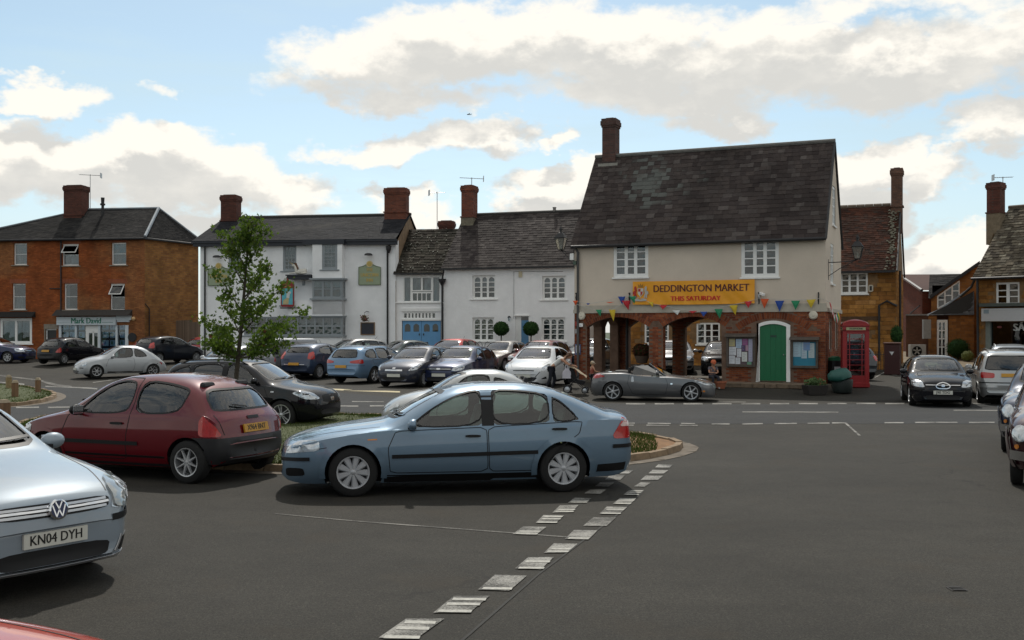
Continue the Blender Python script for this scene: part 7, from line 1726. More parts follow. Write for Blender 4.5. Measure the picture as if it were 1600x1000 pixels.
 def notice(px0,px1,py0,py1,lab,papers,bgc):
  a,c=sx(px0),sx(px1);zb,zt=f.z((px0+px1)/2,py1),f.z((px0+px1)/2,py0);w,h=c-a,zt-zb
  t=thing('notice_board',lab,'notice board',f.root+q(a,-.02,zb),f.ang,'notice boards beside the green door')
  wd=mat('grey_oak',(.085,.070,.058),.8,var=.3,scale=8)
  B=MB();B.box((0,-.06,0),(w,0,h));B.build('back_board',mat(bgc[0],bgc[1],.8,var=.08),t)
  for q_ in(((-.04,-.13,-.05),(.04,0,h+.02)),((w-.04,-.13,-.05),(w+.04,0,h+.02)),((.04,-.13,-.05),(w-.04,0,.04)),((.04,-.13,h-.05),(w-.04,0,h+.02))):
   B=MB();B.box(*q_);B.build('frame_rail',wd,t,bevel=.006)
  B=MB();B.prism([(-.24,h+.02),(0,h+.02),(0,h+.14),(-.22,h+.06)],-.08,w+.08,M=Matrix(((0,1,0,0),(1,0,0,0),(0,0,1,0),(0,0,0,1))));B.build('hood',wd,t)
  for k,(x0,z0,x1,z1,cl)in enumerate(papers):
   B=MB();B.box((w*x0,-.068-.002*(k%3),h*z0),(w*x1,-.062-.002*(k%3),h*z1));p=B.build('paper',mat('paper_%s'%cl[0],cl[1],.7,var=.04),t)
   rn=random.Random(k);B=MB();yy=-.069-.002*(k%3)
   nl=int((z1-z0)*h/.06)
   for j in range(nl):
    zz=h*z1-.05-j*.06
    if zz<h*z0+.02:break
    B.box((w*x0+.03,yy-.002,zz),(w*x0+.03+(w*(x1-x0)-.06)*rn.uniform(.5,1),yy,zz+.012))
   if B.v:B.build('print_lines',mat('pale_print',(.25,.27,.32),.8),p)
 wt,pk,bl,yl,gn_,lv=('white',(.55,.56,.58)),('purple',(.30,.10,.25)),('blue',(.16,.28,.50)),('yellow',(.45,.40,.20)),('green',(.15,.35,.22)),('lilac',(.42,.42,.55))
 notice(1137.5,1179,527,571,'crowded notice board left of the green door, covered in mixed papers',[(.06,.68,.28,.95,yl),(.06,.36,.33,.66,wt),(.06,.06,.28,.34,wt),(.32,.62,.54,.94,('pale_blue',(.40,.52,.66))),(.36,.30,.52,.60,wt),(.30,.05,.48,.28,wt),(.56,.72,.76,.95,pk),(.52,.50,.66,.72,('plum',(.10,.06,.14))),(.54,.14,.74,.48,('white2',(.6,.62,.60))),(.68,.52,.78,.72,('rose',(.40,.25,.33))),(.79,.14,.94,.96,lv),(.74,.03,.90,.13,gn_)],('board_dark',(.10,.07,.08)))
 notice(1238,1277,532,573,'notice board right of the green door, pale sheets above plain turquoise',[(.05,.38,.36,.94,('pale_cyan',(.36,.50,.58))),(.38,.32,.60,.93,('cyan_white',(.40,.52,.60))),(.46,.62,.72,.96,bl),(.66,.34,.90,.90,('pale_grey',(.44,.52,.54)))],('board_teal',(.03,.20,.30)))
 a,c=sx(990),sx(1180);zb,zt=f.z(1085,475),f.z(1085,438.5);w,h=c-a,zt-zb
 t=thing('market_banner','orange yellow fabric banner lettered for the market, stretched across the hall front','banner',f.root+q(a,-.08,zb),f.ang)
 nx,nz=60,12;vs=[];fs=[]
 def ripple(u,v):return-.02-.022*math.sin(u*23+v*3)*(1-v)*v*3-.035*max(0,math.sin((u-.82+(v-.5)*.22)*17))*(u>.75)*.9-.01*math.sin(u*60+v*9)*(1-v)
 for i in range(nx+1):
  for j in range(nz+1):
   u,v=i/nx,j/nz;vs.append((w*u,ripple(u,v),h*v+.03*math.sin(u*math.pi)*-1*(1-v)*.8))
 for i in range(nx):
  for j in range(nz):k=i*(nz+1)+j;fs.append((k,k+nz+1,k+nz+2,k+1))
 me=bpy.data.meshes.new('cloth');me.from_pydata(vs,[],fs);o=obj('cloth',me,mat('banner_orange',(.84,.36,.012),.45,var=.06,scale=2),t,sm=60)
 def ontext(s_,size,m_,cx,cz,sx_,bold):
  me=text_mesh(s_,size,.002,bold,1.0);k=frame((0,0,0),(1,0,0));me.transform(k@Matrix.Diagonal((sx_,1,1,1)))
  for v in me.vertices:
   x,z=v.co.x+cx,v.co.z+cz;v.co=Vector((x,ripple(x/w,z/h)-.012+v.co.y,z))
  me.materials.clear();return obj('lettering',me,m_,t)
 ontext('DEDDINGTON MARKET',.375,mat('banner_maroon',(.085,.008,.015),.5),w*.565,h*.66,.90,.005)
 ontext('THIS SATURDAY',.25,mat('banner_red',(.60,.03,.008),.5),w*.525,h*.23,1.03,.008)
 B=MB();cx,cz=w*.068,h*.52;yy=-.055
 def E(poly,mi,d=0):B.prism([(cx+x*h*.4,cz+z*h*.4)for x,z in poly],yy-.004-d,yy-d,mi)
 E([(-.32,.45),(.32,.45),(.32,-.1),(0,-.5),(-.32,-.1)],0);E([(-.26,.40),(0,.40),(0,.1),(-.26,.1)],1,.006);E([(0,.1),(.26,.1),(.2,-.15),(0,-.38)],1,.006)
 for sg,mi in((-1,1),(1,2)):
  E([(sg*.38,-.5),(sg*.5,-.1),(sg*.42,.25),(sg*.48,.6),(sg*.62,.72),(sg*.72,.5),(sg*.66,.2),(sg*.85,.1),(sg*.88,-.2),(sg*.74,-.2),(sg*.72,-.6),(sg*.62,-.62),(sg*.58,-.3),(sg*.5,-.62)],mi)
 E([(-.26,.56),(.26,.56),(.3,.95),(.12,.75),(0,1.0),(-.12,.75),(-.3,.95)],3);E([(-.7,-.75),(-.3,-.62),(0,-.78),(.3,-.62),(.7,-.75),(.6,-.92),(0,-.95),(-.6,-.92)],2)
 B.build('emblem',[mat('emblem_white',(.6,.58,.5),.5),mat('emblem_red',(.42,.02,.01),.5),mat('emblem_silver',(.45,.45,.42),.5),mat('emblem_gold',(.35,.18,.02),.5)],t)
 for px in(901,984,1186,1279):
  br=thing('flag_bracket','small black iron flag bracket on the hall front, '+{901:'at its left corner',984:'left of the banner',1186:'right of the banner beside the camera',1279:'at its right corner'}[px],'bracket',f.root+q(sx(px),0,f.z(px,466)),f.ang,'flag brackets along the market hall')
  B=MB();B.box((-.02,-.03,-.22),(.02,0,.22));B.build('back_plate',BM['iron'],br);B=MB();B.tube([(0,-.03,-.1),(0,-.12,.02),(0,-.05,.14),(0,-.14,.2)],.016,5);B.build('hook',BM['iron'],br)
 t=thing('security_camera','white security camera on a bracket to the right of the banner','camera',f.root+q(sx(1187),0,f.z(1187,461)),f.ang)
 B=MB();B.tube([(0,0,-.1),(0,-.14,-.08),(0,-.16,.02)],.025,6);B.build('arm',BM['curtain'],t)
 B=MB();B.box((-.05,-.30,.02),(.06,-.02,.12),M=Matrix.Rotation(R(38),4,'Z')@Matrix.Rotation(R(14),4,'X'));B.build('housing',BM['white'],t,bevel=.012)
 def lantern(loc,ang,lab,sc=1.,arm=.75,right=1):
  t=thing('bracket_lantern',lab,'lantern',loc,ang,'bracket lanterns on the market hall')
  k=sc;x0=-arm*right
  B=MB();B.lathe([(.27*k,.42*k),(.29*k,.44*k),(.12*k,.62*k),(.05*k,.66*k),(.05*k,.74*k),(.08*k,.76*k),(.02*k,.86*k),(.001,.92*k)],4,M=Matrix.Translation((x0,-.12,0))@Matrix.Rotation(R(45),4,'Z'));B.lathe([(.13*k,-.03),(.14*k,.0),(.02,.0)],4,M=Matrix.Translation((x0,-.12,0))@Matrix.Rotation(R(45),4,'Z'))
  B.build('lantern_cap',BM['iron'],t)
  B=MB();c4=[Matrix.Translation((x0,-.12,0))@Matrix.Rotation(R(45+90*i),4,'Z')for i in range(4)]
  for m_ in c4:B.tube([m_@Vector((.135*k,0,0)),m_@Vector((.265*k,0,.43*k))],.013,5)
  B.build('lantern_frame',BM['iron'],t)
  B=MB();B.lathe([(.125*k,0.01),(.255*k,.42*k)],4,M=c4[0],cap=False);B.build('lantern_glass',glass_mat('lantern_glass',(.75,.75,.70),.8,body=.25,bodycol=(.5,.5,.45)),t)
  B=MB();B.tube([(x0,-.12,.02),(x0,-.12,.22)],.03,6);B.build('mantle',BM['curtain'],t)
  B=MB();B.tube([(x0,-.12,-.03),(x0*.6,-.12,-.10),(0,-.06,-.12)],.018,6);B.tube([(x0*.95,-.12,-.05),(x0*.4,-.10,-.34),(0,-.06,-.62)],.014,6);B.tube([(0,-.05,-.75),(0,-.05,0)],.02,6);B.build('bracket',BM['iron'],t)
 lantern(f.root+q(-.0,0,f.z(885,390)),f.ang,'black glazed lantern on a bracket at the left corner of the market hall',1.05,.52)
 lantern(g.root+g.M@Vector((.75,.0,g.z(1290,403))),f.ang+math.pi,'black glazed lantern projecting from the right end wall of the market hall',1.0,1.02)
 t=thing('floodlight','small white floodlight on the left corner of the market hall below the lantern','light',f.root+q(.0,0,f.z(897,402)),f.ang)
 B=MB();B.box((-.14,-.16,-.12),(.02,-.06,.14));B.build('housing',BM['white'],t,bevel=.01);B=MB();B.box((-.02,-.1,-.3),(.1,0,-.15));B.build('ballast_box',mat('green_box',(.08,.12,.09),.6),t)
 cols=dict(o=(.62,.09,.02),b=(.015,.06,.30),y=(.62,.45,.03),g=(.02,.24,.11),r=(.48,.02,.03),w=(.62,.64,.62))
 bt=thing('bunting','string of coloured triangular bunting flags along the ledge of the market hall','bunting',f.root+q(0,-.12,zS))
 nodes=[(899,470),(920,475),(944,471),(968,465),(984,462),(1003,466),(1022,475),(1040,478),(1062,483),(1084,486),(1104,487),(1122,481),(1148,476),(1170,471),(1190,466),(1217,468),(1240,469),(1268,468),(1283,466)]
 wp=[f.M@Vector((sx(x),-.14,f.z(x,y)))for x,y in nodes]
 org=f.M@Vector((0,-.12,zS))
 wp=[p-org for p in wp]
 gp=[g.M@Vector((s_,-.12,z_))-org for s_,z_ in((.2,3.05),(1.0,2.75),(2.0,2.6),(2.9,2.75))]
 B=MB();B.tube(wp+gp,.008,4);B.build('string',mat('string_white',(.5,.5,.48),.8),bt)
 w2=[f.M@Vector((sx(x),-.20,f.z(x,y)))-org for x,y in((905,476),(935,485),(955,486),(975,475),(984,465))]
 B=MB();B.tube(w2,.008,4);B.build('string',MATS['string_white'],bt)
 def flag(p,c,wd=.34,hh=.38,tw=0.,dirv=None,dn=(0,0,-1)):
  dv=(dirv or f.d);n_=dv.cross(Vector((0,0,1)));dn=(Vector(dn)+n_*tw).normalized()
  B=MB();a_,c_=p-dv*wd/2,p+dv*wd/2;t_=p+dn*hh;mid=p+dn*hh*.45+n_*.03
  vs=[a_,c_,t_,mid,a_+n_*.004,c_+n_*.004,t_+n_*.004,mid+n_*.004]
  B.add(vs,[(0,1,3),(1,2,3),(2,0,3),(7,5,4),(7,6,5),(7,4,6)])
  B.build('pennant',mat('pennant_'+c,cols[c],.75,var=.05),bt)
 def at(x,y,yo=-.14):return f.M@Vector((sx(x),yo,f.z(x,y)))-org
 for x,y,c,wd,hh,tw,dn in((901,470,'o',.22,.18,0,(0,0,-1)),(921,474,'b',.16,.08,.5,(0,0,-1)),(955,472,'o',.36,.14,.9,(.1,0,-.3)),(973,463.5,'b',.30,.33,0,(.1,0,-1)),(990,463,'g',.28,.30,0,(.25,0,-1)),(1018,472,'y',.22,.22,.3,(.5,0,-1)),(1038,477,'r',.32,.18,.5,(0,0,-1)),(1058,485,'w',.32,.20,.5,(.4,0,-1)),(1084,486,'r',.34,.12,.9,(0,0,-1)),(1101,487,'b',.28,.20,.3,(0,0,-1)),(1124,483,'g',.32,.36,0,(.12,0,-1)),(1147,477,'y',.32,.38,0,(.22,0,-1)),(1170,471,'r',.28,.26,.3,(.1,0,-1)),(1196,467,'o',.31,.36,0,(-.05,0,-1)),(1219,470,'b',.33,.40,0,(0,0,-1)),(1244,470,'g',.32,.34,0,(0,0,-1)),(1268,468,'y',.34,.32,0,(0,0,-1))):
  flag(at(x,y),c,wd,hh,tw,None,dn)
 flag(at(938,484,-.20),'g',.26,.28,0,None,(.25,0,-1));flag(at(959,484,-.20),'y',.28,.46,0,None,(.12,0,-1));flag(at(980,470,-.20),'r',.34,.38,0,None,(.3,0,-1))
 for k,c in enumerate('rwrwgrwgy'):
  flag(gp[0].lerp(gp[-1],k/8)+Vector((0,0,-.25*math.sin(k/8*3.14))),c,.28,.34,.2,g.d)
 return f,g,root
HALLF,HALLG,HALL=market_hall()
# buildings to the right of the hall
def ironstone_row():
 R_=Vector(((1400-800)/F*50,50,0));d=Vector((.919,-.394,0));Lf=R_-d*13.6
 f=Fac.pts(Lf,R_);root=thing('ironstone_house','orange ironstone house with steep red-brown tiled roof behind the market hall and telephone box','house',f.A)
 g=Fac.pts(f.B,f.B+f.n*6.0,f.root)
 zE=4.95;D=6.0;zR=8.32
 st=attr_mat('iron_stone',[(.20,.088,.024),(.32,.150,.040),(.40,.195,.055),(.25,.11,.033),(.46,.24,.085)],.95,var=.28,scale=5,bump=.5)
 mo=mat('ironstone_mortar',(.22,.13,.06),.95,var=.3,scale=5)
 wins=[f.rect(1299,426,1356,459),f.rect(1302,503,1352,542)]
 lw=[f.rect(1004,506,1042,545),f.rect(1091,506,1125,541)]
 low=[(f.s(1007),f.s(1045),1.35,2.45),(f.s(1088),f.s(1125),1.35,2.45)]
 wall(f,0,f.L,0,zE,wins+low,mo,root,rev=.2)
 wall(g,0,D,0,zE,[],mo,root)
 b=MB();quadface(g.M,[(0,0,zE),(D,0,zE),(D/2,0,zR)],b);quadface(f.M,[(0,0,0),(0,D,0),(0,D,zE),(0,D/2,zR),(0,0,zE)],b);quadface(f.M,[(0,D,0),(f.L,D,0),(f.L,D,zE),(0,D,zE)],b);b.build('gable_wall',mat('tan_gable_render',(.20,.12,.055),.95,var=.25,scale=3),root)
 room(f,root,.1,f.L-.1,.1,zE-.1)
 s_vis=f.s(1306)
 def ins(s,z):
  for(a,c,e,h)in wins:
   if a-.02<s<c+.02 and e-.02<z<h+.02:return True
  return False
 bricks(f,root,s_vis-.2,f.L-.005,.02,zE-.02,ins,st,.48,.205,.018,'wall_stones',seed=71,singles=300,jit=.45,one='stone')
 bricks(f,root,0.01,s_vis-.2,.02,3.2,lambda s,z:any(a-.02<s<c+.02 and e<z<h for a,c,e,h in low),st,.48,.205,.018,'hidden_wall_stones',seed=72,jit=.45)
 bricks(g,root,.01,D,.02,zE-.02,None,st,.45,.205,.018,'end_wall_stones',seed=73,jit=.4)
 window(f,root,wins[0],4,3,fw=.09,mw=.10,bw=.04,y=.03,sill=.05);window(f,root,wins[1],3,3,fw=.09,mw=.10,bw=.04,y=.03,sill=.05)
 for w in low:window(f,root,w,3,3,fw=.09,mw=.10,bw=.04,y=.03,sill=.05)
 b=MB();b.box((f.s(1300),-.03,wins[1][3]+.06),(f.s(1376),.02,wins[1][3]+.26),M=f.M);b.build('lintel',mat('dark_lintel_stone',(.09,.05,.025),.95,var=.3),root)
 q=lambda s_,y_,z_:f.M@Vector((s_,y_,z_))
 tl=attr_mat('brown_plain_tile',[(.045,.022,.016),(.062,.027,.018),(.034,.022,.018),(.085,.032,.020),(.042,.030,.024)],.9,var=.35,scale=6)
 tiled(root,q(4.5,-.25,zE-.06),q(f.L+.02,-.25,zE-.06),q(4.5,D/2,zR),q(f.L-.02,D/2,zR),34,.22,tl,'roof_tile',stuffname='roof_tiles',thick=.018,seed=74,ragged=.01)
 b=MB();quadface(Matrix(),[q(0,D+.2,zE),q(f.L,D+.2,zE),q(f.L,D/2,zR),q(0,D/2,zR)],b);quadface(Matrix(),[q(0,-.25,zE-.06),q(4.5,-.25,zE-.06),q(4.5,D/2,zR),q(0,D/2,zR)],b);b.build('roof',tl,root)
 b=MB();rn=random.Random(3)
 for i in range(150):
  t_=rn.random();p=q(f.L-rn.uniform(.0,.5),-.25,zE-.02).lerp(q(f.L-rn.uniform(.0,.5),D/2,zR+.04),t_);s_=rn.uniform(.04,.10);b.ball(p,(s_,s_,s_*.5),5,3)
 o=b.build('verge_lichen',mat('grey_green_lichen',(.17,.16,.12),.95,var=.3),root);o['kind']='stuff'
 b=MB();n=22
 for i in range(n):b.tube([q(4.5+(f.L-4.5)*i/n+.01,D/2,zR+.02),q(4.5+(f.L-4.5)*(i+1)/n-.01,D/2,zR+.02)],.10,6)
 b.build('ridge_tile',mat('ridge_lichen',(.13,.10,.075),.95,var=.35),root)
 b=MB();b.tube([q(f.L+.06,-.3,zE-.1),q(f.L+.05,D/2,zR-.02),q(f.L+.06,D+.3,zE-.1)],.05,5);b.box((3,-.36,zE-.16),(f.L,-.26,zE-.06),M=f.M);b.build('gutter',BM['iron'],root)
 pipe(root,[g.M@Vector((1.6,-.1,.2)),g.M@Vector((1.6,-.1,zE))],BM['iron'],.06)
 pipe(root,[q(f.L-.75,-.1,.6),q(f.L-.75,-.1,3.25),q(f.L-.4,-.1,3.45),q(f.L+.05,-.1,3.2)],BM['iron'],.05)
 Yc=(q(f.L-.4,D/2,0)+f.root).y-.2;c=Vector(((1401.5-800)/F*Yc,Yc,0))-f.root
 chimney(root,c,.52,.62,6.9,2+(HY-264)/F*Yc,f.ang,brick_mat('brown_chimney_brick',(.17,.085,.055),(.11,.06,.045),(.12,.09,.07),f.ang,var=.25),base=.40)
 t=thing('wall_clock_box','small cream framed box on the ironstone wall right of the upper window','box',f.root+q(f.s(1357),-.02,f.z(1359,456)),f.ang)
 b=MB();b.prism([(0,.05),(.05,0),(.17,0),(.22,.05),(.22,.28),(.17,.33),(.05,.33),(0,.28)],-.07,0);b.build('housing',mat('cream_box',(.55,.50,.40),.6),t)
 b=MB();b.box((.06,-.085,.06),(.16,-.07,.27));b.build('face',BM['iron'],t)
 Yb=47.0;base=P(1394,518,Yb);base.z=gz(base.x,Yb)
 t=thing('dark_red_cabinet','dark red cabinet with a pale triangular badge standing by the ironstone wall','cabinet',base,f.ang)
 b=MB();b.box((-.32,-.3,0),(.34,.3,1.35));b.build('case',mat('oxblood_paint',(.045,.010,.010),.4),t,bevel=.02)
 b=MB();b.box((-.36,-.34,1.35),(.38,.34,1.43));b.build('lid',mat('brown_lid',(.10,.04,.03),.6),t,bevel=.02)
 b=MB();b.prism([(-.10,1.02),(.10,1.02),(0,.86)],-.312,-.30);b.build('badge',BM['curtain'],t)
 t=thing('iron_railing','short black iron railing beside the dark cabinet at the ironstone wall','railing',P(1364,518,48.6)*1.0);t.location.z=.05
 for i in range(9):b=MB();b.tube([(i*.12,0,0),(i*.12,0,1.0)],.014,5);b.build('bar',BM['iron'],t)
 for zz in(.1,.9):b=MB();b.tube([(0,0,zz),(.96,0,zz)],.016,5);b.build('rail',BM['iron'],t)
 t=thing('dark_shrub','tall dark narrow shrub on the corner of the ironstone house above the cabinet','shrub',P(1401,518,48.6)*1.0);t.location.z=.1
 b=MB();b.tube([(0,0,0),(0,0,1.8)],.04,5);b.build('stem',BM['iron'],t)
 leaf_ball(t,Vector((0,0,1.75)),.28,700,8,None,squash=1.6)
def alley():
 f=Fac((1405,66),(1441,61));root=thing('far_brick_house','red brick house seen at the end of the alley right of the ironstone house','house',f.A)
 bm=brick_mat('alley_red_brick',(.17,.040,.020),(.11,.028,.016),(.09,.045,.03),f.ang,var=.3)
 b=MB();z0=f.z(1418,443);z1=f.z(1441,455)
 quadface(f.M,[(0,0,.5),(f.L,0,.5),(f.L,0,z1),(0,0,z0+.6)],b);quadface(f.M,[(f.L,0,.5),(f.L,6,.5),(f.L,6,z1),(f.L,0,z1)],b);b.build('wall',bm,root)
 b=MB();b.box((0,-.1,0),(1,.1,.12));b=MB();b.tube([f.M@Vector((0,-.05,z0+.65)),f.M@Vector((f.L+.1,-.05,z1+.05))],.09,5);b.build('verge',BM['iron'],root)
 b=MB();quadface(f.M,[(0,-.2,z0+.65),(f.L+.1,-.2,z1+.05),(f.L+.1,6,z1+.05),(0,6,z0+.65)],b);b.build('roof',mat('red_tile_plain',(.06,.022,.015),.9),root)
 c=f.M@Vector((f.L+.35,2.0,0));chimney(root,c,.7,.6,2,f.z(1438,458),f.ang,bm,band=False)
 b=MB();b.tube([f.M@Vector((f.L*.55,-.08,f.z(1425,490))),f.M@Vector((f.L+.9,-.4,f.z(1443,478)))],.04,5);b.build('pipe',BM['iron'],root)
 w=thing('dark_alley_wall','shadowed brown garden wall closing the alley between the houses','wall',P(1438,518,60));w.location.z=.6
 fw=Fac.pts((w.location.x-1.0,59.5),(w.location.x+1.6,58.2),w.location*1.0)
 b=MB();b.box((0,0,0),(fw.L,.3,2.9),M=fw.M);b.build('masonry',brick_mat('dim_brown_brick',(.12,.05,.03),(.09,.04,.025),(.08,.05,.035),fw.ang),w)
 b=MB();b.box((-.02,-.04,2.9),(fw.L+.02,.34,2.98),M=fw.M);b.build('coping',BM['stonegrey'],w)
 ac=thing('air_conditioner','pale air conditioning unit with round fan standing in the alley','machine',P(1433,545,57.5));ac.location.z=gz(ac.location.x,57.5)
 b=MB();b.box((-.42,-.18,.12),(.42,.18,.82));b.box((-.3,-.1,0),(-.22,.1,.12));b.box((.22,-.1,0),(.3,.1,.12));b.build('case',mat('ac_grey',(.30,.29,.27),.5),ac,bevel=.01)
 b=MB();b.lathe([(.27,.0),(.27,.02),(.23,.02),(.23,-.0)],20,M=Matrix.Translation((-.08,-.185,.47))@Matrix.Rotation(R(90),4,'X'));b.build('fan_ring',BM['iron'],ac)
 b=MB();b.lathe([(.22,0),(.001,.0)],16,M=Matrix.Translation((-.08,-.183,.47))@Matrix.Rotation(R(90),4,'X'));fan=b.build('fan',mat('fan_dark',(.05,.05,.05),.6),ac)
 for k in range(5):b=MB();b.cbox((0,0,.12),(.07,.008,.18),M=Matrix.Translation((-.08,-.195,.47))@Matrix.Rotation(k*1.2566,4,'Y'));b.build('blade',MATS['ac_grey'],fan)
 mb=thing('grey_meter_box','tall grey metal cabinet on the alley wall above the air conditioner','cabinet',P(1445,518,58.1));mb.location.z=1.6
 b=MB();b.box((-.15,-.2,0),(.27,0,1.05));b.build('case',mat('meter_grey',(.26,.26,.25),.6),mb,bevel=.01);b=MB();b.box((-.11,-.21,.04),(.23,-.2,1.0));b.build('door',MATS['meter_grey'],mb)
def cottage_shop():
 f=Fac((1455,59.5),(1532,58.5));root=thing('glazed_gable_house','brown stone house with a large sloping gable window and white glazed door, up the slope','house',f.A)
 q=lambda s_,y_,z_:f.M@Vector((s_,y_,z_));G0=.55
 st=brick_mat('ironstone_courses',(.30,.125,.035),(.19,.08,.025),(.18,.10,.05),f.ang,.42,.17,var=.4)
 zl=f.z(1455,468);L=f.L;px=lambda a,c:(f.s(a),f.z(a,c))
 P0,P1=px(1456,466),px(1531,412)
 hole=[px(1465,465),px(1465,483),px(1498,464),px(1498,440)]
 b=MB()
 A=(0,G0);sL=f.s(1465);sR=f.s(1499)
 zt=lambda s:P0[1]+(P1[1]-P0[1])*(s-P0[0])/(P1[0]-P0[0])
 dz=(f.s(1463.5),f.s(1481),G0,f.z(1472,500))
 zg0=lambda s:f.z(1465,482)+(f.z(1499,464)-f.z(1465,482))*(s-sL)/(sR-sL)
 zg1=lambda s:f.z(1465,463)+(f.z(1499,439)-f.z(1465,463))*(s-sL)/(sR-sL)
 xs=sorted([0,sL,dz[0],dz[1],sR,L])
 for i in range(len(xs)-1):
  a,c=xs[i],xs[i+1];m_=(a+c)/2
  segs=[(lambda s:(dz[3]if dz[0]<m_<dz[1]else G0)),None]
  lo=dz[3]if dz[0]<m_<dz[1]else G0
  if sL<m_<sR:
   quadface(f.M,[(a,0,lo),(c,0,lo),(c,0,zg0(c)),(a,0,zg0(a))],b);quadface(f.M,[(a,0,zg1(a)),(c,0,zg1(c)),(c,0,zt(c)),(a,0,zt(a))],b)
  else:quadface(f.M,[(a,0,lo),(c,0,lo),(c,0,zt(c)),(a,0,zt(a))],b)
 quadface(f.M,[(0,0,G0),(0,6,G0),(0,6,zt(0)),(0,0,zt(0))],b)
 b.build('wall',st,root)
 B=MB();n=3;s_=[sL+(sR-sL)*k/n for k in range(n+1)];w_=.05
 def bar(p,r,th=w_):B.tube([q(p[0],.03,p[1]),q(r[0],.03,r[1])],th,4)
 for k in range(n+1):bar((s_[k],zg0(s_[k])),(s_[k],zg1(s_[k])))
 bar((sL,zg0(sL)),(sR,zg0(sR)));bar((sL,zg1(sL)),(sR,zg1(sR)))
 for k in range(n):
  zm=lambda s:(zg0(s)+zg1(s))/2
  m2=(zg0(s_[k])+zg1(s_[k+1]))/2+.0;bar((s_[k],m2),(s_[k+1],m2),.035)
 win=B.build('window',BM['white'],root)
 for k in range(n):
  B=MB();quadface(f.M,[(s_[k],.05,zg0(s_[k])),(s_[k+1],.05,zg0(s_[k+1])),(s_[k+1],.05,zg1(s_[k+1])),(s_[k],.05,zg1(s_[k]))],B);B.build('pane',BM['glass'],win)
 room(f,root,.05,L-.05,G0,f.z(1500,445),2)
 B=MB();e0=f.z(1455,493);lr=attr_mat('leanto_slate',[(.05,.052,.056),(.075,.075,.08)],.7,var=.25)
 tiled(root,q(-.15,-1.1,e0),q(f.s(1522),-1.1,e0),q(f.s(1470),-.02,f.z(1470,483)),q(f.s(1522),-.02,f.z(1508,455)),10,.28,lr,'roof_slate',stuffname='lean_to_slates',seed=81)
 B=MB();B.tube([q(-.15,-1.1,e0),q(f.s(1470),-.02,f.z(1470,483)),q(f.s(1508),-.02,f.z(1508,456))],.06,5);B.build('lead_verge',mat('pale_lead',(.30,.34,.38),.5),root)
 B=MB();B.box((-.12,-1.02,G0),(.32,-.62,e0),M=f.M);B.box((dz[1]+.05,-1.0,G0),(f.s(1522),-.9,e0),M=f.M);B.build('porch_wall',st,root)
 window(f,root,dz,2,4,fw=.14,bw=.05,mw=.07,y=-.95+.0,name='glazed_door')
 sl=MATS['blue_grey_slate']
 z2=f.z(1455,429)
 tiled(root,q(-.15,.0,zt(0)+.02),q(f.s(1500),.0,zt(0)+.02)if False else q(f.s(1478),.0,zt(0)+.02),q(-.15,2.4,2+(HY-429)/F*61.8),q(f.s(1514),2.4,2+(HY-429)/F*61.8),12,.27,sl,'roof_slate',stuffname='main_slates',seed=82)
 B=MB();B.prism([(P0[0]-.1,P0[1]-.05),(P1[0],P1[1]-.05),(P1[0],P1[1]+.16),(P0[0]-.1,P0[1]+.16)],-.12,.25,M=f.M);B.build('bargeboard',BM['iron'],root)
 yd=thing('garden_shrub','rounded dark green shrub beside the white glazed door','shrub',P(1497,518,57.3));yd.location.z=gz(yd.location.x,57.3)
 B=MB();B.tube([(0,0,0),(0,0,.7)],.04,5);B.build('stem',BM['iron'],yd);leaf_ball(yd,Vector((0,0,.62)),.62,1400,9)
 yd=thing('garden_shrub','low yellow-green shrub at the corner of the salon building','shrub',P(1512,518,56));yd.location.z=gz(yd.location.x,56)
 B=MB();B.tube([(0,0,0),(0,0,.4)],.03,5);B.build('stem',BM['iron'],yd);leaf_ball(yd,Vector((0,0,.3)),.32,700,10,MATS['pale_leaf'])
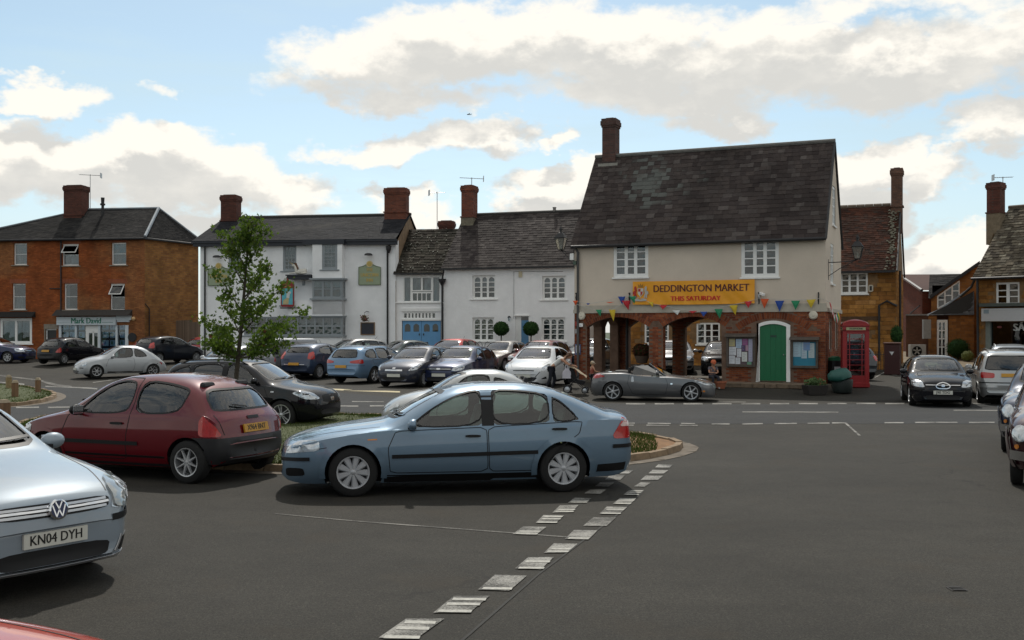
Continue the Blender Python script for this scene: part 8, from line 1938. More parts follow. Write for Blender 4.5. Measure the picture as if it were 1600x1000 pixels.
def salon():
 f=Fac((1528,54.0),(1690,50.5));root=thing('salon_building','ironstone building with stone-tiled roof and a shuttered salon shop, cut by the right edge','building',f.A)
 q=lambda s_,y_,z_:f.M@Vector((s_,y_,z_));D=6.5;G0=.2
 zE=f.z(1560,431);st=attr_mat('salon_stone',[(.15,.065,.02),(.24,.11,.032),(.30,.145,.042),(.20,.085,.028)],.95,var=.28,scale=5,bump=.5)
 mo=MATS['ironstone_mortar']
 w1=f.rect(1556,441,1593,476);w2=(w1[0]+3.2,w1[1]+3.2,w1[2],w1[3]);sh=(f.s(1541),f.L-.4,.6,f.z(1560,503))
 wall(f,0,f.L,G0-.2,zE,[w1,w2,sh],mo,root,rev=.25)
 g=Fac.pts(f.A+f.n*D,f.A,f.root);wall(g,0,D,G0-.2,zE,[],mo,root)
 zR=2+(HY-325)/F*(f.Y(1580)+3.2)
 b=MB();quadface(g.M,[(0,0,zE),(D,0,zE),(D/2,0,zR)],b);quadface(f.M,[(f.L,0,0),(f.L,D,0),(f.L,D,zE),(f.L,D/2,zR),(f.L,0,zE)],b);quadface(f.M,[(0,D,0),(f.L,D,0),(f.L,D,zE),(0,D,zE)],b);b.build('gable_wall',mo,root)
 ins=lambda s,z:(w1[0]<s<w1[1]or w2[0]<s<w2[1])and w1[2]<z<w1[3]or(s>sh[0]and z<f.z(1560,478))
 bricks(f,root,.01,f.L,G0,zE-.02,ins,st,.45,.19,.018,'wall_stones',seed=91,singles=220,jit=.45,one='stone')
 bricks(g,root,.01,D,G0,zE-.02,None,st,.45,.19,.018,'end_wall_stones',seed=92,jit=.4)
 room(f,root,.1,f.L-.1,.2,zE-.1,2.6)
 for w in(w1,w2):window(f,root,w,2,3,fw=.10,mw=.16,bw=.05,y=.06,sill=.05)
 zc0,zc1=f.z(1560,502),f.z(1560,482);wp=mat('white_shutter',(.58,.60,.62),.45,var=.04)
 b=MB();b.box((f.s(1538),-.38,zc0),(f.L-.3,-.02,zc1),M=f.M);sb=b.build('shutter_box',wp,root)
 for k in range(6):b=MB();zz=zc0+(zc1-zc0)*(k+.5)/6;b.box((f.s(1538)+.02,-.40,zz-.045),(f.L-.32,-.378,zz+.04),M=f.M);b.build('shutter_slat',wp,sb)
 b=MB();b.box((f.s(1542),-.41,f.z(1545,490)),(f.s(1550),-.40,f.z(1545,484)),M=f.M);b.build('maker_label',mat('label_grey',(.25,.33,.38),.5),sb)
 b=MB();b.box((f.s(1536),-.5,f.z(1560,479)),(f.L-.2,0,f.z(1560,474)),M=f.M);b.build('lead_ledge',mat('green_lead',(.08,.10,.09),.6),root)
 b=MB();b.box((sh[0],.14,.6),(sh[1],.16,zc0),M=f.M);b.build('shop_window',glass_mat('salon_glass',(.25,.27,.28),.7),root)
 b=MB();b.box((sh[0]-.02,-.04,.4),(sh[0]+.22,.12,zc0),M=f.M);b.build('shop_pilaster',mat('grey_green_paint',(.20,.24,.23),.5),root)
 text('SÁL',.50,mat('salon_lettering',(.62,.66,.66),.5),root,frame(q(f.s(1582),.10,f.z(1585,512)),f.d),align='LEFT',bold=.014,depth=.012)
 b=MB();b.ball(q(f.s(1561),.08,f.z(1561,511)),(.14,.02,.06),8,6);b.build('window_sticker',mat('sticker_red',(.25,.06,.06),.5),root)
 tl=attr_mat('old_stone_tile',[(.060,.050,.038),(.095,.080,.060),(.14,.12,.09),(.05,.042,.034),(.20,.18,.14)],.95,var=.35,scale=9)
 tiled(root,q(-.15,-.28,zE-.05),q(f.L+.2,-.28,zE-.05),q(.35,D/2,zR),q(f.L+.2,D/2,zR),26,.25,tl,'stone_tile',stuffname='stone_tiles',thick=.04,ragged=.035,jitter=.4,seed=93)
 b=MB();quadface(Matrix(),[q(0,D+.2,zE),q(f.L,D+.2,zE),q(f.L,D/2,zR),q(.35,D/2,zR)],b);b.build('roof',tl,root)
 b=MB();b.tube([q(.3,D/2,zR+.03),q(f.L,D/2,zR+.03)],.1,6);b.build('ridge_tile',MATS['ridge_lichen'],root)
 b=MB();b.tube([q(-.2,-.35,zE-.12),q(f.L+.1,-.35,zE-.12)],.07,6);b.tube([q(.05,-.2,zE-.15),q(.05,-.1,.3)],.06,6);b.build('gutter',BM['iron'],root)
 b=MB();b.tube([q(-.1,-.1,zE-.1),q(-.45,.3,f.z(1520,448)),q(-1.3,1.0,f.z(1508,462))],.07,6);b.build('gutter_branch',BM['iron'],root)
 Yc=(q(.75,D/2,0)+f.root).y;c=Vector(((1556-800)/F*Yc,Yc,0))-f.root
 chimney(root,c,.68,.7,6.6,2+(HY-286)/F*Yc,f.ang,MATS['dark_red_brick'],base=.5,base_m=mat('tan_stack_render',(.19,.15,.10),.95,var=.25))
 yagi('rod aerial beside the salon building chimney, far right',P(1567,300,Yc-.1),.72,(-1,.1,0),1.0,-.02)
ironstone_row();alley();cottage_shop();salon()
# parked and passing vehicles
def spot(sp,h,Y,left=None,right=None,sc=1.):
 c,s=math.cos(R(h)),math.sin(R(h));cs=[(a*sp['L']*.5*sc,b*sp['W']*.5*sc)for a,b in((.99,.70),(.99,-.70),(.86,1),(.86,-1),(-.99,.75),(-.99,-.75),(-.88,1),(-.88,-1))]
 x=0.
 for _ in range(12):
  px=[800+F*(x+a*c-b*s)/(Y+a*s+b*c)for a,b in cs]
  x+=((left-min(px))if left is not None else(right-max(px)))*Y/F
 return(x,Y,gz(x,Y))
def park(k,col,label,h,Y,left=None,right=None,front=None,rear=None,name='parked_car',cat='car',sc=1.,group='cars parked in the square',loc=None,**kw):
 sp=SP[k];pn=k+'_%d_%d_%d'%tuple(c*1000 for c in col)if not isinstance(col,bpy.types.Material)else None
 m=col if pn is None else paint(pn,col,kw.pop('metal',.35),kw.pop('rough',.36))
 return make_car(sp,name,label,cat,m,loc or spot(sp,h,Y,left,right,sc),h,front,rear,group,scale=sc,**kw)
BLUE=(.150,.225,.305);SILVER=(.36,.38,.40);BLACK=(.006,.006,.009);NAVY=(.010,.016,.042)
park('fam',BLUE,'metallic light blue five-door hatchback parked side on at the island tip, nearest whole car',188.5,13.75,left=438,front='',metal=.45,sc=.94)
park('supermini',(.115,.001,.007),'dark red three-door hatchback with black bumpers, left of the nearest blue car',157,15.1,right=443,rear='X964 BNT',metal=.1)
nose=Vector((-3.44,8.0,0));hh=-35;d_=Vector((math.cos(R(hh)),math.sin(R(hh)),0));c_=nose-d_*2.1
EX=[('grille_slat',[(0,-.44,.625),(0,.44,.625)],0,'rim',dict(ribbon=.018,off=.014,mirror=False)),('grille_slat',[(0,-.45,.675),(0,.45,.675)],0,'rim',dict(ribbon=.018,off=.014,mirror=False)),('bumper_vane',[(.1,.50,.25),(.1,.58,.37)],20,'rim',dict(ribbon=.025,off=.012)),('front_lip',[(0,-.7,.215),(0,.7,.215)],0,'rim',dict(ribbon=.02,off=.012,mirror=False)),('headlamp_glass',[(.08,.50,.60),(.20,.72,.575),(.46,.88,.60),(.56,.88,.74),(.46,.86,.81),(.24,.72,.80),(.12,.56,.74)],38,mat('lamp_glass_grey',(.30,.32,.32),.12,.35,1.0,var=.3,scale=9),dict(off=.020,thick=.03)),('lamp_ring',[(.25,.70+.06*math.cos(t*math.pi/6),.69+.06*math.sin(t*math.pi/6))for t in range(12)],34,'rim',dict(ribbon=.012,off=.024,closed=True)),('lamp_ring',[(.3,.80+.04*math.cos(t*math.pi/6),.73+.045*math.sin(t*math.pi/6))for t in range(12)],44,'rim',dict(ribbon=.010,off=.024,closed=True))]
gr_,gs_=park('compact',(.25,.295,.34),'silver blue hatchback cut by the left edge, showing its grille badge and front plate',hh,0,loc=(c_.x,c_.y,0),front='KN04 DYH',metal=.25,rough=.45,extras=EX)
gs_.setdir(0);gs_.last=4.;bl_,bn_=gs_.hit(0,.655);fr_=frame(bl_+Vector((.035,0,0)),(0,1,0),(-.12,0,1))
b=MB();b.lathe([(.076,-.02),(.078,.004),(.066,.010),(.064,.004),(.001,.004)],28,M=fr_);bo=b.build('badge',MATS['chrome'],gr_,sm=30)
b=MB();b.lathe([(.0635,.0042),(.0635,.0062),(.001,.0062)],28,M=fr_);b.build('badge_field',mat('badge_navy',(.02,.03,.09),.3),bo)
def strokes(pts,w):
 for a_,c2 in zip(pts[:-1],pts[1:]):
  d2=(Vector(c2)-Vector(a_));n2=Vector((-d2.y,d2.x)).normalized()*w
  bq.prism([(a_[0]+n2.x,a_[1]+n2.y),(c2[0]+n2.x,c2[1]+n2.y),(c2[0]-n2.x,c2[1]-n2.y),(a_[0]-n2.x,a_[1]-n2.y)],.007,.010,M=fr_,axis='z')
bq=MB();strokes([(-.026,.056),(0,.004),(.026,.056)],.005);strokes([(-.052,.034),(-.024,-.054),(0,-.004),(.024,-.054),(.052,.034)],.005);bq.build('badge_letters',MATS['chrome'],bo)
park('compact',(.42,.035,.006),'orange-red car whose bonnet just shows at the bottom left corner',0,0,loc=(-3.20,3.36,0),metal=.1)
park('crossover',BLACK,'black high-sided car with dark glass, facing right behind the red hatchback',-15,22.6,left=240,sc=.88,metal=.1,rearglass=1)if False else park('crossover',BLACK,'black high-sided car with dark rear glass, facing right behind the red hatchback',-15,22.6,left=240,sc=.88,metal=.1)
park('round',(.42,.43,.43),'pale silver low car mostly hidden behind the roof of the light blue hatchback',186,20.6,left=597,sc=.85)
park('round',(.44,.46,.48),'silver retro rounded car facing left, alone in the road before the orange brick building',214,49.5,left=113,front='')
park('supermini',BLACK,'black hatchback seen from behind beside the shop door, left of the rounded silver car',66,57,left=57,rear='')
park('compact',(.008,.013,.06),'deep blue car cut by the left edge before the bay window',-6,58,right=58)
park('swept',(.010,.012,.018),'black hatchback seen from behind with bright red lamps, right of the estate agent shop',58,57.5,left=205,rear='')
park('supermini',(.28,.012,.014),'red hatchback seen from behind near the wooden fence',72,62,left=286,rear='')
park('compact',(.38,.40,.42),'silver hatchback with pale windscreen showing over the black high-sided car',-116,42,left=281)
park('van',(.26,.27,.29),'grey panel van behind the tree, nose to the left',226,45.5,left=345,name='panel_van',cat='van',sc=.86,group=None)
park('swept',(.030,.045,.085),'dark blue hatchback seen from behind with large red lamps, left of the pale blue estate',66,45.2,left=437,rear='',extras=[('rear_chrome',[(3.9,-.5,.60),(3.9,.5,.60)],180,'rim',dict(ribbon=.02,off=.01,mirror=False))])
park('estate',(.15,.25,.38),'pale blue estate car seen from behind with roof rails',62,42.3,left=510,rear='')
park('compact',(.17,.175,.18),'grey hatchback under the inn bay window, behind the dark blue and pale blue cars',216,50.5,left=474)
park('saloon',(.012,.030,.030),'dark green saloon at the foot of the inn drainpipe',222,50.5,left=558)
park('swept',(.018,.022,.038),'blue-black small hatchback with broad chrome grille bar facing the road',-112,39.4,left=587,front='',extras=[('grille_chrome',[(0,-.34,.615),(0,.34,.615)],0,'chrome',dict(ribbon=.05,off=.02,mirror=False))])
park('compact',(.016,.026,.075),'navy hatchback facing the road between the chrome-grille hatchback and the white one',-110,39.8,left=655,front='',extras=[('badge',[(0,-.07,.63),(0,.07,.63),(0,.07,.68),(0,-.07,.68)],0,'chrome',dict(off=.02,mirror=False))])
park('compact',(.40,.010,.010),'bright red hatchback in the back row before the blue garage doors',-112,50.3,left=652)
park('saloon',(.26,.25,.24),'beige-silver four-door saloon in the back row below the cream-blind window',-118,49.8,left=730)
park('swept',(.62,.64,.66),'white hatchback facing the road beside the woman with the pushchair',-108,39.0,left=785,front='',metal=0.)
park('compact',(.16,.025,.025),'maroon car in the back row behind the white hatchback',-116,48.6,left=790)
park('compact',(.03,.045,.06),'dark blue-grey car in the back row by the left corner of the market hall',-112,51.5,left=876)
park('roadster',(.15,.155,.165),'dark grey open two-seater parked facing right before the arches',-11,34.2,left=922,sc=.93,name='roadster',cat='sports car',metal=.6)
def screen(root):
 M_=car_mats();b=MB();A0,A1=Vector((.46,.70,.86)),Vector((-.10,.56,1.27));B0,B1=Vector((.46,-.70,.86)),Vector((-.10,-.56,1.27))
 m0,m1=Vector((.62,0,.90)),Vector((-.04,0,1.31))
 b.tube([A0,A1,m1,B1,B0],.028,6);o=b.build('windscreen_frame',MATS['paint_roadster_150_155_165']if 'paint_roadster_150_155_165' in MATS else M_['trim'],root,sm=40)
 b=MB();b.add([A0,m0,m1,A1],[(0,1,2,3)]);b.add([m0,B0,B1,m1],[(0,1,2,3)]);b.build('windscreen',M_['glass'],o)
 for sg in(1,-1):
  b=MB();b.add([Vector((x,sg*y,z))for x,y,z in((.40,.80,.86),(-.66,.82,.91),(-.60,.70,1.19),(-.16,.60,1.22))],[(0,1,2,3)]);b.build('side_window',M_['privacy'],root)
  b=MB();b.tube([(-.80,sg*.24,.95),(-.80,sg*.26,1.10),(-.80,sg*.52,1.10),(-.80,sg*.56,.95)],.045,6);b.build('roll_hoop',M_['black'],root,sm=40)
for o in list(bpy.data.objects):
 if o.name=='roadster':screen(o)
park('compact',(.34,.35,.37),'silver car seen through the second arch of the market hall',-99,48.6,left=1022,front='')
park('compact',(.008,.009,.012),'black car seen through the arch beside the left notice board',-103,47.8,left=1094,front='')
park('compact',(.020,.026,.034),'dark car mostly hidden behind the red telephone box',102,44.6,right=1373)
park('compact',BLACK,'shiny black hatchback facing the viewer, right of the telephone box',-105.5,32.6,left=1405,front='J90 TDG',metal=.05,group=None,extras=[('badge_surround',[(0,.19*math.cos(t*math.pi/6),.635+.085*math.sin(t*math.pi/6)-.02*abs(math.cos(t*math.pi/6)))for t in range(12)],0,'chrome',dict(ribbon=.022,off=.022,closed=True,mirror=False)),('badge',[(0,-.045,.60),(0,.045,.60),(0,.045,.67),(0,-.045,.67)],0,'chrome',dict(off=.024,mirror=False))])
park('mpv',(.42,.43,.43),'silver people carrier seen from behind at the right edge',71,33.6,left=1512,rear='',sc=.96)
park('estate',(.25,.28,.31),'silver-blue car with black roof rails showing above the people carrier',68,44,left=1536,rear='',sc=1.02)
park('vintage',(.012,.020,.045),'dark blue old-fashioned car with round chrome headlamps, cut by the right edge',-118,18.4,left=1560,name='vintage_car',group='old-fashioned cars at the right edge')
park('vintage',(.030,.004,.008),'dark maroon old-fashioned car with chrome bumper, lowest at the right edge',-117,14.6,left=1574,name='vintage_car',group='old-fashioned cars at the right edge')
# street furniture
wdm=mat('old_wood_post',(.17,.10,.055),.95,var=.35,scale=14,bump=.4,stretch=(1,1,.15))
for(px,y0,y1,w,lab)in((13.7,586,612,7.5,'pale timber post on the left grass island, farther back of the close pair'),(23.5,594,626,10,'thick timber post on the left grass island, nearer of the close pair'),(59.5,590,618,7,'dark brown timber post standing alone at the right end of the left grass island'),(6,624,654,15,'nearest timber post at the left edge, with a pale worn top')):
 g0=G(px,y1);pp=F/g0.y;h=(y1-y0)/pp;r_=w/2/pp;t=thing('timber_post',lab,'post',(g0.x,g0.y,gz(g0.x,g0.y)),random.random(),'timber posts on the grass islands')
 b=MB();b.prism([(-r_,-r_),(r_,-r_),(r_,r_),(-r_,r_)],-.05,h-.08,axis='z');b.build('shaft',wdm if px!=13.7 else mat('pale_wood_post',(.26,.19,.10),.95,var=.3,scale=14),t,bevel=.012)
 b=MB();b.add([(-r_,-r_,h-.075),(r_,-r_,h-.075),(r_,r_,h-.075),(-r_,r_,h-.075),(-r_*.6,-r_*.6,h),(r_*.6,-r_*.6,h),(r_*.6,r_*.6,h),(-r_*.6,r_*.6,h)],[(4,5,6,7),(0,1,5,4),(1,2,6,5),(2,3,7,6),(3,0,4,7)]);b.build('cap',mat('pale_post_top',(.32,.26,.18),.9),t)
def phone_box():
 Y=37.9;base=P(1335.5,518,Y);a=HALLF.ang*.55;z0=.02
 t=thing('telephone_box','red cast iron telephone box with domed roof at the right end of the market hall','telephone box',(base.x,Y,z0),a)
 rd=mat('telephone_red',(.26,.008,.010),.38,var=.08);w=.45
 b=MB();b.box((-w-.02,-w-.02,0),(w+.02,w+.02,.16));b.build('plinth',rd,t,bevel=.01)
 b=MB()
 for sx in(-1,1):
  for sy in(-1,1):b.box((sx*w-(.13 if sx>0 else 0),sy*w-(.13 if sy>0 else 0),.16),(sx*w+(0 if sx>0 else.13),sy*w+(0 if sy>0 else.13),2.06))
 b.box((-w,-w,1.98),(w,w,2.20));b.box((-w-.03,-w-.03,2.17),(w+.03,w+.03,2.22));b.build('frame',rd,t,bevel=.006)
 b=MB();vs=[];n=12
 for i in range(n+1):
  for j in range(n+1):
   x,y=-1+2*i/n,-1+2*j/n;zz=2.22+.22*(1-.55*max(x*x,y*y)-.45*min(x*x,y*y)*1.0);vs.append((x*w*.97,y*w*.97,max(2.221,zz-.02)))
 fs=[(i*(n+1)+j,(i+1)*(n+1)+j,(i+1)*(n+1)+j+1,i*(n+1)+j+1)for i in range(n)for j in range(n)];b.add(vs,fs)
 for(x0,y0,x1,y1)in((-w,-w+.01,w,-w+.04),(-w,w-.04,w,w-.01)):b.prism([(-w*.97,2.2)]+[(w*.97*math.cos(math.pi*k/12)*-1*-1,2.2+.17*math.sin(math.pi*k/12))for k in range(13)],y0,y1)
 b.build('dome',rd,t,sm=40)
 sides=[Matrix.Identity(4),Matrix.Rotation(R(90),4,'Z'),Matrix.Rotation(R(-90),4,'Z')]
 for k,Mk in enumerate(sides):
  b=MB();b.box((-w+.12,-w-.012,2.03),(w-.12,-w+.01,2.13),M=Mk);sg=b.build('sign_panel',mat('opal_sign',(.34,.36,.20),.4),t)
  text('TELEPHONE',.085,mat('sign_black',(.02,.02,.02),.5),sg,Mk@frame((0,-w-.014,2.08),(1,0,0)),depth=.001,sx=1.0,bold=.002)
  b=MB();x0,x1=-w+.14,w-.14
  b.box((x0-.02,-w+.03,.16),(x1+.02,-w+.07,.42),M=Mk);b.box((x0-.02,-w+.03,1.90),(x1+.02,-w+.07,1.99),M=Mk)
  for xx in(x0,x0+.10,x1-.10,x1):b.box((xx-.014,-w+.035,.42),(xx+.014,-w+.065,1.90),M=Mk)
  for r_ in range(1,8):zz=.42+1.48*r_/8;b.box((x0,-w+.037,zz-.010),(x1,-w+.062,zz+.010),M=Mk)
  dr_=b.build('door' if k==0 else 'glazed_side',rd,t)
  b=MB();b.box((x0,-w+.047,.42),(x1,-w+.052,1.90),M=Mk);b.build('glazing',BM['glass'],dr_)
 b=MB();b.box((-w+.02,w-.06,.16),(w-.02,w-.02,2.0));b.build('back_panel',rd,t)
 b=MB();b.box((-.16,w-.16,.95),(.16,w-.07,1.55));ph=b.build('telephone',mat('phone_grey',(.20,.20,.21),.4,.4),t,bevel=.01)
 b=MB();b.tube([(-.12,w-.20,1.5),(-.12,w-.22,1.4),(-.12,w-.20,1.25)],.025,6);b.build('handset',BM['iron'],ph)
 b=MB();b.box((-.18,w-.12,1.62),(.18,w-.08,1.88));b.build('notice_card',BM['curtain'],t)
phone_box()
def pot_plants():
 c=G(1273,617);t=thing('flower_planter','low dark planter of straggling green plants and red flowers left of the green covered bin','planter',(c.x,35.9,gz(c.x,35.9)+.0),.2)
 b=MB();b.prism([(-.30,0),(.30,0),(.40,.34),(-.40,.34)],-.22,.22);b.build('trough',mat('dark_pot',(.018,.015,.013),.8,var=.3),t,bevel=.015)
 rn=random.Random(2);b=MB()
 for i in range(650):
  a=rn.uniform(0,6.28);r_=rn.uniform(0,.38);p=Vector((r_*math.cos(a)*1.05,r_*math.sin(a)*.6,.33+rn.uniform(0,.28)*(1-r_)));u=Vector((rn.uniform(-1,1),rn.uniform(-1,1),rn.uniform(-.2,1))).normalized()*.05;v=u.orthogonal().normalized()*.022
  b.add([p-u,p+v,p+u,p-v],[(0,1,2,3)],1 if(rn.random()<.10 and p.x>.0)else 0)
 o=b.build('plants',[mat('planter_leaf',(.06,.11,.03),.8,var=.3),mat('planter_red',(.40,.03,.02),.7)],t);o['kind']='stuff'
 t=thing('grit_bin','dark green bin with a bulging teal lid beside the telephone box','bin',(P(1316,518,36.3).x,36.3,gz(0,36.3)),.15)
 b=MB();b.lathe([(.30,0),(.33,.05),(.36,.42),(.34,.46)],18);b.build('tub',mat('dark_tub',(.012,.02,.018),.6),t,sm=50)
 b=MB();b.lathe([(.36,.44),(.43,.50),(.42,.66),(.28,.80),(.001,.84)],18,M=Matrix.Rotation(R(-10),4,'Y'));
 me=b.mesh('lid')
 for v in me.vertices:v.co.x+=.03*math.sin(v.co.y*9);v.co.z+=.02*math.sin(v.co.x*11+1)
 obj('lid',me,mat('teal_cover',(.012,.085,.070),.5,var=.15),t,sm=50)
 t=thing('litter_bin','black litter bin with green liner against the end wall of the market hall','bin',(P(1306,518,38.4).x,38.6,0),.3)
 b=MB();b.prism([(-.19,-.19),(.19,-.19),(.19,.19),(-.19,.19)],0,.95,axis='z');b.build('case',BM['iron'],t,bevel=.02)
 b=MB();b.box((-.12,-.20,.60),(.12,-.192,.72));b.build('label',BM['curtain'],t)
 b=MB();b.prism([(-.18,.93),(.18,.93),(.22,1.02),(.05,1.10),(-.15,1.04)],-.18,.18);b.build('liner',mat('green_liner',(.02,.14,.07),.5),t)
 c=P(1003,548,41.6);t=thing('hanging_basket','dark red hanging basket seen through the first arch of the market hall','basket',(c.x,c.y,c.z))
 b=MB();b.lathe([(.001,-.52),(.20,-.48),(.30,-.22),(.31,-.2)],14);b.build('basket',mat('coir_basket',(),)if False else MATS['coir_basket'],t,sm=50)
 b=MB();b.tube([(0,0,.1),(0,0,1.5)],.008,4);b.build('chain',BM['iron'],t)
 leaf_ball(t,Vector((0,0,0)),.40,900,12,attr_mat('dark_red_leaf',[(.03,.05,.015),(.10,.02,.015),(.06,.03,.02)],.8,bump=0),'flowers',squash=.75)
 c=P(1126,518,37.0);t=thing('terracotta_pot','low orange terracotta pot at the left end of the front step','pot',(c.x,37.0,0))
 b=MB();b.lathe([(.14,0),(.20,.20),(.22,.20),(.22,.26),(.18,.26),(.17,.20),(.001,.20)],16);b.build('pot',BM['pot'],t,sm=40)
 b=MB();b.lathe([(.17,.22),(.001,.24)],12);b.build('compost',BM['boarding'],t)
pot_plants()
def small_plane():
 c=P(732.5,179,1300);t=thing('small_aircraft','tiny light aircraft high in the blue gap above the cottage','aircraft',c,R(200));m=mat('aircraft_dark',(.10,.10,.12),.5)
 b=MB();b.tube([(-3.2,0,0),(-2,0,.1),(0,0,.2),(1.6,0,.1),(2.4,0,0)],[.15,.35,.6,.55,.15],8);b.build('fuselage',m,t,sm=50)
 b=MB();b.box((-.3,-5.0,.55),(.9,5.0,.68));b.build('wing',m,t);b=MB();b.box((-3.2,-1.5,.2),(-2.5,1.5,.28));b.build('tailplane',m,t);b=MB();b.prism([(-3.3,.1),(-2.4,.1),(-2.9,1.4),(-3.3,1.4)],-.06,.06);b.build('fin',m,t)
small_plane()
# young tree on the island
def young_tree():
 Y=19.2;base=P(371,518,Y);base.z=.12;rn=random.Random(21)
 t=thing('young_tree','slender young tree with star-shaped green leaves on the island before the inn','tree',base)
 bk=mat('young_bark',(.055,.045,.035),.95,var=.35,scale=20,bump=.5)
 X=lambda px,py:Vector(((px-371)/F*Y,0,2+(HY-py)/F*Y-.12))
 tr=[Vector((-.02,0,0))]+[X(368,600),X(372,560),X(378,500),X(382,450),X(386,400),X(388,345)]
 b=MB();b.tube(tr,[.060,.045,.040,.032,.024,.015,.005],9);b.build('trunk',bk,t,sm=60)
 limbs=[];b=MB()
 tips=[(330,500,.3),(345,430,-.3),(350,390,.2),(360,375,-.2),(405,375,.1),(425,415,-.3),(440,445,.3),(452,508,-.2),(462,492,.4),(450,540,-.4),(330,535,-.4),(320,515,.3),(410,545,.5),(345,475,.5),(430,470,-.5),(400,430,.5),(375,365,.1),(360,520,-.6),(420,520,.6),(395,480,-.6),(345,550,.3),(400,350,-.1)]
 for(px,py,dy)in tips:
  e=X(px,py)+Vector((0,dy,0));sy=min(560,py+22+abs(px-384)*.62+rn.uniform(0,14));s_=None
  for i in range(len(tr)-1):
   z=X(371,sy).z
   if tr[i].z<=z<=tr[i+1].z:s_=tr[i].lerp(tr[i+1],(z-tr[i].z)/(tr[i+1].z-tr[i].z))
  if s_ is None:continue
  m_=s_.lerp(e,.5)+Vector((rn.uniform(-.03,.03),rn.uniform(-.03,.03),-.03));pts=[s_,s_.lerp(m_,.5)+Vector((0,0,-.01)),m_,m_.lerp(e,.5)+Vector((0,0,.03)),e]
  b.tube(pts,[.016,.013,.010,.006,.003],5);limbs.append(pts)
  for q in range(4):
   p0=pts[1+q%3+1];dv=Vector((rn.uniform(-1,1),rn.uniform(-1,1),rn.uniform(-.3,.9))).normalized()*rn.uniform(.12,.26);b.tube([p0,p0+dv],[.005,.002],4);limbs.append([p0,p0+dv*.6,p0+dv])
 b.build('limb',bk,t,sm=60)
 def star(key,fold):
  vs=[(0,0,0)];fs=[]
  for k in range(10):
   a=math.pi/2+(k-5)*math.pi/5.6;r_=1.0 if k%2==1 else.45
   if k in(1,9):r_=.72
   vs.append((r_*math.cos(a)*.55,r_*math.sin(a)*.55+.30,-abs(math.cos(a))*fold*r_))
  vs[0]=(0,.25,.05)
  for k in range(1,11):fs.append((0,k,k%10+1))
  return vs,fs
 lv,lf=star('a',.22)
 lm=attr_mat('star_leaf',[(.018,.040,.008),(.028,.058,.011),(.040,.078,.014),(.065,.10,.02),(.032,.062,.012),(.095,.10,.025)],.55,var=.12,bump=0)
 nt=lm.node_tree;pb=nt.nodes['Principled BSDF'];tn=nt.nodes.new('ShaderNodeBsdfTranslucent');tn.inputs[0].default_value=(.16,.26,.03,1);mx=nt.nodes.new('ShaderNodeMixShader');mx.inputs[0].default_value=.30
 nt.links.new(pb.outputs[0],mx.inputs[1]);nt.links.new(tn.outputs[0],mx.inputs[2]);nt.links.new(mx.outputs[0],nt.nodes['Material Output'].inputs[0])
 lb=mat('brown_leaf',(.15,.06,.02),.7,var=.3)
 me=bpy.data.meshes.new('leaf');me.from_pydata(lv,[],lf);me.materials.append(lm);me2=me.copy();me2.materials.clear();me2.materials.append(lb)
 B=MB();cnt=0;L_=[]
 for pts in limbs:
  n=52 if len(pts)==5 else 28
  for k in range(n):
   tt=rn.uniform(.25,1.05)*(len(pts)-1);i=min(len(pts)-2,int(tt));p=pts[i].lerp(pts[i+1],tt-i)+Vector((rn.gauss(0,.075),rn.gauss(0,.075),rn.gauss(0,.06)))
   L_.append(p)
 for k in range(160):L_.append(tr[-1].lerp(tr[-2],rn.uniform(0,1.6))+Vector((rn.gauss(0,.05),rn.gauss(0,.05),rn.gauss(0,.03))))
 rn.shuffle(L_)
 for k,p in enumerate(L_):
  M=Matrix.Translation(p)@Matrix.Rotation(rn.uniform(0,6.28),4,'Z')@Matrix.Rotation(R(rn.gauss(75,32)),4,'X')@Matrix.Rotation(rn.uniform(-.8,.8),4,'Y')@Matrix.Scale(rn.uniform(.055,.105),4)
  if k<300:place_unit('leaf',me2 if k%17==0 else me,M,t)
  else:B.add([M@Vector(v)for v in lv],lf,rnd=rn.uniform(.01,1))
 o=B.build('foliage',lm,t);o['kind']='stuff'
young_tree()
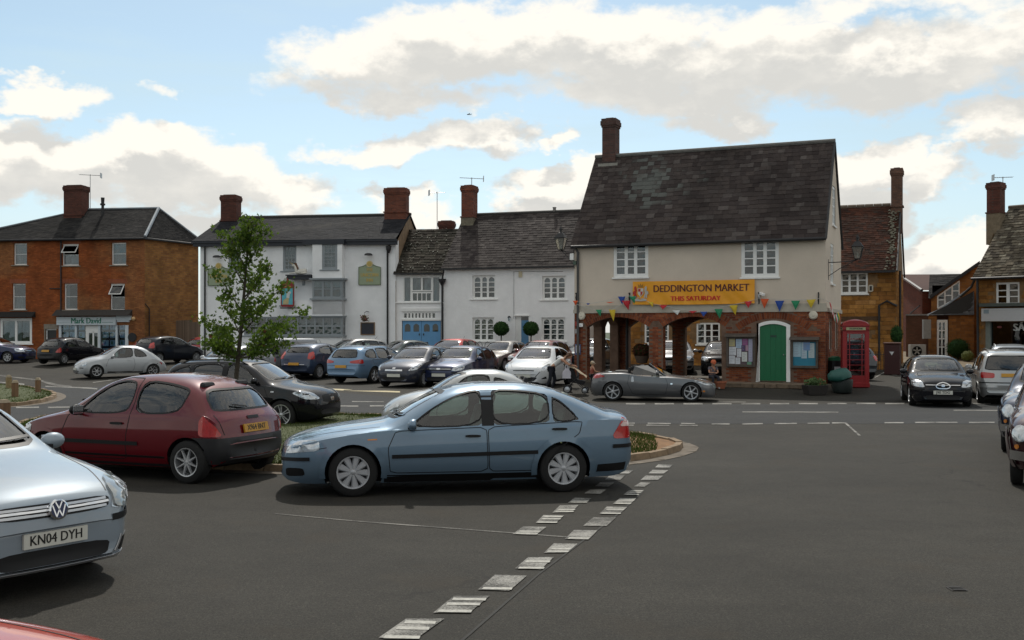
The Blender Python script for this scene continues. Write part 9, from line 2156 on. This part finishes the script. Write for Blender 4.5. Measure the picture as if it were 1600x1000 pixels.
# people and the pushchair
SKIN=mat('skin',(.42,.22,.14),.6,var=.05)
def hand(b_,wrist,d,up,s=1.):
 d=Vector(d).normalized();up=Vector(up).normalized();sd_=d.cross(up).normalized()
 M=Matrix((sd_,d,up)).transposed().to_4x4();M.translation=Vector(wrist)
 b_.box((-.036*s,0,-.014*s),(.036*s,.085*s,.014*s),M=M)
 for k,ln in enumerate((.062,.074,.070,.055)):
  x=(-.027+.018*k)*s;a=M@Vector((x,.08*s,0));c=M@Vector((x,(.08+ln*.55)*s,-.012*s));e=M@Vector((x,(.08+ln*.8)*s,-.042*s));b_.tube([a,c,e],[.0095*s,.009*s,.007*s],5)
 b_.tube([M@Vector((-.034*s,.02*s,0)),M@Vector((-.06*s,.05*s,-.01*s)),M@Vector((-.055*s,.08*s,-.03*s))],[.012*s,.010*s,.008*s],5)
def person(label,loc,rz,J,s,hair,top,legs_m,shoes,hat=None,bare_arms=True,hairlen=.0,child=False):
 t=thing('person',label,'person',loc,R(rz));V=lambda k:Vector(J[k])*s
 hd=1.12 if child else 1.
 names=['pelvis','belly','chest','neck','skull'];rad=[(.125,.095),(.115,.085),(.14,.095),(.052,.052),(.075,.085)]
 vs=[(V(n),(r[0]*s,r[1]*s))for n,r in zip(names,rad)];ed=[(0,1),(1,2),(2,3),(3,4)]
 vs.append((V('skull')+(V('skull')-V('neck')).normalized()*.10*s*hd,.07*s*hd));ed.append((4,5))
 for sd in 'lr':
  i=len(vs)
  for k,r in(('shoulder',.052),('elbow',.037),('wrist',.024)):vs.append((V(k+sd),r*s))
  ed+=[(2,i),(i,i+1),(i+1,i+2)]
  i=len(vs)
  for k,r in(('hip',.085),('knee',.055),('ankle',.036),('toe',.034)):vs.append((V(k+sd),r*s))
  ed+=[(0,i),(i,i+1),(i+1,i+2),(i+2,i+3)]
 skin_figure('body',vs,ed,SKIN,t)
 b=MB()
 for sd in 'lr':hand(b,V('wrist'+sd),V('wrist'+sd)-V('elbow'+sd),(0,0,1),s)
 b.build('hands',SKIN,t,sm=50)
 hc=V('skull')+(V('skull')-V('neck')).normalized()*.055*s;fd=Vector(J['face']).normalized();up=(V('skull')-V('neck')).normalized();up=(up-fd*up.dot(fd)).normalized();sdv=up.cross(fd)
 H=Matrix((fd,sdv,up)).transposed().to_4x4();H.translation=hc;k=s*hd
 b=MB();b.ball((0,0,0),(.098*k,.078*k,.118*k),16,11,M=H);b.ball((.10*k,0,-.015*k),(.018*k,.013*k,.022*k),6,5,M=H)
 for q in(-1,1):b.ball((0,q*.078*k,-.01*k),(.018*k,.010*k,.03*k),6,5,M=H)
 b.build('head',SKIN,t,sm=60)
 b=MB()
 for q in(-1,1):b.ball((.088*k,q*.033*k,.012*k),(.010*k,.013*k,.007*k),6,5,M=H)
 b.build('eyes',BM['iron'],t,sm=60)
 b=MB();b.ball((.088*k,0,-.055*k),(.010*k,.024*k,.006*k),6,5,M=H);b.build('mouth',mat('lips',(.32,.09,.07),.5),t,sm=60)
 b=MB();b.ball((-.022*k,0,.022*k),(.104*k,.092*k,.118*k),16,11,M=H)
 if hairlen:
  for q in range(9):a_=-1+q/4;b.tube([H@Vector((-.03*k,a_*.085*k,.04*k)),H@Vector((-.05*k,a_*.10*k,-.09*k)),H@Vector((-.02*k,a_*.09*k,-.09*k-hairlen*k))],[.035*k,.035*k,.012*k],6)
 b.build('hair',hair,t,sm=60)
 if hat:b=MB();b.lathe([(.108*k,.02*k),(.106*k,.07*k),(.07*k,.125*k),(.001,.14*k)],16,M=H@Matrix.Translation((-.01*k,0,0)));b.tube([H@Vector((.06*k,.06*k,.035*k)),H@Vector((.16*k,0,.02*k)),H@Vector((.06*k,-.06*k,.035*k))],.02*k,6);b.build('cap',hat,t,sm=50)
 cv=[(V(n),(r[0]*s*1.13,r[1]*s*1.16))for n,r in zip(names[:3],rad)];ce=[(0,1),(1,2)]
 cv.append((V('chest').lerp(V('neck'),.45),.075*s));ce.append((2,3))
 for sd in 'lr':
  i=len(cv);cv.append((V('shoulder'+sd),.066*s));ce.append((2,i))
  if not bare_arms:cv.append((V('shoulder'+sd).lerp(V('elbow'+sd),.6),.055*s));ce.append((i,i+1))
 skin_figure('top',cv,ce,top,t,root_i=1)
 lv_=[(V('pelvis'),(.132*s,.112*s))];le=[]
 for sd in 'lr':
  i=len(lv_)
  for kk,r in(('hip',.096),('knee',.066),('ankle',.050)):lv_.append((V(kk+sd),r*s))
  le+=[(0,i),(i,i+1),(i+1,i+2)]
 skin_figure('trousers',lv_,le,legs_m,t)
 for sd in 'lr':
  a,c=V('ankle'+sd),V('toe'+sd);b=MB();b.tube([a+Vector((0,0,-.02))-(c-a)*.35,a+Vector((0,0,-.02))*s,c],[.034*s,.048*s,.034*s],8);b.build('shoe',shoes,t,sm=60)
 return t
GZ=lambda x,y:gz(x,y)
wx,wy=P(866,518,36.3).x,36.3
J=dict(pelvis=(-.10,0,.90),belly=(.02,0,1.02),chest=(.24,0,1.17),neck=(.42,0,1.27),skull=(.50,0,1.31),face=(.75,0,-.65),shoulderl=(.30,.19,1.20),shoulderr=(.30,-.19,1.20),elbowl=(.50,.22,1.02),elbowr=(.50,-.20,1.02),wristl=(.70,.17,.98),wristr=(.70,-.17,.98),hipl=(-.10,.10,.86),hipr=(-.10,-.10,.86),kneel=(.02,.11,.48),kneer=(-.14,-.11,.47),anklel=(-.10,.11,.09),ankler=(-.34,-.11,.11),toel=(.07,.12,.03),toer=(-.18,-.12,.03))
person('woman in a white sleeveless top bending over a pushchair by the white car',(wx,wy,gz(wx,wy)),-8,J,.95,mat('brown_hair',(.10,.045,.02),.6,var=.2),mat('white_vest',(.58,.58,.56),.8,var=.06),mat('dark_jeans',(.012,.014,.022),.9),mat('black_shoe',(.01,.01,.01),.5),hairlen=.10)
def pushchair():
 x0,y0=P(897,518,36.2).x,36.2
 t=thing('pushchair','black pushchair with a beige blanket and a white carrier bag, pushed by the woman','pushchair',(x0,y0,gz(x0,y0)),R(-8))
 bl=BM['iron'];b=MB()
 for sy in(-.24,.24):b.tube([(-.30,sy,.95),(-.10,sy,.55),(.36,sy,.14)],.014,6);b.tube([(.16,sy,.62),(-.22,sy,.16)],.014,6)
 b.tube([(-.30,-.24,.95),(-.34,-.2,.99),(-.34,.2,.99),(-.30,.24,.95)],.017,6);b.build('frame',bl,t,sm=50)
 for px,py in((-.22,.14),(.38,.11)):
  for sy in(-.27,.27):
   b=MB();r_=.14 if px<0 else.11;b.lathe([(r_*.7,-.02),(r_,-.02),(r_,.02),(r_*.7,.02),(r_*.7,-.02)],16,M=Matrix.Translation((px,sy,r_))@Matrix.Rotation(R(90),4,'X'),cap=False);w_=b.build('wheel',bl,t,sm=40)
   b=MB();b.lathe([(r_*.7,0),(.001,.01)],8,M=Matrix.Translation((px,sy,r_))@Matrix.Rotation(R(90),4,'X'));b.build('hub',MATS['alloy_rim'],w_)
 b=MB();b.prism([(-.20,.40),(.34,.30),(.40,.42),(.10,.48),(-.02,.85),(-.14,.88)],-.21,.21);b.build('seat',mat('pram_black',(.012,.012,.014),.9),t,bevel=.02)
 b=MB();vs=[];n=8
 for i in range(n+1):
  a=R(200-105*i/n)
  for j in range(7):q=-1+j/3;vs.append((-.02+.34*math.cos(a)*(1-.05*q*q),.23*q,.68+.34*math.sin(a)*(1-.08*q*q)))
 b.add(vs,[(i*7+j,(i+1)*7+j,(i+1)*7+j+1,i*7+j+1)for i in range(n)for j in range(6)]);b.build('hood',MATS['pram_black'],t,sm=60)
 b=MB();vs=[]
 for i in range(9):
  for j in range(5):u,q=i/8,-1+j/2;vs.append((-.30+.74*u,.25*q,1.03-.45*u**1.3+.02*math.sin(i*2+j*1.7)-.04*q*q))
 b.add(vs,[(i*5+j,(i+1)*5+j,(i+1)*5+j+1,i*5+j+1)for i in range(8)for j in range(4)]);o=b.build('blanket',mat('beige_blanket',(.33,.27,.19),.95,var=.12),t,sm=60)
 bg=thing('carrier_bag','white plastic carrier bag hanging from the pushchair handle','bag',(x0-.27*1,y0-.30,gz(x0,y0)+.52),0)
 b=MB();b.prism([(-.16,0),(.16,.0),(.13,.22),(.05,.34),(-.05,.34),(-.12,.22)],-.05,.05);me=b.mesh('sack');bm=bmesh.new();bm.from_mesh(me);bmesh.ops.subdivide_edges(bm,edges=bm.edges,cuts=2,use_grid_fill=True)
 for v in bm.verts:v.co+=Vector((mnoise.noise(v.co*9),mnoise.noise(v.co*9+Vector((3,0,0))),0))*.03
 bm.to_mesh(me);bm.free();obj('sack',me,mat('white_plastic',(.58,.56,.62),.4,var=.1),bg,sm=50)
 b=MB();b.tube([(-.04,0,.33),(-.02,.06,.46),(.02,.06,.46),(.04,0,.33)],.008,5);b.build('handle',MATS['white_plastic'],bg)
pushchair()
cx,cy=P(925,518,36.6).x,36.6
JC=dict(pelvis=(0,0,.88),belly=(.01,0,1.0),chest=(.02,0,1.20),neck=(.02,0,1.36),skull=(.03,0,1.43),face=(1,.1,-.1),shoulderl=(.0,.17,1.28),shoulderr=(.0,-.17,1.28),elbowl=(.10,.22,1.06),elbowr=(.10,-.22,1.06),wristl=(.30,.16,1.05),wristr=(.30,-.16,1.05),hipl=(0,.09,.84),hipr=(0,-.09,.84),kneel=(.05,.10,.46),kneer=(-.02,-.10,.46),anklel=(.0,.10,.08),ankler=(-.08,-.10,.08),toel=(.16,.11,.03),toer=(.08,-.11,.03))
person('small child with pale sun hat and reddish top behind the tail of the roadster',(cx,cy,gz(cx,cy)),20,JC,.63,mat('fair_hair',(.32,.22,.12),.7),mat('brick_red_top',(.26,.07,.05),.9),mat('dark_shorts',(.02,.02,.03),.9),MATS['black_shoe'],hat=mat('sun_hat',(.38,.32,.24),.9),child=True)
cx,cy=P(1113,518,37.25).x,37.25
JS=dict(pelvis=(0,0,.56),belly=(.03,0,.68),chest=(.07,0,.86),neck=(.10,0,1.02),skull=(.12,0,1.09),face=(1,0,-.45),shoulderl=(.06,.17,.94),shoulderr=(.06,-.17,.94),elbowl=(.16,.21,.72),elbowr=(.16,-.21,.72),wristl=(.38,.06,.72),wristr=(.38,-.06,.72),hipl=(.03,.10,.54),hipr=(.03,-.10,.54),kneel=(.44,.13,.52),kneer=(.44,-.13,.52),anklel=(.40,.12,.09),ankler=(.40,-.12,.09),toel=(.56,.13,.03),toer=(.56,-.13,.03))
person('child in orange cap and grey shirt sitting on a crate before the arcade',(cx,cy,gz(cx,cy)),-80,JS,.78,MATS['brown_hair'],mat('grey_shirt',(.12,.11,.13),.9),mat('dark_shorts',(.02,.02,.03),.9),mat('white_trainer',(.4,.4,.4),.6),hat=mat('orange_cap',(.50,.12,.05),.8),bare_arms=False,child=True)
t=thing('low_crate','low dark crate the capped child sits on in front of the arcade','crate',(cx,cy,gz(cx,cy)),R(-80))
b=MB()
for z_ in(.02,.13,.24):b.box((-.17,-.18,z_),(.17,-.16,z_+.09));b.box((-.17,.16,z_),(.17,.18,z_+.09));b.box((.15,-.16,z_),(.17,.16,z_+.09));b.box((-.17,-.16,z_),(-.15,.16,z_+.09))
b.build('sides',wdm,t);b=MB();b.box((-.18,-.19,.33),(.18,.19,.35));b.build('lid',wdm,t)
